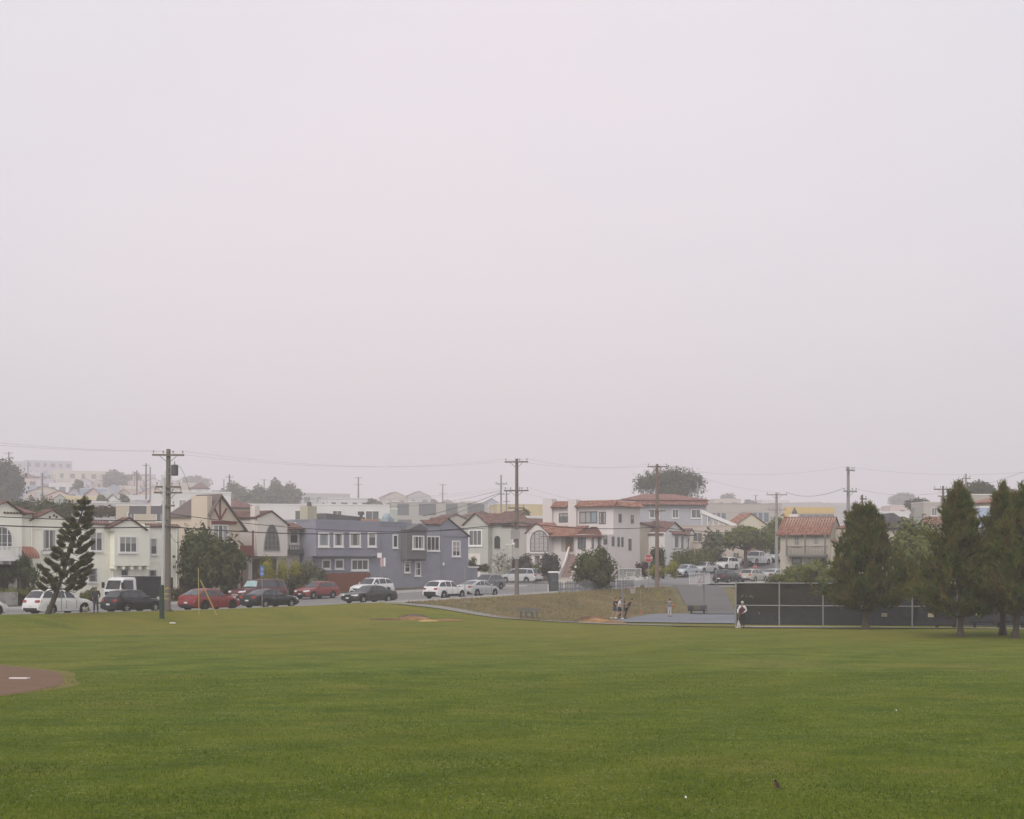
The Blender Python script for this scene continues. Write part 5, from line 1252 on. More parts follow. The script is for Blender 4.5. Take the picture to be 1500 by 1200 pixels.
# curved stair
st = MB(); rl = MB(); p0 = Vector((h.f(838, None, -1.6), -1.0)); p1 = Vector((h.f(829, None, -4.6), -5.2)); P = []
for i in range(15):
    t = i/14; x = p0.x + (p1.x - p0.x)*t**1.4 + .25*math.sin(t*math.pi); y = p0.y + (p1.y - p0.y)*t; z = zfl*(1 - t) + .0*t
    st.box(x - .85, x + .85, y - .17, y + .17, -1.2, z)
    P.append((x, y, z))
st.build('stair', M('stair_brick', (.27, .19, .17), .8), h.root)
for sg in (-.95, .95):
    vs = [(p[0] + sg, p[1], p[2] + .80 + .1*math.cos(i*.5)) for i, p in enumerate(P)]; vs2 = [(p[0] + sg, p[1], -1.2) for p in P]
    rl.rings([[v, (v[0] + .24, v[1], v[2]), (w_[0] + .24, w_[1], w_[2]), w_] for v, w_ in zip(vs, vs2)])
rl.build('balustrade', SPAN, h.root)

# smaller houses to the right of it
HG2 = 'houses along the sloping street'
h = House('house', 'tan stucco house with a small tiled gable beside the white corner house', 'house', xy(109.2, 24), PHI, 1.9, HG2)
W = h.f(975); zt = h.f(960, 777)[1]; h.wallbox(0, W, 0, 10, -2, zt, TAN); h.gable(0, zt, W*.45, h.f(957, 766)[1], W, zt, 0, 10, TAN, PALETILE)
h.arch('F', h.rect('F', 967, 785, 973, 803), trim=TAN, glass=GLASSG, nx=1, ny=1, tw=.08)
h = House('house', 'small white house with arched porch windows and weathered red tiles', 'house', xy(113.4, 21.5), PHI, 2.2, HG2)
WHS = M_stucco('bright_white_stucco', (.68, .66, .65))
x0, W = h.f(974), h.f(1011); zt = h.f(990, 780)[1]; h.wallbox(x0, W, 0, 10, -2.4, zt, WHS); h.gable(x0, zt - .2, h.f(991), h.f(991, 765)[1], W, zt - .3, .4, 10, WHS, PALETILE, tri=True)
h.shed(h.f(984), h.f(1005), -.4, zt - .25, 3, zt + 1.6, PALETILE); h.gable(h.f(1003), zt - .2, h.f(1007.5), h.f(1007, 775)[1], h.f(1012), zt - .2, -.6, 2, WHS, PALETILE, over=.1)
for r_ in ((987, 783, 994, 803), (996.5, 784, 1001.5, 804), (1006, 787, 1009.5, 804)): h.arch('F', h.rect('F', *r_), trim=WHITE, glass=GLASSG, nx=1, ny=1, tw=.1)
st = MB()
for i in range(10): st.box(h.f(990) - .2, h.f(990) + 1.4, -3.4 + i*.34, -3.06 + i*.34, -2.4, -.9 + i*.2)
st.build('stair', CONC, h.root)

# balcony house behind the fence
h = House('house', 'beige house with a red tile roof and a grey wooden balcony behind the fence', 'house', (xpx(1143, 174), 174), R(-22), 1.4, HG2)
W = h.f(1216); WR = h.f(1238); zt = h.f(1180, 781)[1]; dep = 6.4; zr = h.f(1190, 757.5, dep/2)[1]
BG = M_stucco('warm_beige_stucco', (.45, .41, .34)); h.wallbox(0, W, 0, dep, -2.5, zt, BG)
m = MB(); m.prism([(.02, 0, zt), (.02, dep, zt), (.02, dep/2, zr - .05)], (W - .04, 0, 0)); m.build('gable_wall', BG, h.root)
m = MB(); m.roofquad((-.35, -.55, zt - .2), (W + .1, -.55, zt - .2), (W + .1, dep/2, zr), (-.35, dep/2, zr), amp=.07); m.roofquad((W + .1, dep + .4, zt - .2), (-.35, dep + .4, zt - .2), (-.35, dep/2, zr), (W + .1, dep/2, zr), amp=.07); m.build('roof', ORTILE, h.root)
GW = M('grey_timber', (.16, .157, .145), .8)
b0, b1, z0, z1 = h.rect('F', 1151.5, 800, 1210, 812.5, -1.0)
m = MB(); m.box(b0, b1, -1.15, -.001, z0 - .2, z0); bl = m.build('balcony', GW, h.root)
m = MB(); m.box(b0, b1, -1.15, -1.07, z1 - .08, z1); n = int((b1 - b0)/.15)
for i in range(n + 1): x = b0 + .03 + (b1 - b0 - .06)*i/n; m.box(x - .02, x + .02, -1.13, -1.09, z0 + .003, z1 - .083)
m.box(b1 - .08, b1, -1.068, -.02, z1 - .08, z1); m.box(b0, b0 + .08, -1.068, -.02, z1 - .08, z1); m.build('balustrade', GW, bl)
for t in (.015, .48, .98): x = b0 + (b1 - b0)*t; m = MB(); m.box(x - .07, x + .07, -1.14, -1.0, z0 + .004, zt - .08); m.build('balcony_post', GW, bl)
for r_ in ((1161.5, 784, 1173, 800), (1189.5, 783, 1201.5, 799)): h.win('F', h.rect('F', *r_), nx=2, ny=2, tw=.12, glass=GLASSG, trim=M('cream_trim', (.42, .39, .34), .7))
h.win('F', h.rect('F', 1160, 817, 1174, 834), nx=1, ny=2, tw=.14, glass=GLASSG, trim=GW)
h.arch('F', h.rect('F', 1198.5, 818, 1213, 836), trim=DGREY, glass=DARKV, nx=1, ny=1, tw=.12)
m = MB(); m.prism([(W + .002, .15, -2.5), (WR + 1.2, .15, -2.5), (WR + 1.2, .15, h.f(1236, 806)[1]), (W + .002, .15, h.f(1217, 793)[1])], (0, 2.2, 0)); m.build('buttress_wall', BG, h.root)
m = MB(); xa, za = h.f(1218, 794); xb, zb2 = h.f(1236, 807); m.roofquad((xb + .2, 0, zb2), (xb + .2, 2.6, zb2), (xa, 2.6, za + .2), (xa, 0, za + .2)); m.build('porch_roof', ORTILE, h.root)
h.wallbox(W + .003, WR + 1.5, 2.4, dep, -2.5, h.f(1225, 775)[1], BG, 'rear_wall'); h.hip(W + .3, WR + 1.2, 2.6, dep, h.f(1225, 775)[1] + .15, h.f(1225, 768)[1] + .3, ORTILE, over=.2)
h.arch('F', h.rect('F', 1229, 784, 1237, 806, 2.4), off=2.4, trim=BG, glass=DARKV, nx=1, ny=1, tw=.1)
m = MB(); xv, zv = h.f(1163, 757, 3.6); m.box(xv - .5, xv + .5, 3.4, 4.4, zr - .4, zr + .35); mm_ = m.build('chimney', OFFW, h.root)
m = MB(); m.tube([(xv, 3.9, zr + .35), (xv, 3.9, zr + .6), (xv, 3.9, zr + .85), (xv, 3.9, zr + 1.1)], [.3, .28, .12, .03], 8); m.build('chimney_cap', DGREY, mm_)

# dark roofed house and neighbours behind the pines
h = House('house', 'pale house with a dark slate hip roof and a tall grey chimney between the pines', 'house', (xpx(1296, 160), 160), R(8), 1.2, HG2)
W = h.f(1338); zt = h.f(1310, 776)[1]; h.wallbox(0, W, 0, 8, -3, zt, M_stucco('pale_stucco', (.50, .46, .40))); h.hip(0, W, 0, 8, zt + .15, h.f(1310, 752, 3)[1], SLATE, over=.3)
m = MB(); x0, x1 = h.f(1336), h.f(1350); m.box(x0, x1, -.5, .6, -3, h.f(1343, 752)[1]); c_ = m.build('chimney', M_stucco('grey_chimney', (.33, .32, .30)), h.root)
m = MB(); zc = h.f(1343, 752)[1]; m.box(x0 + .1, x1 - .1, -.4, .5, zc + .002, zc + .55); m.box(x0 - .05, x1 + .05, -.55, .65, zc - .35, zc - .2); m.build('chimney_cap', M_stucco('grey_chimney', (.33, .32, .30)), c_)
h.win('F', h.rect('F', 1306, 788, 1314, 806), nx=1, tw=.12, glass=GLASSG)
h = House('house', 'low house with a red tile slope right of the grey chimney', 'house', (xpx(1352, 168), 168), R(6), 1.5, HG2)
W = 8.5; zt = h.f(1370, 767)[1]; h.wallbox(0, W, 0, 7, -3, zt, OFFW); h.shed(-.2, W + .2, -.4, zt - .1, 3, h.f(1370, 757, 3)[1], REDTILE); m = MB(); m.box(.1, W - .1, 3, 6.9, zt, h.f(1370, 757, 3)[1] - .1); m.build('flat_roof', FLATROOF, h.root)
h = House('house', 'tall narrow pale blue house squeezed between the right hand pines', 'house', (xpx(1435, 150), 150), R(4), 1.2, HG2)
W = h.f(1452); zt = h.f(1443, 744)[1]; PB = M_siding('pale_blue_siding', (.42, .48, .60)); h.wallbox(0, W, 0, 6, -3, zt, PB); h.parapet(0, W, 0, 6, zt + .003, FLATROOF, PB, cap=WHITE)

# ------------------------------------------------------------------ walls, fences, hedges and shrubs along the street
def plank_fence(label, s0, s1, d, z0, z1, mat, name='plank_fence', cat='fence', step=.16, group=None):
    x, y = xy(s0, d); zb = road_z(s0, 12); r_ = thing(name, label, cat, (x, y, zb), PHI, group); L = s1 - s0
    m = MB(); n = int(L/step)
    for i in range(n): m.box(i*step, i*step + step - .012, -.012, .012, z0, z1 + .015*math.sin(i*1.7))
    m.build('boards', mat, r_); m = MB()
    for z in (z0 + .3, z1 - .25): m.box(0, L, .013, .06, z, z + .09)
    m.build('rail', mat, r_)
    for i in range(int(L/2.4) + 1): m = MB(); m.box(i*2.4, i*2.4 + .1, .061, .15, z0 - .3, z1 + .05); m.build('post', mat, r_)
    return r_
REDWOOD = M('redwood_boards', (.20, .075, .045), .85, var=.25, scale=2, stretch=(4, 4, .4))
plank_fence('reddish brown plank fence in front of the blue grey house', s_at(464, 17.2), s_at(543.5, 17.2), 17.2, -.2, 2.05, REDWOOD)
plank_fence('dark brown plank fence behind the shrubs of the half timbered house', 29.4, 33.2, 19.6, -.2, 2.0, M('brown_boards', (.11, .06, .045), .9, var=.25, scale=2, stretch=(4, 4, .4)))
m = MB(); x, y = xy(-14, 16.3)
for r_i in range(5):
    for k in range(66): m.box(k*.36 + (.18 if r_i % 2 else 0), k*.36 + .34 + (.18 if r_i % 2 else 0), 0, .3, r_i*.2, r_i*.2 + .185)
m.box(0, 24, .06, .26, -.4, 1.0)
o = m.build('block_wall', M_leaf('grey_block', [(.16, .155, .15), (.27, .26, .25), (.36, .34, .32)], .8, .0), None, loc=(x, y, road_z(-6, 12) + .1)); o.rotation_euler = (0, 0, PHI); tag(o, 'low grey block retaining wall in front of the arched window cream house', 'wall')
def sh(label, px, py0, py1, wpx, d, mat, **k):
    s = s_at(px, d); Y = xy(s, d)[1]; return shrub(label, px, py0, py1, wpx, Y, mat, **k)
sh('low clipped hedge along the top of the block wall', 14, 862, 878, 62, 17.0, G_OLIVE, n=1600, size=.12, name='hedge', cat='hedge', lobes=[((q, q*.9, .45), (.9, .9, .5)) for q in np.linspace(-1.6, 1.6, 5)])
def topiary(w, h): return None
Yt = xy(s_at(30, 17.6), 17.6)[1]
tree('cloud pruned juniper with ball shaped pads by the arched window house', 30, 812, 876, 56, Yt, G_CYP, n=2600, size=.13, trunk=.13, lobes=lambda w, h: [((-.30*w, 0, h*.55), (.26*w, .26*w, h*.26)), ((.02*w, .1, h*.80), (.26*w, .25*w, h*.24)), ((.30*w, 0, h*.50), (.24*w, .25*w, h*.26)), ((.12*w, -.2, h*.62), (.24*w, .22*w, h*.20)), ((-.08*w, .2, h*.62), (.22*w, .22*w, h*.2))], name='juniper_tree')
sh('dark rounded shrub between the juniper and the white SUV', 46, 858, 880, 22, 16.8, G_CYP, n=700, size=.12)
sh('small round olive shrub at the foot of the cream wall beside the walker', 124, 866, 884, 16, 17, G_OLIVE, n=500, size=.12)
sh('spiky small shrub behind the man with the white dog', 134, 862, 884, 14, 17, G_GREY, n=400, size=.16, aspect=3.5)
Yv = xy(s_at(300, 17.6), 17.6)[1]
tree('broad grey green tree filling the gap in front of the half timbered house', 292, 776, 884, 64, Yv, G_DARK, crown_base=.2, n=3600, size=.24, nl=11, trunk=.14, aspect=2.6, seed=4, rough=.3)
tree('dark pine like tree with upswept branches under the half timbered gable', 326, 790, 884, 62, Yv - 1.2, G_DARK, crown_base=.25, n=3600, size=.24, nl=10, trunk=.12, aspect=3.2, seed=9, rough=.32)
sh('rusty orange shrub by the side gate of the cream house', 262, 858, 890, 24, 16.6, G_RUST, n=900, size=.13)
sh('reddish shrub behind the nose of the maroon SUV', 336, 858, 884, 28, 16.8, G_RUST, n=900, size=.13, seed=3)
OV = 'clipped yellow green oval shrubs'
egg = lambda w, h: [((0, 0, h*.40), (w*.5, w*.5, h*.42)), ((0, 0, h*.62), (w*.43, w*.43, h*.40))]
for px, y0, wpx, lab in ((390.5, 813.5, 29, 'largest clipped yellow green oval shrub, below the pointed arch window'), (414, 817, 21, 'middle clipped yellow green oval shrub, narrower than its neighbours'), (432.5, 817, 24, 'clipped yellow green oval shrub nearest the blue grey house')):
    Y_ = xy(s_at(px, 17), 17)[1]; k = Y_/FOC; sh(lab, px, y0, 872, wpx, 17, G_YEL, n=2300, size=.10, name='clipped_shrub', group=OV, lobes=egg(wpx*k, (872 - y0)*k))
sh('sprawling dull green shrub left of the red fence', 452, 822, 874, 44, 16.6, G_GREY, n=2200, size=.16, nl=8)
sh('dark bramble patch behind the dull red wagon', 434, 840, 877, 34, 15.9, M_leaf('bramble', [(.03, .025, .018), (.06, .05, .03), (.075, .07, .035)], 1), n=1300, size=.14)
sh('grey green shrub at the left end of the red fence', 470, 834, 868, 22, 16.5, G_GREY, n=900, size=.15, seed=8)
Y_ = 196.0
sh('spiky agave on the garden wall at the blue house corner', 692, 815, 836, 14, 21.5, G_GREY, n=140, size=.55, aspect=.35, nl=3, name='agave', cat='plant')
sh('low dark shrub on the garden wall at the blue house corner', 706, 826, 838, 26, 21.5, G_DARK, n=700, size=.14)
shrub('bare twiggy brown shrub behind the second pole', 737, 805, 846, 34, 205, M_leaf('brown_twigs', [(.10, .075, .06), (.16, .125, .10)], 1), n=1500, size=.24, nl=9, aspect=.35, k=.15, rough=.4)
shrub('purplish grey bush in front of the arched window bay', 765, 812, 843, 36, 200, M_leaf('purple_grey_leaves', [(.06, .055, .05), (.10, .09, .085)], .8), n=1500, size=.2, nl=6)
shrub('low green hedge behind the silver minivan', 784, 828, 844, 26, 198, G_HEDGE, n=700, size=.16, nl=4)
shrub('dark brownish bush beside the curved stair', 805, 811, 846, 34, 199, M_leaf('brown_green_leaves', [(.045, .04, .032), (.08, .07, .055)], .8), n=2000, size=.22, nl=7)
tree('round topped dark green tree in front of the white corner house', 870, 806, 872, 68, 157, G_DARK, crown_base=.16, n=4600, size=.2, nl=11, flat=1.1, trunk=.13, seed=21)
shrub('dark dome shaped shrub behind the round topped tree', 882, 803, 830, 20, 186, G_CYP, n=700, size=.2, nl=3)
shrub('dark red shrub left of the clipped cypress pair', 941, 823, 846, 24, 186, M_leaf('dark_red_leaves', [(.05, .02, .022), (.09, .035, .035)], 1), n=800, size=.16)
CY = 'clipped dark cypress columns'
col_ = lambda w, h: [((0, 0, h*t), (w*.5, w*.5, h*.2)) for t in (.16, .36, .56, .76)] 
for px, y0, wpx, lab in ((958, 798, 13, 'clipped dark cypress column just left of the third pole'), (969, 798, 13, 'clipped dark cypress column just right of the third pole')):
    k = 184/FOC; shrub(lab, px, y0, 848, wpx, 184, G_CYP, n=1200, size=.14, name='cypress_column', group=CY, lobes=col_(wpx*k, (848 - y0)*k))
shrub('bright yellow green hedge under the stop sign', 960, 826, 846, 26, 180, G_YEL, n=900, size=.14, nl=4, name='hedge', cat='hedge')
shrub('yellow green hedge right of the third pole', 984, 822, 846, 26, 182, G_YEL, n=900, size=.14, nl=4, name='hedge', cat='hedge', seed=77)
HB = 'big rounded hedges on the sloping street'
for px, y0, wpx, lab in ((1002, 804, 34, 'rounded clipped hedge left of its twin, under the small white house'), (1028, 803, 34, 'rounded clipped hedge right of its twin, beside the slim tree')):
    k = 205/FOC; shrub(lab, px, y0, 840, wpx, 205, G_HEDGE, n=2200, size=.2, name='hedge', cat='hedge', group=HB, lobes=[((q*wpx*k*.28, 0, 19*k), (wpx*k*.32, wpx*k*.4, 17*k)) for q in (-1, 0, 1)])
tree('slim grey green street tree beside the rounded hedges', 1044, 778, 838, 34, 209, G_GREY, crown_base=.25, n=1800, size=.3, nl=7, trunk=.16, rough=.3)
def umbrella(w, h): return [((w*q*.40, (abs(q) - .5)*1.5, h*(.70 - .10*abs(q) + .02*math.sin(q*9))), (w*.17, w*.2, h*.20)) for q in (-1, -.6, -.25, .1, .45, .8, 1.05)] + [((0, 0, h*.82), (w*.27, w*.25, h*.15))]
tree('wide umbrella shaped street tree with branching trunk above the parked pickup', 1092, 768, 834, 92, 212, G_OLIVE, n=5200, size=.28, lobes=umbrella, trunk=.24)
tree('olive street tree partly behind the fourth pole', 1142, 758, 832, 50, 222, G_OLIVE, crown_base=.35, n=2600, size=.3, nl=8, trunk=.2)
shrub('big bright green bush behind the dark fence, before the balcony house', 1186, 822, 862, 78, 140, G_OLIVE, n=3600, size=.16, nl=9)
shrub('low olive bush behind the left part of the dark fence', 1148, 838, 862, 56, 138, G_HEDGE, n=2000, size=.14, nl=6, seed=61)
shrub('yellow green bush at the corner of the balcony house', 1232, 812, 845, 30, 150, G_YEL, n=1500, size=.17, nl=5)
tree('large feathery yellow green willow like tree between two pines', 1342, 764, 875, 84, 128, G_OLIVE, crown_base=.06, n=6500, size=.2, nl=12, aspect=3.0, trunk=.15, seed=15, rough=.22)
shrub('yellow green bush right of the first tall pine', 1322, 800, 870, 34, 126, G_OLIVE, n=1800, size=.15, nl=6)
# ------------------------------------------------------------------ buildings further off
st = lambda n, c: M_stucco(n, c)
FB = 'flat roofed buildings behind the street houses'
W_ = st('plain_white', (.66, .65, .64)); Cr = st('pale_cream', (.60, .55, .43)); Pk = st('pale_pink', (.60, .47, .43)); Gy = st('pale_grey', (.46, .45, .44)); Lil = st('lilac_grey', (.46, .44, .48)); Yl = st('pale_yellow', (.66, .56, .30)); Gn = st('pale_sage', (.44, .47, .42)); Bl = st('dusty_blue', (.33, .37, .44)); Be = st('sand', (.50, .44, .36)); YO = st('ochre_yellow', (.58, .40, .12))
Z = 0
backhouse('white flat roofed house with a corner window right behind the half timbered gable', 296, 200, 7, 5, 7, 722, W_, cols=(3, 2), group=FB, rot=R(14))
backhouse('long white flat roofed building behind the blue grey house', 468, 232, 20, 7, 7, 740, W_, cols=(4, 2), group=FB, rot=R(12), wsize=(1.6, 1.4))
backhouse('low sage green house just right of the long white building', 552, 236, 6, 6, 5, 746, Gn, cols=(2, 1), group=FB, rot=R(12))
backhouse('wide fogged grey building with a big central window behind the mauve gable', 644, 285, 17, 9, 8, 737, st('fog_grey', (.40, .385, .35)), cols=(4, 2), group=FB, rot=R(10), wsize=(2.4, 2.0), trim=M('grey_trim', (.25, .24, .23), .7))
backhouse('narrow pinkish tile roofed house left of the tall twin poles', 706, 262, 10, 8, 6, 764, st('dusty_beige', (.42, .38, .34)), 'gable', roofm=PALETILE, rot=R(15), cols=(2, 1), rh=1.6)
backhouse('pale house with a weathered gable roof right behind the grey green house', 668, 240, 8, 8, 6, 770, st('dusty_beige', (.42, .38, .34)), 'gable', roofm=PALETILE, rot=R(18), cols=(2, 1), rh=1.7)
backhouse('yellow walled building left of the white corner house', 782, 262, 12, 8, 7, 739, st('pale_ochre', (.54, .45, .27)), cols=(2, 1), rot=R(10), group=FB)
backhouse('white garage block below the yellow building', 786, 232, 5, 5, 4, 757, W_, cols=(1, 1), rot=R(10), noside=True)
h = backhouse('grey blue house with a red roof edge behind the third pole', 974, 240, 12.5, 8, 9, 734, st('blue_grey_stucco', (.40, .40, .43)), 'front', roofm=REDTILE, rot=R(8), cols=(4, 2), group=FB, wsize=(1.2, 1.3), trim=WHITE)
kf = far(240)/240; h.hip(0, 12.5*kf, 0, 8*kf, 9.15*kf, 10.2*kf, REDTILE, over=.4)
h = House('outside_stair', 'white outdoor stair and deck on the right side of the grey blue house', 'stair', (xpx(1028, far(236)), far(236)), R(8), zpx(775, far(236))); m = MB()
m.prism([(0, 0, 2.4), (5.6, 0, .2), (5.6, 0, .75), (0, 0, 3.0)], (0, 1.2, 0)); m.build('flight', WHITE, h.root); m = MB()
for i in range(6): m.box(i*.9, i*.9 + .1, .1, .2, -.5, 2.3 - .36*i)
m.build('post', WHITE, h.root)
h = House('school_building', 'long low beige building with wide blue grey window bands', 'building', (xpx(1032, far(268)), far(268)), R(2), zpx(790, far(268))); W = h.f(1145); zt = h.f(1090, 738.5)[1]
h.wallbox(0, W, 0, 12, -6, zt, st('school_beige', (.43, .39, .36))); h.parapet(0, W, 0, 12, zt + .003, FLATROOF, Be, cap=st('school_cap', (.30, .27, .26)))
BGL = M('blue_glass', (.13, .17, .22), .15, var=.3)
for r_, nx in (((1034, 751, 1064, 764), 4), ((1085, 750, 1127, 766), 5)): h.win('F', h.rect('F', *r_), nx=nx, glass=BGL, tw=.16, mull=.35, trim=st('school_beige', (.43, .39, .36)))
h = House('hall_building', 'grey hall with an ochre yellow band along its front under a low curved roof', 'building', (xpx(1128, far(300)), far(300)), R(2), zpx(785, far(300))); W = h.f(1262)
m = MB(); m.prism([(0, 0, -6), (W, 0, -6), (W, 0, h.f(1262, 746)[1]), (h.f(1215), 0, h.f(1215, 738)[1]), (h.f(1200), 0, h.f(1200, 735.5)[1]), (h.f(1150), 0, h.f(1150, 736.5)[1]), (0, 0, h.f(1128, 737)[1])], (0, 16, 0)); m.build('wall', st('hall_grey', (.48, .46, .46)), h.root)
a0, a1, z0, z1 = h.rect('F', 1147, 743, 1222, 752.5); m = MB(); m.box(a0, a1, -.25, -.002, z0, z1); m.box(a0, h.f(1156), -.25, -.002, z0 - 3, z0); m.build('yellow_band', YO, h.root)
h.win('F', h.rect('F', 1170, 753, 1222, 758), nx=5, glass=GLASSG, sill=False)
h = backhouse('beige house behind the small white porch house with three tall windows', 1036, 226, 11, 8, 6.3, 771, st('pinkish_beige', (.52, .45, .40)), rot=R(10), cols=(4, 1), group=FB, trim=Be)
backhouse('little cream gable house peeping over the umbrella tree', 1100, 238, 4.5, 6, 5, 768, Cr, 'gable', roofm=ORTILE, rot=R(8), cols=(1, 1), rh=1.6, noside=True)
backhouse('low grey stucco house with a garage under the umbrella tree', 1076, 228, 9, 7, 4.6, 806, st('dull_brown_grey', (.36, .33, .30)), 'front', roofm=PALETILE, rot=R(14), cols=(3, 1))  # walls in a dull brownish grey stucco
backhouse('stucco house with arched garage behind the silver sedan uphill', 1124, 236, 8, 7, 6, 800, st('warm_grey', (.40, .36, .33)), rot=R(14), cols=(2, 1))
m = MB(); m.tube([(0, 0, 0), (0, 0, .3), (0, 0, 1.0), (0, 0, 1.9), (0, 0, 2.5)], [.75, .72, .45, .32, .05], 10); o = m.build('garden_shrine', W_, None, loc=pxp(1047, 832, 214)); tag(o, 'white cone shaped garden ornament beside the slim street tree', 'ornament')
RB = 'houses far behind the right hand pines'
backhouse('pale pink house far behind the dark slate roof', 1322, 330, 5, 6, 5, 741, Pk, rot=R(5), cols=(1, 1), group=RB, noside=True)
backhouse('long white roofed row far behind the dark slate roof', 1336, 290, 16, 6, 3, 750, W_, rot=R(5), cols=(4, 1), group=RB)
backhouse('grey house with a white window behind the narrow pole', 1384, 262, 7, 6, 5, 736, st('dusty_beige', (.42, .38, .34)), rot=R(5), cols=(2, 1), group=RB)
backhouse('stepped beige house between the second pine and the pale blue house', 1428, 238, 6, 6, 6, 725, st('dusty_beige', (.42, .38, .34)), rot=R(5), cols=(2, 1), group=RB)
backhouse('house with an orange tile roof right of the pale blue house', 1466, 222, 5, 6, 6, 738, TAN, 'hip', roofm=ORTILE, rot=R(5), cols=(2, 1), group=RB, rh=.9)
backhouse('small house with a bright orange awning roof beside the pale blue house', 1457, 190, 2.4, 4, 4, 760, TAN, 'hip', roofm=M('bright_orange_roof', (.45, .12, .05), .8), rot=R(5), cols=(1, 1), group=RB, rh=.6, noside=True)
# hillside on the left, read from the photograph row by row
HH = 'houses on the hazy hillside'
RT = PALETILE
H_ = [
 ('topmost grey apartment block on the foggy hill', 34, 560, 9, 9, 10, 676, Gy, 'flat', (4, 3)), ('long lilac grey apartment block below the hill crest', 72, 540, 15, 8, 9, 675, Lil, 'flat', (6, 2)),
 ('wide cream building with a tower like bay on the hillside', 122, 470, 15, 8, 6.5, 690, Cr, 'flat', (5, 2)), ('pale grey house beside the cream hillside building', 160, 500, 7, 6, 5, 693, Gy, 'flat', (2, 2)),
 ('pink house with a pale dome roof below the apartment block', 40, 400, 5, 6, 6, 700, Pk, 'hip', (2, 1)), ('red roofed low house under the lilac apartment block', 66, 330, 8, 6, 4, 722, Be, 'gable', (3, 1)),
 ('slate blue house beside the dark hillside tree', 38, 345, 4.5, 6, 5, 712, Bl, 'flat', (2, 1)), ('white house with a row of square windows in the middle of the hill', 98, 370, 8, 6, 5, 708, W_, 'flat', (4, 1)),
 ('pale yellow bungalow with a low roof', 112, 300, 7, 6, 4, 727, Yl, 'flat', (3, 1)), ('cream block with small windows right of the hill bushes', 184, 400, 7, 6, 6, 712, Cr, 'flat', (4, 2)),
 ('white flat house below the cream block', 200, 318, 7, 6, 4, 726, W_, 'flat', (3, 1)), ('pinkish bungalow left of the tall pole', 224, 330, 5, 5, 4, 722, Pk, 'gable', (2, 1)),
 ('long grey roofed row house above the conifer', 160, 262, 11, 6, 4, 737, Gy, 'flat', (4, 1)), ('tiny white gable house in the bushes', 165, 285, 2.6, 5, 3, 735, W_, 'gable', (1, 1)),
 ('white bungalow directly right of the conifer top', 134, 275, 5, 5, 4, 735, W_, 'flat', (2, 1)), ('pale house with dark sloping roof panels left of the tall pole', 214, 222, 8, 6, 4, 741, Be, 'flat', (2, 1)),
 ('sand coloured house right of the tall pole', 262, 400, 8, 6, 5, 708, Be, 'flat', (3, 1)), ('small pavilion house with a pointed hip roof', 293, 330, 3.6, 4, 3, 716, W_, 'hip', (2, 1)),
 ('white house right of the tall pole behind the crossarms', 262, 250, 8, 7, 6, 722, W_, 'flat', (2, 1)), ('beige hip roofed house in front of the grey tree mass', 344, 226, 6, 6, 5, 745, Be, 'hip', (2, 1)),
 ('peach coloured house below the white flat house', 236, 262, 4, 5, 4, 735, st('peach', (.60, .45, .36)), 'gable', (1, 1)), ('grey cottage at the edge of the dark hedge', 112, 236, 5, 5, 4, 746, Gy, 'flat', (2, 1)),
 ('fog veiled long house right of the tree mass', 468, 380, 15, 7, 5, 723, Gy, 'flat', (5, 1)), ('fog veiled white bungalow under the far pole', 512, 330, 9, 6, 4, 730, W_, 'flat', (4, 1)),
 ('fog veiled house with twin gables above the grey building', 580, 420, 6, 6, 4, 728, Be, 'gable', (2, 1)), ('fog veiled house with a white ridge above the grey building', 614, 420, 6, 6, 4, 727, Gy, 'gable', (2, 1)),
 ('fog veiled pale block left of the twin poles', 700, 360, 11, 6, 5, 742, Gy, 'flat', (4, 1)), ('fog veiled low house between the second pole and the yellow building', 748, 350, 7, 6, 5, 747, W_, 'flat', (3, 1)),
 ('faint beige house on the far right skyline', 1066, 420, 7, 6, 5, 731, Be, 'flat', (2, 1)), ('faint white house on the skyline beside the fourth pole', 1136, 430, 8, 6, 5, 733, W_, 'flat', (3, 1)),
 ('faint grey house on the skyline left of the first pine', 1234, 420, 8, 6, 5, 737, Gy, 'flat', (3, 1)), ('faint pale house on the skyline right of the white corner house', 906, 400, 9, 6, 5, 733, W_, 'flat', (3, 1)),
 ('low sage house behind the hedge of the left cream houses', 90, 232, 5, 5, 4, 748, Gn, 'flat', (2, 1)), ('tan hillside house at the top left of the pole wires', 202, 520, 10, 6, 5, 700, Be, 'flat', (4, 1)),
 ('faint lilac house at the right end of the hill crest', 236, 540, 8, 6, 5, 703, Lil, 'flat', (3, 1)), ('low red tiled row in front of the yellow bungalow', 86, 300, 6, 5, 3, 729, Pk, 'gable', (2, 1)),
 ('grey garage house at the left skyline of the trees', 18, 560, 10, 7, 6, 684, Cr, 'flat', (4, 1)), ('dusty blue bungalow under the cream block', 140, 345, 6, 5, 4, 716, Bl, 'flat', (3, 1)),
]
for lab, px, Y, W, D, Hh, yt, wm, rf, cols in H_:
    backhouse(lab, px, Y, W, D, Hh, yt, wm, rf, rot=R(6 + (px*7) % 22), roofm=(FLATROOF if rf == 'flat' else (RT if (px % 3) else BROWNROOF)), cols=cols, group=HH, rh=1.3)
h = House('roof_panels', 'dark slanted roof panels on the low house left of the tall pole', 'roof panel', (xpx(189, 214), 214), R(8), zpx(753, 214))
for i, (a, b) in enumerate(((0, 2.2), (2.75, 5.0))): m = MB(); m.prism([(a, 0, 0), (b, 0, 0), (b, .5, 1.05), (a, .5, 1.05)], (0, .06, 0)); m.build('panel', M('dark_panel', (.07, .068, .072), .6), h.root)

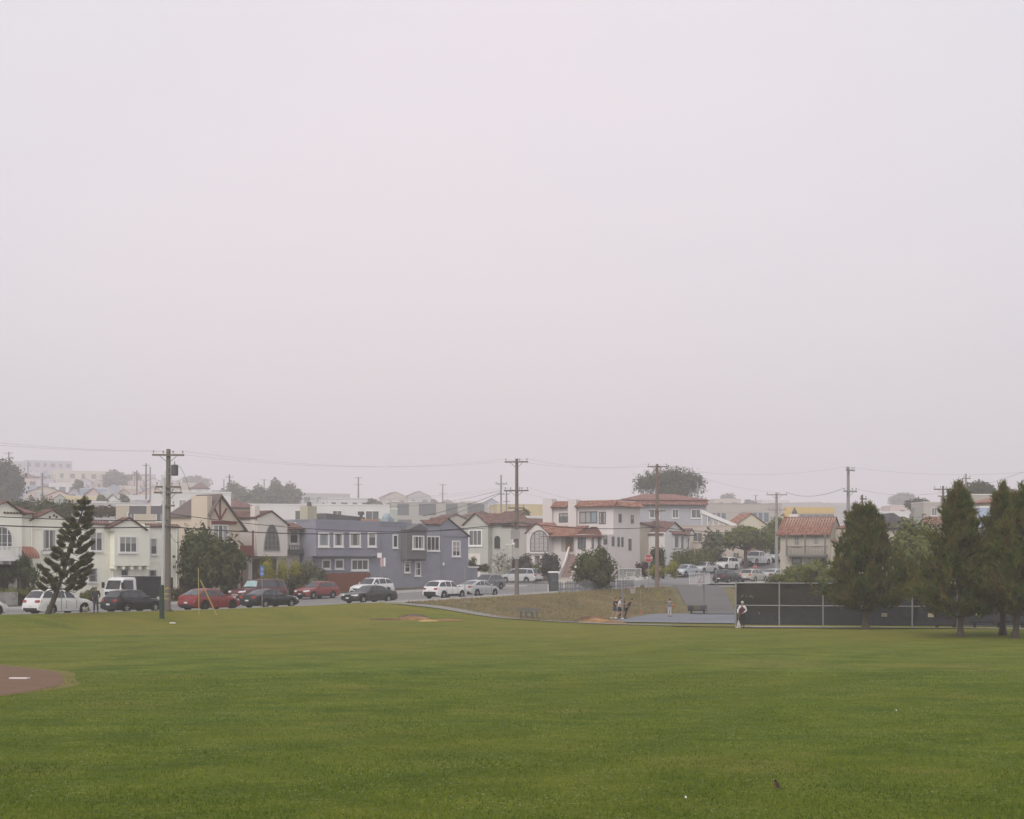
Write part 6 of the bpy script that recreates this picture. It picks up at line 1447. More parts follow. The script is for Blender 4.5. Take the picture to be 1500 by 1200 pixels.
# the dense rows of little houses that fill the hillside
rr = random.Random(41); PAL = [('white', W_), ('cream', Cr), ('pale grey', Gy), ('pinkish', Pk), ('lilac', Lil), ('dusty blue', Bl), ('sand', Be), ('sage', Gn)]
ROWS = [(694, 520, 'top', -10, 250, 26), (703, 450, 'upper', -10, 270, 24), (713, 385, 'middle', 20, 330, 23), (722, 335, 'lower', 30, 330, 24), (731, 292, 'lowest', 60, 250, 22)]
for y0, Yr, rn, a, b, stp in ROWS:
    px = a + rr.random()*9
    while px < b:
        nm, mt = PAL[rr.randrange(len(PAL))]; g = rr.random() < .2; Yq = Yr*(.94 + .12*rr.random()); yt = y0 + rr.uniform(-2.5, 2.5) + max(0, (px - 170))*.045
        backhouse('small %s %s house in the %s row of the crowded hillside' % (nm, 'gabled' if g else 'flat roofed', rn), px, Yq, stp*rr.uniform(.55, .95)*Yq/FOC, 4.5, 3.6, yt, mt, 'gable' if g else 'flat', rot=R(4 + rr.random()*22), roofm=(rr.choice([RT, BROWNROOF, REDTILE]) if g else FLATROOF), cols=(rr.choice([2, 3]), 1), group=HH, rh=.9, wsize=(.9, 1.0), chim=rr.random() < .45)
        px += stp*rr.uniform(.8, 1.25)
for y0, Yr, rn, a, b in ((741, 350, 'fog', 430, 760), (735, 400, 'thick fog', 440, 730)):
    px = a
    while px < b:
        nm, mt = PAL[rr.randrange(len(PAL))]; backhouse('small %s house veiled by %s behind the blue grey house' % (nm, rn), px, Yr*(.95 + .1*rr.random()), 3.2, 4, 3, y0 + rr.uniform(-2, 3), mt, 'flat' if rr.random() < .6 else 'gable', rot=R(5 + rr.random()*15), roofm=RT if rr.random() < .5 else FLATROOF, cols=(2, 1), group='houses veiled by fog', rh=.9, wsize=(.9, 1.0)) if True else None
        px += rr.uniform(22, 34)
for px, yt, Yq, mt, nm in ((880, 741, 420, W_, 'white'), (912, 744, 400, Gy, 'grey'), (1045, 739, 440, Be, 'sand coloured'), (1082, 741, 430, W_, 'white'), (1118, 740, 420, Gy, 'grey'), (1158, 742, 460, Pk, 'pinkish'), (1196, 741, 440, W_, 'white'), (1286, 744, 420, Cr, 'cream'), (1306, 746, 380, W_, 'white'), (1366, 744, 380, Be, 'sand coloured'), (1400, 742, 360, Gy, 'grey')):
    backhouse('faint %s house low on the right skyline near the %s' % (nm, 'wind shaped cypress' if px < 1100 else ('ochre band' if px < 1250 else 'dark slate roof')), px, Yq, 5, 4, 4, yt, mt, 'flat', rot=R(6), cols=(3, 1), group='faint houses on the right skyline')

# trees on the hill and along the skyline
TH = 'trees on the hazy hillside'
tree('big dark rounded cypress at the left edge of the hillside', 4, 674, 752, 62, 300, G_CYP, crown_base=.05, n=3600, size=.55, nl=9, group=TH, trunk=.3)
shrub('long dark hedge of shrubs behind the cream house roofs', 62, 724, 764, 92, 215, G_DARK, n=4200, size=.25, name='hedge', cat='hedge', lobes=[((q, 0, 1.5 + .3*math.sin(q*2.1)), (1.3, 1.2, 1.4 + .25*math.sin(q*3))) for q in np.linspace(-3.6, 3.6, 8)])
shrub('patch of ochre shrubs in the gardens behind the third cream house', 152, 742, 758, 44, 225, G_RUST, n=1500, size=.25, lobes=[((q, 0, .8), (.9, .8, .8)) for q in np.linspace(-1.6, 1.6, 5)])
tree('dark small garden tree left of the conifer top', 116, 703, 720, 18, 350, G_GREY, crown_base=.1, n=700, size=.4, nl=5, group=TH)
tree('wide dusty green tree mass on the hill crest', 168, 690, 716, 40, 430, G_GREY, crown_base=.05, n=1600, size=.6, nl=8, group=TH)
tree('dusty bush right of the wide tree mass on the crest', 194, 694, 716, 30, 440, G_GREY, crown_base=.05, n=1200, size=.6, nl=6, group=TH, seed=33)
tree('small olive garden tree above the grey row house', 150, 726, 744, 20, 285, G_OLIVE, crown_base=.1, n=800, size=.35, nl=5, group=TH)
tree('small dark garden tree beside the tiny white gable', 182, 724, 742, 18, 290, G_GREY, crown_base=.1, n=800, size=.35, nl=5, group=TH)
for i, (px, y0, w, lab) in enumerate(((344, 707, 50, 'leftmost broad tree of the grey green grove behind the half timbered house'), (382, 713, 44, 'low tree in the middle of the grey green grove'), (405, 704, 34, 'tallest rounded tree of the grey green grove'), (426, 711, 38, 'sloping right end tree of the grey green grove'), (362, 722, 50, 'front tree of the grey green grove, lower than the others'))):
    tree(lab, px, y0, 752, w, 330 - 12*(i == 4), G_GREY, crown_base=.04, n=2300, size=.45, nl=8, group='grey green grove', seed=i*5 + 1, trunk=.25)
tree('faint tree on the hill beyond the tall pole transformer', 286, 698, 716, 50, 520, G_GREY, crown_base=.05, n=1200, size=.7, nl=8, group=TH)
tree('yellow green garden tree in front of the yellow building', 764, 746, 770, 30, 235, M_leaf('pale_yellow_leaves', [(.10, .12, .03), (.18, .19, .06)], 1), crown_base=.1, n=1300, size=.3, nl=6)
def wind(w, h): return [((w*(q*.5 - .02), 0, h*(.42 + .36*math.cos(q*1.25) + .03*math.sin(q*13))), (w*.20, w*.2, h*(.26 + .08*math.cos(q)))) for q in (-.85, -.5, -.2, .12, .42, .72)] + [((0, 0, h*.35), (w*.44, w*.3, h*.30))]
tree('wide wind shaped cypress behind the grey blue house', 986, 690, 738, 92, 275, G_CYP, n=7000, size=.38, lobes=wind, trunk=.35, aspect=1.0, rough=.28, shell=.5)
tree('faint block shaped tree on the right skyline', 1066, 724, 745, 26, 450, G_GREY, crown_base=.04, n=900, size=.6, nl=6)
tree('flat topped wind shaped tree behind the second pine', 1434, 708, 740, 46, 250, G_CYP, n=2400, size=.35, lobes=wind, trunk=.3)
tree('faint flat topped tree far behind the dark slate roof', 1324, 724, 748, 36, 480, G_GREY, n=1300, size=.6, lobes=wind, trunk=.3)
tree('ragged cypress behind the grey chimney', 1346, 732, 752, 34, 270, G_CYP, n=1400, size=.35, lobes=wind, trunk=.25)
tree('small dark tree far right behind the orange tile roof', 1474, 716, 738, 26, 290, G_CYP, n=1100, size=.4, lobes=wind, trunk=.25)
tree('faint round tree on the skyline above the school building', 1100, 733, 745, 24, 430, G_GREY, crown_base=.04, n=700, size=.6, nl=5)
tree('faint fogged tree at the left of the wide grey building', 548, 732, 752, 26, 330, G_GREY, crown_base=.05, n=800, size=.5, nl=5, group='fogged trees by the grey building')
tree('faint fogged low tree above the grey building roof', 628, 728, 748, 30, 440, G_GREY, crown_base=.05, n=800, size=.6, nl=5, group='fogged trees by the grey building')

# ------------------------------------------------------------------ pines in the park
PG = 'pines along the park fence'
needle_tree('broad dense pine with a straight bole standing alone before the fence', 1268, 731, 923, FOC/23.3, [(.1, 1.9), (.2, 2.35), (.3, 2.3), (.45, 1.9), (.6, 1.65), (.75, 1.25), (.88, .95), (1, .45)], .20, group=PG, tufts=3900, seed=3, bare=.17, needles=16)
needle_tree('tall brownish pine with a leaning bole, second from the right in the group', 1407, 700, 937, FOC/26.6, [(.1, 1.5), (.2, 2.15), (.3, 2.0), (.45, 1.75), (.6, 1.3), (.75, .95), (.88, .6), (1, .18)], .17, group=PG, tufts=3700, seed=8, bare=.16, lean=-.02, needles=16)
needle_tree('dark pine overlapping the photo edge with a vertical bole', 1469, 702, 933, FOC/25.8, [(.1, 1.5), (.2, 2.1), (.3, 2.0), (.45, 1.8), (.6, 1.5), (.75, 1.0), (.88, .55), (1, .15)], .18, group=PG, tufts=3700, seed=12, bare=.19, needles=16)
needle_tree('pine cut by the right edge with a bole leaning to the right', 1487, 704, 939, FOC/26.9, [(.1, 1.5), (.2, 2.0), (.3, 1.9), (.45, 1.7), (.6, 1.3), (.75, .9), (.88, .5), (1, .15)], .18, group=PG, tufts=3500, seed=19, bare=.19, lean=.09, needles=16)

# leaning araucaria by the road
def araucaria():
    Y = 103.5; ppm = FOC/Y; px0, py0 = 69, 902; r = np.random.default_rng(4)
    root = thing('conifer_tree', 'sparse leaning conifer with tiered upcurved branches in front of the white SUV', 'tree', (xpx(px0, Y), Y, zpx(py0, Y)))
    line = [(69, 902), (78, 880), (90, 847), (100, 815), (110, 785), (117, 760), (122, 744), (124.5, 729)]
    P = [np.array(((a - px0)/ppm, 0, (py0 - b)/ppm)) for a, b in line]
    m = MB(); m.tube([tuple(P[0] - np.array([.05, 0, .3]))] + [tuple(p) for p in P], [.24, .19, .17, .13, .105, .085, .06, .04, .012], 9)
    zs = [p[2] for p in P]; xs_ = [p[0] for p in P]; C, D = [], []
    H = zs[-1]; ring = 0
    for z in np.concatenate([np.linspace(.235, .95, 15)*H]):
        t = z/H; L = 2.15*(1 - t)**.8*(1.0 if t > .3 else .9) + .22; ring += 1; nb = 6 if t < .45 else (5 if t < .8 else 4)
        for k in range(nb):
            a = k*2*math.pi/nb + ring*.55 + r.normal()*.15; Lk = L*(.6 + .55*r.random()); b = np.array([np.interp(z, zs, xs_), 0, z]); d = np.array([math.cos(a), math.sin(a), 0])
            tip = b + d*Lk + np.array([.05*Lk, 0, .10*Lk + .10]); mid = b + d*Lk*.68 + np.array([0, 0, -.20*Lk])
            m.tube([b, mid, tip], [.035*(1 - t) + .012, .02, .01], 5)
            n = int(7 + 13*Lk)
            for u in np.linspace(.52, 1.0, n):
                p = (1-u)**2*b + 2*u*(1-u)*mid + u*u*tip; tg = (tip - mid)*u + (mid - b)*(1 - u); tg = tg/np.linalg.norm(tg)
                C.append(p); D.append(tg*.8 + np.array([0, 0, .35]) + r.normal(size=3)*.12)
    for u in np.linspace(.0, 1, 14): C.append(P[-2] + (P[-1] - P[-2])*u); D.append(np.array([0, 0, 1.]) + r.normal(size=3)*.6)
    C, D = np.array(C), np.array(D); D /= np.linalg.norm(D, axis=1, keepdims=True); q = 22
    C, D = np.repeat(C, q, 0), np.repeat(D, q, 0); N = len(C); u = unit(N); nd = D*.75 + u*.75; nd /= np.linalg.norm(nd, axis=1, keepdims=True)
    C = C + u*np.array([.10, .10, .06]); s_ = np.cross(nd, unit(N)); s_ /= np.linalg.norm(s_, axis=1, keepdims=True); ln = (.09 + .08*r.random(N))[:, None]; wd = .024
    V = np.stack([C - s_*wd, C + s_*wd, C + nd*ln + s_*wd*.4, C + nd*ln - s_*wd*.4], 1).reshape(-1, 3)
    npmesh('crown', V, np.arange(len(V)).reshape(-1, 4), G_NORF, root); m.build('trunk', BARK, root)
araucaria()

# ------------------------------------------------------------------ poles and wires
s_ = s_at(244, -3.2); Y1 = xy(s_, -3.2)[1]
pA, wA = pole('tall weathered utility pole with a transformer beside the green post', 245.5, Y1, 658, 899, [(667, 2.15, 8, 4), (713.5, 1.7, 12, 4), (722, 1.9, 8, 4), (741, .9, 10, 2)], r=.20, transformer=(681, 697, .50), lean=.06)
for py in (862, 870, 877): z = zpx(py, Y1) - pA.location.z; m = MB(); m.rings([[(.215*math.cos(a), .215*math.sin(a), z + k) for a in np.linspace(0, 2*math.pi, 14, False)] for k in (-.05, .05)]); m.build('reflective_band', M('yellow_band_paint', (.45, .33, .07), .6), pA)
sB = s_at(757, -2.6); Y2 = 146.5
pB, wB = pole('utility pole with three crossarms at the top of the dry bank', 757, Y2, 672, 875, [(677, 2.1, -8, 3), (719, 2.2, -10, 5), (744.5, 1.5, -8, 2), (765, 1.5, -8, 2)], r=.19)
sg_ = MB(); z = zpx(783, Y2) - pB.location.z; sg_.box(-.55, .28, -.30, -.22, z - .42, z + .42); sg_.build('cable_box', M('pole_box_grey', (.30, .28, .27), .7), pB)
sg_ = MB(); z = zpx(811, Y2) - pB.location.z; sg_.box(-.24, .2, -.26, -.22, z - .5, z + .5); sg_.build('notice_sign', M('sign_back_grey', (.36, .34, .33), .7), pB)
Y3 = 165.0
pC, wC = pole('reddish utility pole beside the stop sign', 962.5, Y3, 680, 861, [(684, 2.0, 3, 2), (748.5, 1.7, 0, 3)], r=.19, mat=WOODR)
Y4 = 205.0
pD, wD = pole('grey utility pole in front of the umbrella tree and ochre band', 1137.5, Y4, 722, 838, [(725, 2.6, 0, 3), (747, 2.3, -4, 4)], r=.2, mat=WOODG)
Y5 = 150.0
pE, wE = pole('pale grey utility pole behind the first pine', 1242.5, Y5, 684, 862, [(689, 1.6, 50, 3), (720, 1.9, 40, 3)], r=.17, mat=WOODG)
pole('short dark pole top with tangled cables behind the first pine', 1263, 170, 725, 850, [(731, .9, 30, 2)], r=.13, mat=M('dark_pole_wood', (.11, .08, .07), .9))
pole('dark utility pole with one wide arm left of the second pine', 1381.5, 175, 712, 850, [(717, 2.1, 0, 4), (727, 1.2, 0, 0)], r=.15)
pole('slim pole top sticking out behind the second pine', 1415, 190, 694, 850, [(701, 1.0, 20, 2)], r=.12, mat=WOODG)
FP = 'far poles on the hazy hill'
for px, Y, y0, y1, arms, lab in ((13, 330, 662, 730, [(664, 1.9, 0, 3)], 'far pole rising above the dark rounded cypress'), (62, 235, 693, 775, [(699, 2.4, -5, 3)], 'dark pole behind the cream house roofs'), (41, 420, 676, 720, [(677, .9, 0, 0)], 'thin pole in front of the grey apartment block'),
    (214, 300, 679, 745, [(682, 1.4, 0, 2), (696, 1.8, 5, 3)], 'left one of two dark poles left of the transformer pole'), (220, 270, 684, 758, [], 'bare pole closest to the transformer pole'), (200.5, 330, 689, 740, [], 'short bare pole second from the cluster left of the transformer'), (197, 420, 692, 730, [(692, 1.2, 0, 0)], 'faint thin pole at the left of the cluster'),
    (336, 300, 695, 745, [(699, 1.5, 10, 2)], 'dark pole head above the grey green grove'), (328, 420, 703, 740, [(702.5, 1.2, 0, 0)], 'faint thin pole left of the dark pole head'), (387, 400, 702, 740, [(703, 2.0, 0, 0)], 'faint T shaped pole over the grove'),
    (525, 340, 699, 752, [(700, 1.6, 0, 2), (710, 1.5, 0, 2)], 'foggy pole above the long white building'), (648.5, 380, 709, 755, [(710, 2.0, 0, 0), (723, 2.0, 0, 0)], 'foggy pole above the wide grey building'),
    (734, 235, 696, 835, [(709, 1.7, 12, 2), (724, .9, 0, 0)], 'tall thin foggy pole left of the second near pole'), (742, 245, 718, 835, [(724, 1.0, 0, 2), (735, 1.0, 0, 0)], 'foggy pole just behind the second near pole'), (1022, 262, 706, 752, [], 'plain brown pole at the right side of the wind shaped cypress'),
    (1107, 400, 725, 748, [(726, 1.6, 0, 0)], 'faint pole above the school building'), (1342, 300, 737, 752, [], 'short pole beside the pale pink house')):
    pole(lab, px, Y, y0, y1, arms, r=.15 if Y < 300 else .17, group=FP, mat=WOODG if Y < 300 else None)
# wires: main telecom bundle and the thin conductors along the street
b_off = (0, -.3, 0)
TB = 'thick telecom cables along the street'
A_t = pxp(246, 771.5, Y1 - .25); B_t = pxp(757, 765.5, Y2 - .25)
wire('thick black telecom cable from the left edge to the transformer pole', pxp(-60, 767, 94), A_t, .15, .036, TB)
wire('thick black telecom cable sagging across the blue grey house', A_t, B_t, .75, .036, TB)
C_t = pxp(962.5, 772, Y3 - .25)
wire('thick black telecom cable crossing the white corner house', B_t, C_t, .35, .034, TB)
wire('thick black telecom cable running on past the umbrella tree', C_t, pxp(1137.5, 780, Y4), .3, .034, TB)
wire('thinner black cable just below the telecom cable on the cream houses', pxp(-60, 754, 94), pxp(246, 763, Y1 - .2), .1, .028, TB)
wire('thin service wire sagging over the half timbered house', pxp(246, 752, Y1), pxp(757, 769, Y2), .9, .022)
wire('thin service wire dropping from the transformer pole to the cream wall', pxp(246, 774, Y1), pxp(262, 795, 142), .3, .02)
for i, (a, b) in enumerate(((wA[(0, 0)], wB[(0, 0)]), (wA[(0, 3)], wB[(0, 2)]))): wire('topmost wire between the transformer pole and the second pole, %s conductor' % ('house side' if i == 0 else 'park side'), a, b, .9, .007)
for i in range(2): wire('lower wire between the transformer pole and the second pole, %s conductor' % ('outer' if i == 0 else 'inner'), wA[(2, i*3)], wB[(1, i*4)], .9, .007)
for i in range(2): wire('topmost wire between the second pole and the reddish pole, %s conductor' % ('left insulator' if i == 0 else 'right insulator'), wB[(0, i*2)], wC[(0, i)], .6, .008)
for i in range(2): wire('lower wire between the second pole and the reddish pole, %s conductor' % ('left insulator' if i == 0 else 'right insulator'), wB[(1, i*4)], wC[(1, i*2)], .6, .008)
for i in range(2): wire('wire from the reddish pole to the grey umbrella tree pole, %s' % ('upper' if i == 0 else 'lower'), wC[(i, 1)], wD[(i, 1)], .6, .010)
for i in range(2): wire('wire from the left edge to the top arm of the transformer pole, %s' % ('left insulator' if i == 0 else 'right insulator'), pxp(-80, 640 + 6*i, 92), wA[(0, i*3)], .2, .007)
wire('slack wire rising from the first pine pole to the right edge', wE[(1, 2)], pxp(1520, 684, 100), 1.1, .0115)
wire('high wire from the pale grey pole to the right edge', wE[(0, 2)], pxp(1520, 690, 150), .5, .008)
wire('high wire from the reddish pole across to the pale grey pole', wC[(0, 0)], wE[(0, 0)], .9, .007)
wire('wire from the umbrella tree pole to the pale grey pole', wD[(0, 2)], wE[(1, 0)], .6, .018)
wire('double dark wire from the tall thin foggy pole down to the left', pxp(734, 721, far(235)), pxp(620, 756, 205), .3, .035)
wire('second dark wire from the tall thin foggy pole down to the left', pxp(734, 722.5, far(235)), pxp(632, 762, 203), .4, .03)
wire('faint wire from the tall thin foggy pole to the far left', pxp(734, 718, far(235)), pxp(560, 742, far(260)), .8, .022)
for i, (px, Yq) in enumerate(((250, Y1),)):
    wire('looping slack wire from the transformer down behind the pole', pxp(258, 681, Y1), pxp(277, 718, Y1 + 30), -.5, .014)
# ------------------------------------------------------------------ signs and posts
def post(label, px, Y, ytop, ybase, r=.03, mat=None, name='sign_post', cat='post', group=None):
    zb = zpx(ybase, Y); root = thing(name, label, cat, (xpx(px, Y), Y, zb), 0, group); h = zpx(ytop, Y) - zb
    m = MB(); m.tube([(0, 0, -.3), (0, 0, h)], r, 8); m.build('post', mat or STEEL, root); return root, h, zb
SR = M('sign_red', (.33, .03, .03), .5); SW = M('sign_white', (.66, .65, .64), .5); SBL = M('sign_blue', (.06, .14, .42), .5)
def octa(root, z, r, face):
    m = MB(); m.prism([(r*math.cos(math.pi/8 + i*math.pi/4), -.055, z + r*math.sin(math.pi/8 + i*math.pi/4)) for i in range(8)], (0, .012, 0)); p = m.build('plate', SW, root)
    m = MB(); k = r*.93; m.prism([(k*math.cos(math.pi/8 + i*math.pi/4), -.062, z + k*math.sin(math.pi/8 + i*math.pi/4)) for i in range(8)], (0, .006, 0)); m.build('sign_face', face, p)
    return p
def text(body, size, loc, parent, mat, rot=(R(90), 0, 0), name='lettering'):
    c = bpy.data.curves.new(name, 'FONT'); c.body = body; c.size = size; c.align_x = 'CENTER'; c.align_y = 'CENTER'; c.extrude = .002; c.materials.append(mat)
    t_ = bpy.data.objects.new(name, c); COL.objects.link(t_); dg = bpy.context.evaluated_depsgraph_get(); dg.update(); me = bpy.data.meshes.new_from_object(t_.evaluated_get(dg)); bpy.data.objects.remove(t_)
    o = bpy.data.objects.new(name, me); COL.objects.link(o); o.parent = parent; o.location = loc; o.rotation_euler = rot; return o
r_, h, zb = post('red octagonal stop sign facing us left of the reddish pole', 950, 160, 812, 861, .035, name='stop_sign', cat='stop sign')
zc = zpx(818, 160) - zb; p = octa(r_, zc, .40, SR); text('STOP', .30, (0, -.066, zc), p, SW)
r_, h, zb = post('small red sign on a post among the uphill cars', 1106, 172, 826, 862, .03, name='stop_sign', cat='stop sign')
zc = zpx(830.5, 172) - zb; p = octa(r_, zc, .22, SR); text('STOP', .15, (0, -.066, zc), p, SW)
r_, h, zb = post('blue accessible parking sign on a thin post behind the black sedan', 384, 119, 829, 893, .028, name='parking_sign', cat='parking sign')
for y0, y1 in ((829.5, 837), (837.5, 843.5)):
    z0, z1 = zpx(y1, 119) - zb, zpx(y0, 119) - zb; m = MB(); m.box(-.16, .15, -.05, -.04, z0, z1); p = m.build('plate', SBL, r_)
    m = MB(); zc = (z0 + z1)/2
    if y0 < 832:
        m.rings([[(.07*q*math.cos(a) - .01, -.054 - k, zc - .05 + .07*q*math.sin(a)) for a in np.linspace(0, 2*math.pi, 16, False)] for q, k in ((1, 0), (.75, 0), (.75, .002), (1, .002))], cap=False)
        m.box(-.03, -.005, -.056, -.054, zc - .03, zc + .08); m.ell((-.018, -.055, zc + .11), (.022, .004, .022), 8, 5); m.box(-.005, .06, -.056, -.054, zc - .01, zc + .01); m.box(.05, .07, -.056, -.054, zc - .09, zc - .01)
    else:
        for q in (-.05, .05): m.box(-.1, .1, -.056, -.054, zc + q - .015, zc + q + .015)
    m.build('symbol', SW, p)
r_, h, zb = post('thin post with pale street plates in front of the blue grey house', 559, 152, 809, 868, .03, name='street_sign', cat='street sign')
for x0, x1, y0, y1, mt in ((-.40, .02, 810, 817, SW), (-.12, .12, 817.5, 830, M('sign_pale_red', (.45, .30, .29), .5)), (.18, .36, 817, 829.5, SW)):
    m = MB(); m.box(x0, x1, -.055, -.04, zpx(y1, 152) - zb, zpx(y0, 152) - zb); m.build('plate', mt, r_)
post('bare thin grey post in front of the white crossover bonnet', 681, 128, 831, 882, .03)
post('thin grey post in front of the white SUV door', 90, 103, 857, 900, .03)
post('thin post at the top right corner of the ramp path', 1049, 166, 836, 858, .03)
post('short white marker post beside the dark cabinet', 803, 155, 856, 870, .05, SW)
post('thin pale post in front of the side street minivan', 785, 158, 855, 870, .03)
# green foul post with white pipe
Yf = 107.0; zb = zpx(909, Yf); r_ = thing('foul_post', 'thick dark green padded post with a tall white pipe rising from it', 'post', (xpx(237, Yf), Yf, zb)); hg = zpx(857, Yf) - zb; ht = zpx(700, Yf) - zb
m = MB(); m.tube([(0, 0, -.2), (0, 0, hg - .06), (0, 0, hg)], [.165, .165, .14], 12); m.build('green_sleeve', M('dark_green_pad', (.02, .045, .03), .6), r_)
m = MB(); m.tube([(.05, 0, hg), (.16, 0, ht)], [.10, .085], 10); m.build('pipe', M('white_pipe', (.46, .47, .46), .5), r_)
m = MB(); m.tube([(0, 0, -.02), (0, 0, .03)], .3, 12); m.build('foot', CONC, r_)
# yellow guy guards
YG = M('yellow_guard', (.40, .30, .11), .6)
m = MB(); a = Vector(pxp(317.5, 897, 110)); b = Vector(pxp(293.5, 850, 109.2)); m.tube([(0, 0, -.2), tuple(b - a)], .05, 8); tag(m.build('guy_guard', YG, None, loc=a), 'slanting yellow guard tube in front of the red SUV', 'guy guard', 'yellow rods at the kerb')
m = MB(); a = Vector(pxp(291.5, 896, 110.5)); b = Vector(pxp(290.5, 832, 110.5)); m.tube([(0, 0, -.2), tuple(b - a)], .028, 8); tag(m.build('marker_rod', M('dull_yellow_rod', (.38, .33, .12), .6), None, loc=a), 'thin upright yellow rod in front of the red SUV', 'marker rod', 'yellow rods at the kerb')
sh_ = shrub('tuft of rough grass at the foot of the transformer pole', 248.5, 893, 903, 15, Y1 - 1.2, G_OLIVE, n=260, size=.2, nl=3, aspect=.4, name='grass_tuft', cat='grass tuft')

# ------------------------------------------------------------------ dark cabinet and picket barrier on the bank top
Yc = 157.0; zb = zpx(870, Yc); r_ = thing('portable_toilet', 'dark grey portable toilet with a white roof at the top of the bank', 'portable toilet', (xpx(810.5, Yc), Yc, zb), R(8)); hh = zpx(839.5, Yc) - zb
m = MB(); m.box(-.43, .43, -.45, .45, -.25, hh); m.build('cabin', M('dark_cabin', (.055, .055, .062), .5), r_)
m = MB(); m.box(-.35, .35, -.475, -.452, -.1, hh - .12); d_ = m.build('door', M('cabin_door', (.07, .07, .078), .5), r_)
m = MB(); m.box(-.22, .22, -.49, -.477, hh - .75, hh - .62); m.box(-.22, .22, -.49, -.477, hh - 1.35, hh - 1.25); m.build('door_vent', DGREY, d_)
m = MB(); m.rings([[(-.47*k, -.5*k, z), (.47*k, -.5*k, z), (.47*k, .5*k, z), (-.47*k, .5*k, z)] for k, z in ((1, hh + .002), (1, hh + .08), (.8, hh + .17))]); m.build('roof', SW, r_)
def picket():
    s0, s1, d = s_at(818, -3.6), s_at(931, -3.6), -3.6; x, y = xy(s0, d); zb = road_z(s0, -3) + .1; dz = road_z(s1, -3) - road_z(s0, -3)
    r_ = thing('picket_barrier', 'row of dark grey recycling style pickets along the top of the bank', 'barrier', (x, y, zb), PHI); L = s1 - s0; n = int(L/.29)
    rr_ = random.Random(3); GP = M('grey_pickets', (.19, .195, .21), .8, var=.3)
    mm = MB()
    for i in range(n):
        if rr_.random() < .12: continue
        z = dz*i/n; t = i*.29; hgt = .95 + .14*rr_.random(); mm.prism([(t, 0, z - .2), (t + .15, 0, z - .2), (t + .15, 0, z + hgt - .06), (t + .075, 0, z + hgt), (t, 0, z + hgt - .06)], (0, .03, 0))
    mm.build('pickets', GP, r_); mm = MB()
    for q in (.25, .75): mm.prism([(0, .032, q), (0, .032, q + .08), (L, .032, q + .08 + dz), (L, .032, q + dz)], (0, .04, 0))
    mm.build('rail', GP, r_)
picket()
m = MB(); m.box(-.9, .9, -.4, .4, -.2, .75); m.box(-.95, .95, -.45, .45, .752, .82); tag(m.build('planter_box', M_stucco('pale_planter', (.50, .47, .43)), None, loc=pxp(828, 858, 170)), 'pale low box just right of the dark portable toilet', 'box')
shrub('small grey plant clump at the right end of the picket barrier', 938, 858, 868, 16, 162, G_GREY, n=260, size=.18, nl=3)

# ------------------------------------------------------------------ basketball hoops, court things
CLEAR = bpy.data.materials.new('clear_board'); CLEAR.use_nodes = True
_t = CLEAR.node_tree; _b = _t.nodes['Principled BSDF']; _b.inputs['Base Color'].default_value = (.62, .62, .62, 1); _b.inputs['Roughness'].default_value = .2; _b.inputs['Alpha'].default_value = .16
def hoop(label, px, Y, ytop, ybase, bx0, bx1, by0, by1, rim, toward):
    zb = zpx(ybase, Y); r_ = thing('basketball_hoop', label, 'basketball hoop', (xpx(px, Y), Y, zb), 0, 'basketball hoops'); h = zpx(ytop, Y) - zb
    k = Y/FOC; m = MB(); m.tube([(0, 0, -.2), (0, 0, h)], .075, 10); m.build('pole', M('hoop_pole', (.17, .18, .19), .5), r_)
    SW = M('board_frame_grey', (.50, .49, .48), .5); x0, x1 = (bx0 - px)*k, (bx1 - px)*k; z0, z1 = zpx(by1, Y) - zb, zpx(by0, Y) - zb; yb = toward
    m = MB(); w = .05
    m.box(x0, x1, yb, yb + .04, z1 - w, z1); m.box(x0, x1, yb, yb + .04, z0, z0 + w); m.box(x0, x0 + w, yb, yb + .04, z0 + w, z1 - w); m.box(x1 - w, x1, yb, yb + .04, z0 + w, z1 - w)
    xm = (x0 + x1)/2
    bd = m.build('backboard', SW, r_)
    m = MB(); m.box(x0 + w, x1 - w, yb + .012, yb + .024, z0 + w, z1 - w); m.build('glass', CLEAR, bd)
    m = MB(); a = .3
    for q in ((xm - a, xm + a, z0 + .2, z0 + .24), (xm - a, xm + a, z0 + .6, z0 + .64), (xm - a, xm - a + .04, z0 + .24, z0 + .6), (xm + a - .04, xm + a, z0 + .24, z0 + .6)): m.box(q[0], q[1], yb - .004, yb + .008, q[2], q[3])
    m.build('target_square', SW, bd)
    m = MB(); xr_, zr_ = (rim[0] - px)*k, zpx(rim[1], Y) - zb; sy = -1 if toward > 0 else -1
    n = 18; m.rings([[(xr_ + (.23 + .018*math.cos(b))*math.cos(a), yb + sy*.28 + (.23 + .018*math.cos(b))*math.sin(a), zr_ + .018*math.sin(b)) for a in np.linspace(0, 2*math.pi, n, False)] for b in np.linspace(0, 2*math.pi, 7)], cap=False)
    m.box(xr_ - .08, xr_ + .08, yb + sy*.06, yb - .002, zr_ - .06, zr_ + .03)
    rm = m.build('rim', M('hoop_orange', (.42, .10, .05), .5), r_)
    m = MB()
    for i in range(10):
        a, b = 2*math.pi*i/10, 2*math.pi*(i + 1)/10
        for q in (a + .6, a - .6): m.tube([(xr_ + .22*math.cos(a), yb + sy*.28 + .22*math.sin(a), zr_), (xr_ + .15*math.cos(q), yb + sy*.28 + .15*math.sin(q), zr_ - .4)], .008, 4)
    m.build('net', SW, rm)
    m = MB(); m.tube([(0, 0, h - .05), (xm*.6, yb*.7, z0 + .5), (xm, yb + .03, z0 + .35)], .04, 6); m.tube([(0, 0, h - .7), (xm, yb + .03, z0 + .15)], .03, 6); m.build('bracket', M('dark_bracket', (.05, .05, .055), .5), r_)
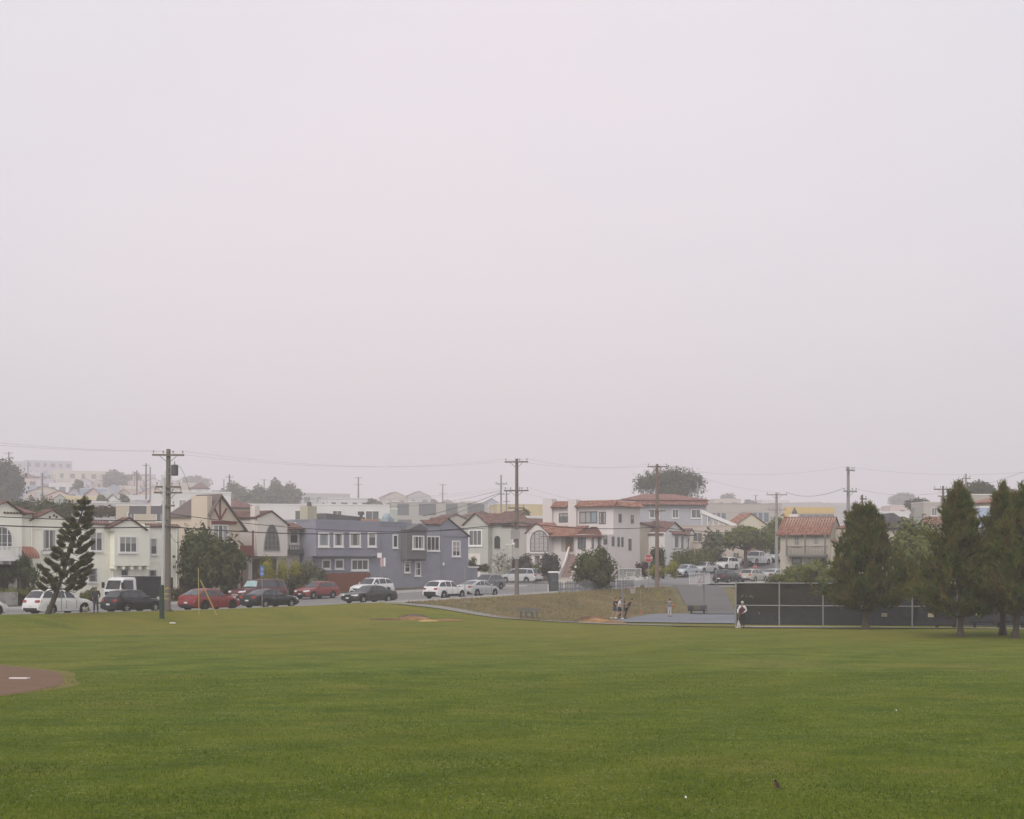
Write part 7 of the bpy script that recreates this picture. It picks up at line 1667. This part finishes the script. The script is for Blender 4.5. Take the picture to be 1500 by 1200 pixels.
hoop('basketball hoop among the players, its clear board below the white corner house', 912.5, 131, 832, 908.5, 906, 939, 832.5, 850, (926, 861.5), -.35)
hoop('basketball hoop standing by the bench at the foot of the ramp', 1031, 146, 839, 902, 1008.5, 1038.5, 839, 855.5, (1023.5, 851.5), -.5)
# cone with flag
Yk = 142.0; r_ = thing('traffic_cone', 'orange traffic cone with a thin rod at the edge of the court', 'traffic cone', (xpx(938.5, Yk), Yk, zpx(901, Yk))); m = MB(); m.box(-.17, .17, -.17, .17, 0, .04); m.tube([(0, 0, .04), (0, 0, .40)], [.14, .04], 12); m.build('cone', M('cone_orange', (.36, .10, .055), .6), r_)
m = MB(); m.tube([(0, 0, .45), (0, 0, 2.2)], .012, 5); m.build('rod', M('cone_rod', (.40, .30, .22), .6), r_)
# benches
BW = M('bench_wood', (.10, .095, .09), .85, var=.25, scale=3); BWD = M('dark_bench', (.035, .035, .036), .8)
def bench(label, px, Y, ybase, length, mat, legm, rz=0, back=True, hb=.85, sz=1.0):
    r_ = thing('park_bench', label, 'bench', (xpx(px, Y), Y, zpx(ybase, Y)), rz, 'park benches'); r_.scale = (1, 1, sz); L = length/2
    m = MB()
    for k in range(3): m.box(-L, L, -.24 + k*.16, -.10 + k*.16, .43, .48)
    m.build('seat', mat, r_)
    if back:
        m = MB()
        for k in range(2): m.prism([(-L, .22 + k*.06, .58 + k*.17), (-L, .26 + k*.06, .58 + k*.17), (-L, .31 + k*.06, .72 + k*.17), (-L, .27 + k*.06, .72 + k*.17)], (2*L, 0, 0))
        m.build('backrest', mat, r_)
    for x in ((-L + .3, L - .3) if length < 2.4 else (-L + .2, 0, L - .2)):
        m = MB(); m.box(x - .06, x + .06, -.2, .2, -.1, .43)
        if back: m.prism([(x - .03, .2, .1), (x - .03, .27, .1), (x - .03, .40, .9), (x - .03, .35, .9)], (.06, 0, 0))
        m.build('leg', legm, r_)
    return r_
bench('grey slatted bench at the foot of the dry bank left of the players', 766.5, 126.8, 902.5, 1.0, BW, DGREY, R(-6), sz=.72); bench('grey slatted bench joined end to end with its neighbour left of the players', 782.5, 126.3, 903, 1.0, BW, DGREY, R(-6), sz=.66)
bench('dark bench heaped with bags at the foot of the ramp', 1022, 143.6, 902, 1.7, BWD, BWD)
BAG = 'bags on the dark bench'
for px, w, hgt, mt, lab in ((1012, .26, .34, M('black_bag', (.03, .03, .033), .8), 'black backpack at the left end of the dark bench'), (1021, .3, .42, M('olive_bag', (.10, .085, .06), .9), 'olive brown bag in the middle of the dark bench'), (1029, .22, .36, M('dark_blue_bag', (.04, .045, .06), .8), 'dark blue bag beside the hoop pole on the bench')):
    a = pxp(px, 902, 143.4); m = MB(); m.rings([[(x*k, y*k, z) for x, y in ((-w, -.14), (w, -.14), (w, .14), (-w, .14))] for k, z in ((.95, 0), (1, .08), (.95, hgt*.7), (.6, hgt))]); o = m.build('backpack', mt, None, smooth=60, loc=(a[0], a[1], a[2] + .485)); tag(o, lab, 'bag', BAG)
bench('dark bench standing against the screened fence by the second pine', 1385, 109.0, 921, 1.75, BWD, BWD); bench('long low dark bench without back under the right hand pines', 1463, 108.6, 921.5, 3.6, BWD, BWD, back=False)
m = MB(); m.tube([(0, 0, 0), (0, 0, .17), (0, 0, .22)], [.045, .045, .02], 8); tag(m.build('bottle', M('teal_bottle', (.15, .40, .38), .3), None, loc=pxp(775.5, 902.5, 126.2)), 'small teal bottle on the ground by the joined benches', 'bottle')

# wood chip heaps
CH = M('fresh_wood_chips', (.36, .215, .105), .95, var=.35, scale=1.6, bump=.8, bscale=14); CHR = M('old_chips', (.20, .115, .07), .95, var=.35, scale=2, bump=.8, bscale=14)
def heap(label, px, py, Y, w, d, h, mat, name='wood_chip_heap', seed=0, spill=True):
    r = random.Random(seed); m = MB(); n, k = 30, 7; rs = []
    for j in range(k + 1):
        q = 1 - j/k; zz = h*(1 - q**3.2)
        rs.append([(w/2*max(.02, q)*(1 + .14*r.random() + .10*math.sin(3*a + seed))*math.cos(a), d/2*max(.02, q)*(1 + .14*r.random())*math.sin(a), zz*(1 + .28*math.sin(a*2 + seed)) + r.uniform(-.02, .02)) for a in np.linspace(0, 2*math.pi, n, False)])
    m.rings(rs); 
    for q in range(150): 
        a, t = r.random()*6.28, r.random()**.5*1.12; x, y = w/2*t*math.cos(a), d/2*t*math.sin(a); z = h*max(0, 1 - t**3.2) ; s = .03 + .05*r.random(); m.box(x - s*1.4, x + s*1.4, y - s, y + s, z, z + s*.9)
    x, Y = xpx(px, Y), Y
    return tag(m.build(name, mat, None, loc=(x, Y, ground_z(x, Y) + .0)), label, 'wood chips')
HP = 'heaps of wood chips'
heap('orange wood chips heaped on the grass near the joined benches', 604, 905, 117.5, 2.4, 1.6, .16, CH, seed=2)
heap('grey brown stump rubble lying behind the orange chips on the grass', 606, 901, 118.6, 2.3, 1.0, .30, M('stump_rubble', (.16, .12, .095), .95, var=.4, scale=3, bump=.8, bscale=10), name='stump_rubble', seed=5)
heap('thin pale patch of chips scattered in front of the orange heap', 627.5, 912, 114.5, 1.2, .9, .05, M('pale_chips', (.52, .38, .17), .95, var=.2), seed=8)
heap('thin chips spilled left of the orange heap', 566, 905, 117, 1.9, .8, .05, CHR, seed=11); heap('thin chips spilled right of the orange heap', 654, 905.5, 117, 2.2, .9, .06, CH, seed=13)
heap('long low heap of orange chips beside the players', 872, 905, 124.6, 2.5, 1.6, .26, CH, seed=17); heap('flat trail of orange chips running to the hoop pole', 898, 908.5, 123.6, 1.7, .9, .14, CH, seed=19)
heap('reddish old chips behind the long low heap', 868, 900, 126.4, 2.6, 1.2, .38, CHR, seed=23)

# ------------------------------------------------------------------ tennis fence
def fence():
    p0 = Vector((xpx(1078, 109.8), 109.8)); p1 = Vector((47.0, 102.6)); L = (p1 - p0).length; rot = math.atan2(p1.y - p0.y, p1.x - p0.x); zb = ground_z(p0.x, p0.y) + .06; zt = zpx(853.5, 109.8) - zb
    r_ = thing('chain_link_fence', 'tall steel framed fence with dark windscreen mesh along the tennis court', 'fence', (p0.x, p0.y, zb), rot)
    SC = bpy.data.materials.new('dark_mesh_screen'); SC.use_nodes = True; t = SC.node_tree; b = t.nodes['Principled BSDF']
    g = t.nodes.new('ShaderNodeTexCoord'); n = t.nodes.new('ShaderNodeTexNoise'); n.inputs['Scale'].default_value = .9; n.inputs['Detail'].default_value = 5; t.links.new(g.outputs['Object'], n.inputs['Vector'])
    rp = t.nodes.new('ShaderNodeValToRGB'); rp.color_ramp.elements[0].color = (.010, .0105, .0105, 1); rp.color_ramp.elements[1].color = (.032, .032, .031, 1); t.links.new(n.outputs['Fac'], rp.inputs['Fac']); t.links.new(rp.outputs['Color'], b.inputs['Base Color'])
    b.inputs['Roughness'].default_value = .9; b.inputs['Specular IOR Level'].default_value = .1; b.inputs['Alpha'].default_value = .93
    step = 2.87; np_ = int(L/step)
    drop = lambda x: ground_z(p0.x + (p1.x - p0.x)*x/L, p0.y + (p1.y - p0.y)*x/L) + .06 - zb
    for i in range(np_ + 1): m = MB(); x = i*step; m.tube([(x, 0, drop(x) - .3), (x, 0, zt)], .045 if i else .06, 8); m.ell((x, 0, zt + .03), (.055, .055, .05), 8, 4); m.build('post', STEEL, r_)
    for z in (zt - .03, zt*.49): m = MB(); m.tube([(0, -.0, z), (np_*step, 0, z)], .03, 6); m.build('rail', STEEL, r_)
    for i in range(np_):
        m = MB(); x0, x1 = i*step + .05, (i+1)*step - .05; zb0 = drop(x0) + .16; nx = 10
        m.rings([[(x0 + (x1 - x0)*k/nx, .05 + .012*math.sin(k*2.1 + i), z) for k in range(nx + 1)] for z in (zb0, zb0 + .4, zt*.3, zt*.49, zt*.75, zt - .06)], cap=False, close=False); sc = m.build('mesh_screen', SC, r_)
        if i in (0,):
            rr_ = random.Random(2); g_ = MB()
            for (px, py) in ((1087, 873.5), (1093, 873), (1098.5, 873), (1103, 874.5), (1099, 873.8), (1111, 898.5)):
                x = (px - 1078)/21.9; z = zpx(py, 109.8) - zb; pts = [(x + rr_.uniform(-.1, .1), .025, z + rr_.uniform(-.1, .1)) for _ in range(4)]; g_.tube(pts, .014, 4)
            g_.build('scribble', M('chalky_scribble', (.24, .24, .23), .9), sc)
    for px in (1294.5, 1360.5, 1427.5):
        x = (px - 1078)/22.3; z = zpx(901, 107.5) - zb; m = MB(); m.box(x - .19, x + .17, -.07, -.058, z - .12, z + .12); p = m.build('notice_board', M('cream_notice', (.44, .40, .25), .6), r_)
        m = MB(); 
        for k in range(4): m.box(x - .13, x + .11, -.074, -.071, z - .08 + k*.045, z - .065 + k*.045)
        m.build('notice_lines', DGREY, p)
    m = MB(); m.box(0, np_*step, -.09, .09, -.45, .08); m.build('concrete_footing', CONC, r_)
fence()

# ------------------------------------------------------------------ people, dogs, bird, litter
cl = lambda n, c: M('cloth_' + n, c, .9, var=.2, scale=6)
def gp(px, Y): x = xpx(px, Y); return x, Y, ground_z(x, Y)
BLK = cl('black', (.022, .022, .024)); DBL = cl('dark_blue', (.05, .065, .11)); WHC = cl('white', (.62, .60, .60)); MARC = cl('maroon', (.075, .022, .03)); GRC = cl('grey_green', (.06, .065, .062)); DEN = cl('denim', (.07, .085, .12)); PALE = cl('pale_grey', (.42, .42, .45))
HAIRD = M('dark_hair', (.018, .014, .012), .7); HAIRG = M('grey_hair', (.30, .29, .28), .7); SHOEB = M('black_shoe', (.03, .03, .03), .6); SHOEW = M('white_shoe', (.6, .6, .6), .5)
x, y, z = gp(1087.5, 108.6)
person('man in white sleeves, dark red vest and cap at the fence corner', (x, y, z + .02), R(-25), dict(shR=(-.18, -.02, 1.42), elR=(-.28, -.12, 1.16), wrR=(-.20, -.34, .98), elL=(.27, .05, 1.16), wrL=(.14, -.22, 1.02), head=(.02, -.06, 1.61)), WHC, 1.0, BLK, False, SHOEB, None, M('cap_white', (.55, .53, .52), .8), vest=MARC)
m = MB(); a = Vector((x - .24, y - .42, z + 1.0)); b = Vector((x - .50, y - .72, z + .04)); m.tube([tuple(Vector((0, 0, 0))), tuple(b - a)], .013, 6); m.ell((0, 0, .02), (.025, .025, .04), 8, 5); tag(m.build('walking_stick', M('stick_wood', (.28, .2, .13), .6), None, loc=a), 'slim walking stick in the hand of the man with the dark red vest', 'stick')
x2, y2 = xpx(1082.3, 107.2), 107.2
FURW = M('white_fur', (.62, .60, .56), .95, var=.15, scale=12, bump=.5, bscale=40)
quadruped('small white dog sitting at the feet of the man with the stick', (x2, y2, ground_z(x2, y2) + .02), R(-20), FURW, .68, sit=True)
x, y = xy(s_at(140.5, -2.2), -2.2); zq = verge_z(x, y)
person('man in a grey jacket, dark jeans and pale hat standing by the white SUV bonnet', (x, y, zq + .0), R(8), dict(elL=(.25, .04, 1.15), wrL=(.20, -.16, .98), elR=(-.25, .04, 1.15), wrR=(-.20, -.16, .98), head=(0, -.07, 1.60), anL=(.12, .02, .09), anR=(-.12, .02, .09)), GRC, 1.0, DEN, False, SHOEB, HAIRG, M('hat_pinkish', (.45, .33, .29), .8), brim=True)
x, y = xy(s_at(125.5, -2.4), -2.4)
quadruped('fluffy cream dog on the kerb next to the man in the grey jacket', (x, y, verge_z(x, y) + .01), R(50), M('cream_fur', (.56, .50, .42), .95, var=.15, scale=12, bump=.5, bscale=40), .66)
PL = 'young men playing basketball'
def cz(px, Y): x = xpx(px, Y); return (x, Y, ground_z(x, Y) + .08)
person('player in a black shirt and dark blue shorts at the left of the group', cz(900, 131), R(60), dict(chest=(0, -.10, 1.30), neck=(0, -.14, 1.45), head=(0, -.20, 1.56), shL=(.17, -.10, 1.38), shR=(-.17, -.10, 1.38), elL=(.26, -.26, 1.18), wrL=(.16, -.46, 1.26), elR=(-.26, -.22, 1.16), wrR=(-.18, -.44, 1.20), knL=(.13, -.16, .52), anL=(.15, .05, .09), knR=(-.14, -.02, .50), anR=(-.16, .22, .11)), BLK, .5, DBL, True, SHOEW, HAIRD, group=PL)
person('player in a white shirt and black shorts stepping forward beside the hoop pole', cz(907, 130), R(75), dict(chest=(0, -.06, 1.31), neck=(0, -.08, 1.47), head=(0, -.12, 1.59), shL=(.17, -.06, 1.40), shR=(-.17, -.06, 1.40), elL=(.27, -.16, 1.18), wrL=(.22, -.38, 1.22), elR=(-.25, -.02, 1.15), wrR=(-.20, -.24, 1.06), knL=(.11, -.22, .53), anL=(.12, -.16, .10), knR=(-.11, .06, .50), anR=(-.12, .32, .14)), WHC, .5, BLK, True, SHOEW, HAIRD, group=PL)
person('player in a red trimmed dark shirt mostly hidden by the hoop pole', cz(913.5, 134), R(-80), dict(chest=(0, -.05, 1.31), head=(0, -.1, 1.59), elL=(.28, -.2, 1.22), wrL=(.2, -.42, 1.30), elR=(-.28, -.18, 1.2), wrR=(-.2, -.40, 1.24), knL=(.14, -.12, .50), anL=(.18, .02, .09)), cl('dark_red', (.09, .03, .035)), .5, BLK, True, SHOEB, HAIRD, skin=SKIN2, group=PL)
person('player dressed all in black leaning far to the right with legs spread', cz(917, 131.4), R(80), dict(pelvis=(0, -.12, .92), waist=(0, -.20, 1.06), chest=(0, -.34, 1.24), neck=(0, -.44, 1.38), head=(0, -.52, 1.47), shL=(.17, -.36, 1.33), shR=(-.17, -.36, 1.33), elL=(.30, -.30, 1.10), wrL=(.24, -.12, .98), elR=(-.30, -.34, 1.10), wrR=(-.26, -.16, 1.0), hiL=(.09, -.12, .88), hiR=(-.09, -.10, .88), knL=(.14, .02, .48), anL=(.17, .12, .09), knR=(-.14, .24, .56), anR=(-.18, .58, .12)), BLK, .98, BLK, False, SHOEB, HAIRD, group=PL)
person('child in a striped shirt and pale trousers carrying a ball on the court', cz(981, 136), R(165), dict(knL=(.10, .05, .50), anL=(.11, .14, .12), wrR=(-.26, -.18, 1.08), elR=(-.25, .04, 1.14)), None, .5, PALE, False, SHOEB, HAIRD, scale=.86)
# striped shirt for the child
def stripes():
    t = NT('striped_cloth'); tc = t.add('ShaderNodeTexCoord').outputs['Object']; sx = t.add('ShaderNodeSeparateXYZ', None, Vector=tc); mu = t.add('ShaderNodeMath', {'operation': 'MULTIPLY'}); t.l.new(sx.outputs['Z'], mu.inputs[0]); mu.inputs[1].default_value = 7.5
    fr = t.add('ShaderNodeMath', {'operation': 'FRACT'}); t.l.new(mu.outputs[0], fr.inputs[0]); t.l.new(t.mix(t.ramp(fr.outputs[0], [(.60, 0.), (.64, 1.)]), (.022, .026, .036), (.34, .34, .36)), t.b.inputs['Base Color']); return t.m
kid = [o for o in COL.objects if o.name.startswith('person') and o.get('label', '').startswith('child')][0]
skinmesh('shirt', [Vector(p) for p in ((0, 0, .93), (0, .01, 1.10), (0, .01, 1.32), (0, .01, 1.44), (.17, .01, 1.42), (.225, .028, 1.18), (-.17, .01, 1.42), (-.235, .03, 1.2))], [(0, 1), (1, 2), (2, 3), (2, 4), (4, 5), (2, 6), (6, 7)], [.15, .145, .158, .065, .078, .066, .078, .066], stripes(), kid, {1})
x, y, z = cz(986.5, 135.6); m = MB(); m.ell((0, 0, 0), (.12, .12, .12), 14, 9); tag(m.build('basketball', M('ball_orange', (.36, .12, .05), .7), None, smooth=80, loc=(x, y, z + .92)), 'orange basketball held at the side of the child in stripes', 'ball')

def robin():
    Y = 30.0; x = xpx(1138, Y); r_ = thing('bird', 'robin with a rusty orange breast standing upright on the grass', 'bird', (x, Y, 0.0), R(-38))
    # faces -X; upright stance
    bm_cols = [M('robin_back', (.035, .03, .028), .9, var=.2, scale=30), M('robin_breast', (.26, .075, .025), .9, var=.2, scale=30), M('robin_head', (.012, .011, .011), .8)]
    m = MB(); prof = [(.045, .055, .012), (.030, .066, .032), (.012, .085, .044), (-.006, .112, .046), (-.018, .138, .038), (-.026, .156, .026), (-.030, .170, .027), (-.034, .184, .025), (-.036, .196, .016), (-.037, .202, .004)]
    n = 14; rs = []
    for i, (px_, pz, r) in enumerate(prof):
        a = Vector(prof[min(i+1, 9)][:2]) - Vector(prof[max(i-1, 0)][:2]); a.normalize(); nx_, nz_ = -a.y, a.x
        rs.append([(px_ + nx_*r*math.cos(q), r*.92*math.sin(q), pz + nz_*r*math.cos(q)) for q in np.linspace(0, 2*math.pi, n, False)])
    k = 0
    for i in range(len(rs) - 1):
        for j in range(n):
            q = 2*math.pi*(j + .5)/n; front = math.cos(q) > -.05
            mi = 2 if i >= 5 else (1 if front else 0)
            jn = (j + 1) % n; m.add([rs[i][j], rs[i][jn], rs[i+1][jn], rs[i+1][j]], [(0, 1, 2, 3)], mi)
    m.poly(rs[0][::-1], 1); m.poly(rs[-1], 2); m.build('body', bm_cols, r_, smooth=80)
    m = MB(); m.tube([(-.055, 0, .186), (-.082, 0, .180)], [.0075, .0015], 6); m.build('beak', M('beak_yellow', (.42, .26, .05), .5), r_)
    m = MB(); m.prism([(.035, -.016, .058), (.035, .016, .058), (.135, .02, .036), (.135, -.02, .036)], (.002, 0, .009)); m.build('tail', bm_cols[0], r_)
    for sg in (1, -1):
        m = MB(); m.rings([[(.036 + .0, sg*.030, .075), (.02, sg*.046, .08), (.0, sg*.048, .10)], [(.03, sg*.034, .10), (.012, sg*.050, .105), (-.008, sg*.05, .125)], [(.012, sg*.034, .14), (.0, sg*.044, .142), (-.014, sg*.042, .15)], [(.075, sg*.018, .055), (.073, sg*.02, .056), (.071, sg*.018, .058)]][:3]); m.build('wing', bm_cols[0], r_, smooth=80)
        m = MB(); m.tube([(.008, sg*.016, .06), (.002, sg*.018, .03), (.006, sg*.018, .002)], [.005, .003, .003], 6)
        for t in (-.5, 0, .5): m.tube([(.006, sg*.018, .003), (-.022*math.cos(t), sg*.018 + .022*math.sin(t), .002)], .002, 4)
        m.tube([(.006, sg*.018, .003), (.022, sg*.018, .002)], .002, 4); m.build('leg', M('bird_leg', (.12, .08, .04), .7), r_)
        m = MB(); m.ell((-.044, sg*.0215, .188), (.004, .003, .004), 8, 5); m.build('eye', BLACK, r_)
robin()
LT = M('litter_white', (.62, .62, .60), .7)
for px, Y, w, lab in ((253, 105.5, .20, 'flattened white carton on the grass beside the green post'), (1004.5, 28.8, .016, 'white paper scrap on the grass left of the robin'), (1313, 45.6, .018, 'white paper scrap on the grass below the pines')):
    x = xpx(px, Y); m = MB(); m.prism([(-w, -w*.4, .02), (w*.9, -w*.5, .012), (w, w*.35, .03), (-w*.8, w*.5, .04)], (.0, .01, w*.14 + .012)); tag(m.build('litter', LT, None, loc=(x, Y, ground_z(x, Y) + .02)), lab, 'litter', 'litter on the grass')
# pigeon sized dark bird on the wire right of the reddish pole is too small to tell and is left out
# ------------------------------------------------------------------ haze, sky, light, camera
HAZE_DENSITY = 0.00080
t = bpy.data.materials.new('haze_air'); t.use_nodes = True; nt = t.node_tree; nt.nodes.clear()
ov = nt.nodes.new('ShaderNodeOutputMaterial'); pv = nt.nodes.new('ShaderNodeVolumePrincipled'); pv.inputs['Color'].default_value = (1.0, .955, .972, 1); pv.inputs['Density'].default_value = HAZE_DENSITY; pv.inputs['Anisotropy'].default_value = .15
nt.links.new(pv.outputs[0], ov.inputs['Volume'])
m = MB(); m.box(-1300, 1300, -90, 2760, -60, 200); hz = m.build('haze', t); tag(hz, kind='stuff')

w = bpy.data.worlds.new('World'); scene.world = w; w.use_nodes = True; nt = w.node_tree; bg = nt.nodes['Background']
sky = nt.nodes.new('ShaderNodeTexSky'); sky.sky_type = 'NISHITA'; sky.sun_disc = False
SUN_EL, SUN_AZ = R(40), R(200)                    # behind the camera, a little to the left
sky.sun_elevation = SUN_EL; sky.sun_rotation = SUN_AZ; sky.air_density = 1.0; sky.dust_density = 6.0; sky.ozone_density = 1.0
tc = nt.nodes.new('ShaderNodeTexCoord'); mp = nt.nodes.new('ShaderNodeMapping'); mp.inputs['Scale'].default_value = (1, 1, 2.2); nt.links.new(tc.outputs['Generated'], mp.inputs['Vector'])
ns = nt.nodes.new('ShaderNodeTexNoise'); ns.inputs['Scale'].default_value = 3.2; ns.inputs['Detail'].default_value = 5; nt.links.new(mp.outputs['Vector'], ns.inputs['Vector'])
cr = nt.nodes.new('ShaderNodeValToRGB'); cr.color_ramp.elements[0].position = .3; cr.color_ramp.elements[1].position = .72
cr.color_ramp.elements[0].color = (.60, .585, .635, 1); cr.color_ramp.elements[1].color = (.635, .585, .610, 1); nt.links.new(ns.outputs['Fac'], cr.inputs['Fac'])
# a warm pink brightening low in the overcast ahead, bluer cloud to the sides
ds = nt.nodes.new('ShaderNodeVectorMath'); ds.operation = 'DISTANCE'; ds.inputs[1].default_value = (-.03, .985, .17); nt.links.new(tc.outputs['Generated'], ds.inputs[0])
nd = nt.nodes.new('ShaderNodeMath'); nd.operation = 'MULTIPLY_ADD'; nt.links.new(ns.outputs['Fac'], nd.inputs[0]); nd.inputs[1].default_value = .42; nt.links.new(ds.outputs['Value'], nd.inputs[2])
gr_ = nt.nodes.new('ShaderNodeValToRGB'); gr_.color_ramp.interpolation = 'EASE'; e = gr_.color_ramp.elements; e[0].position = .22; e[1].position = .66; e[0].color = (.725, .652, .678, 1); e[1].color = (.612, .606, .656, 1); nt.links.new(nd.outputs[0], gr_.inputs['Fac']); cr = gr_
vm = nt.nodes.new('ShaderNodeVectorMath'); vm.operation = 'SCALE'; vm.inputs['Scale'].default_value = 10.0; nt.links.new(cr.outputs['Color'], vm.inputs[0])
mx = nt.nodes.new('ShaderNodeMix'); mx.data_type = 'RGBA'; mx.inputs[0].default_value = .90; nt.links.new(sky.outputs['Color'], mx.inputs[6]); nt.links.new(vm.outputs['Vector'], mx.inputs[7])
nt.links.new(mx.outputs[2], bg.inputs['Color']); bg.inputs['Strength'].default_value = .1
sl = bpy.data.lights.new('sun', 'SUN'); sl.energy = 1.5; sl.angle = R(35); sl.color = (1, .95, .9)
so = bpy.data.objects.new('sun', sl); COL.objects.link(so); so.location = (0, 0, 100)
dv = Vector((math.sin(SUN_AZ)*math.cos(SUN_EL), math.cos(SUN_AZ)*math.cos(SUN_EL), math.sin(SUN_EL)))
so.rotation_euler = (-dv).to_track_quat('-Z', 'Y').to_euler()
cam = bpy.data.cameras.new('camera'); co = bpy.data.objects.new('camera', cam); COL.objects.link(co); scene.camera = co
co.location = (0, 0, EZ); co.rotation_euler = (R(90), 0, 0); cam.sensor_width = 36; cam.lens = FOC/1500*36; cam.shift_y = (HOR - 600)/1500; cam.clip_start = .1; cam.clip_end = 6000
vs = scene.view_settings; vs.view_transform = 'Standard'; vs.look = 'None'; vs.exposure = .5; vs.gamma = 1; vs.use_curve_mapping = False
cy = scene.cycles; cy.use_denoising = True; cy.max_bounces = 8; cy.diffuse_bounces = 3; cy.glossy_bounces = 3; cy.transparent_max_bounces = 12; cy.volume_bounces = 4
try: cy.denoiser = 'OPENIMAGEDENOISE'
except Exception: pass
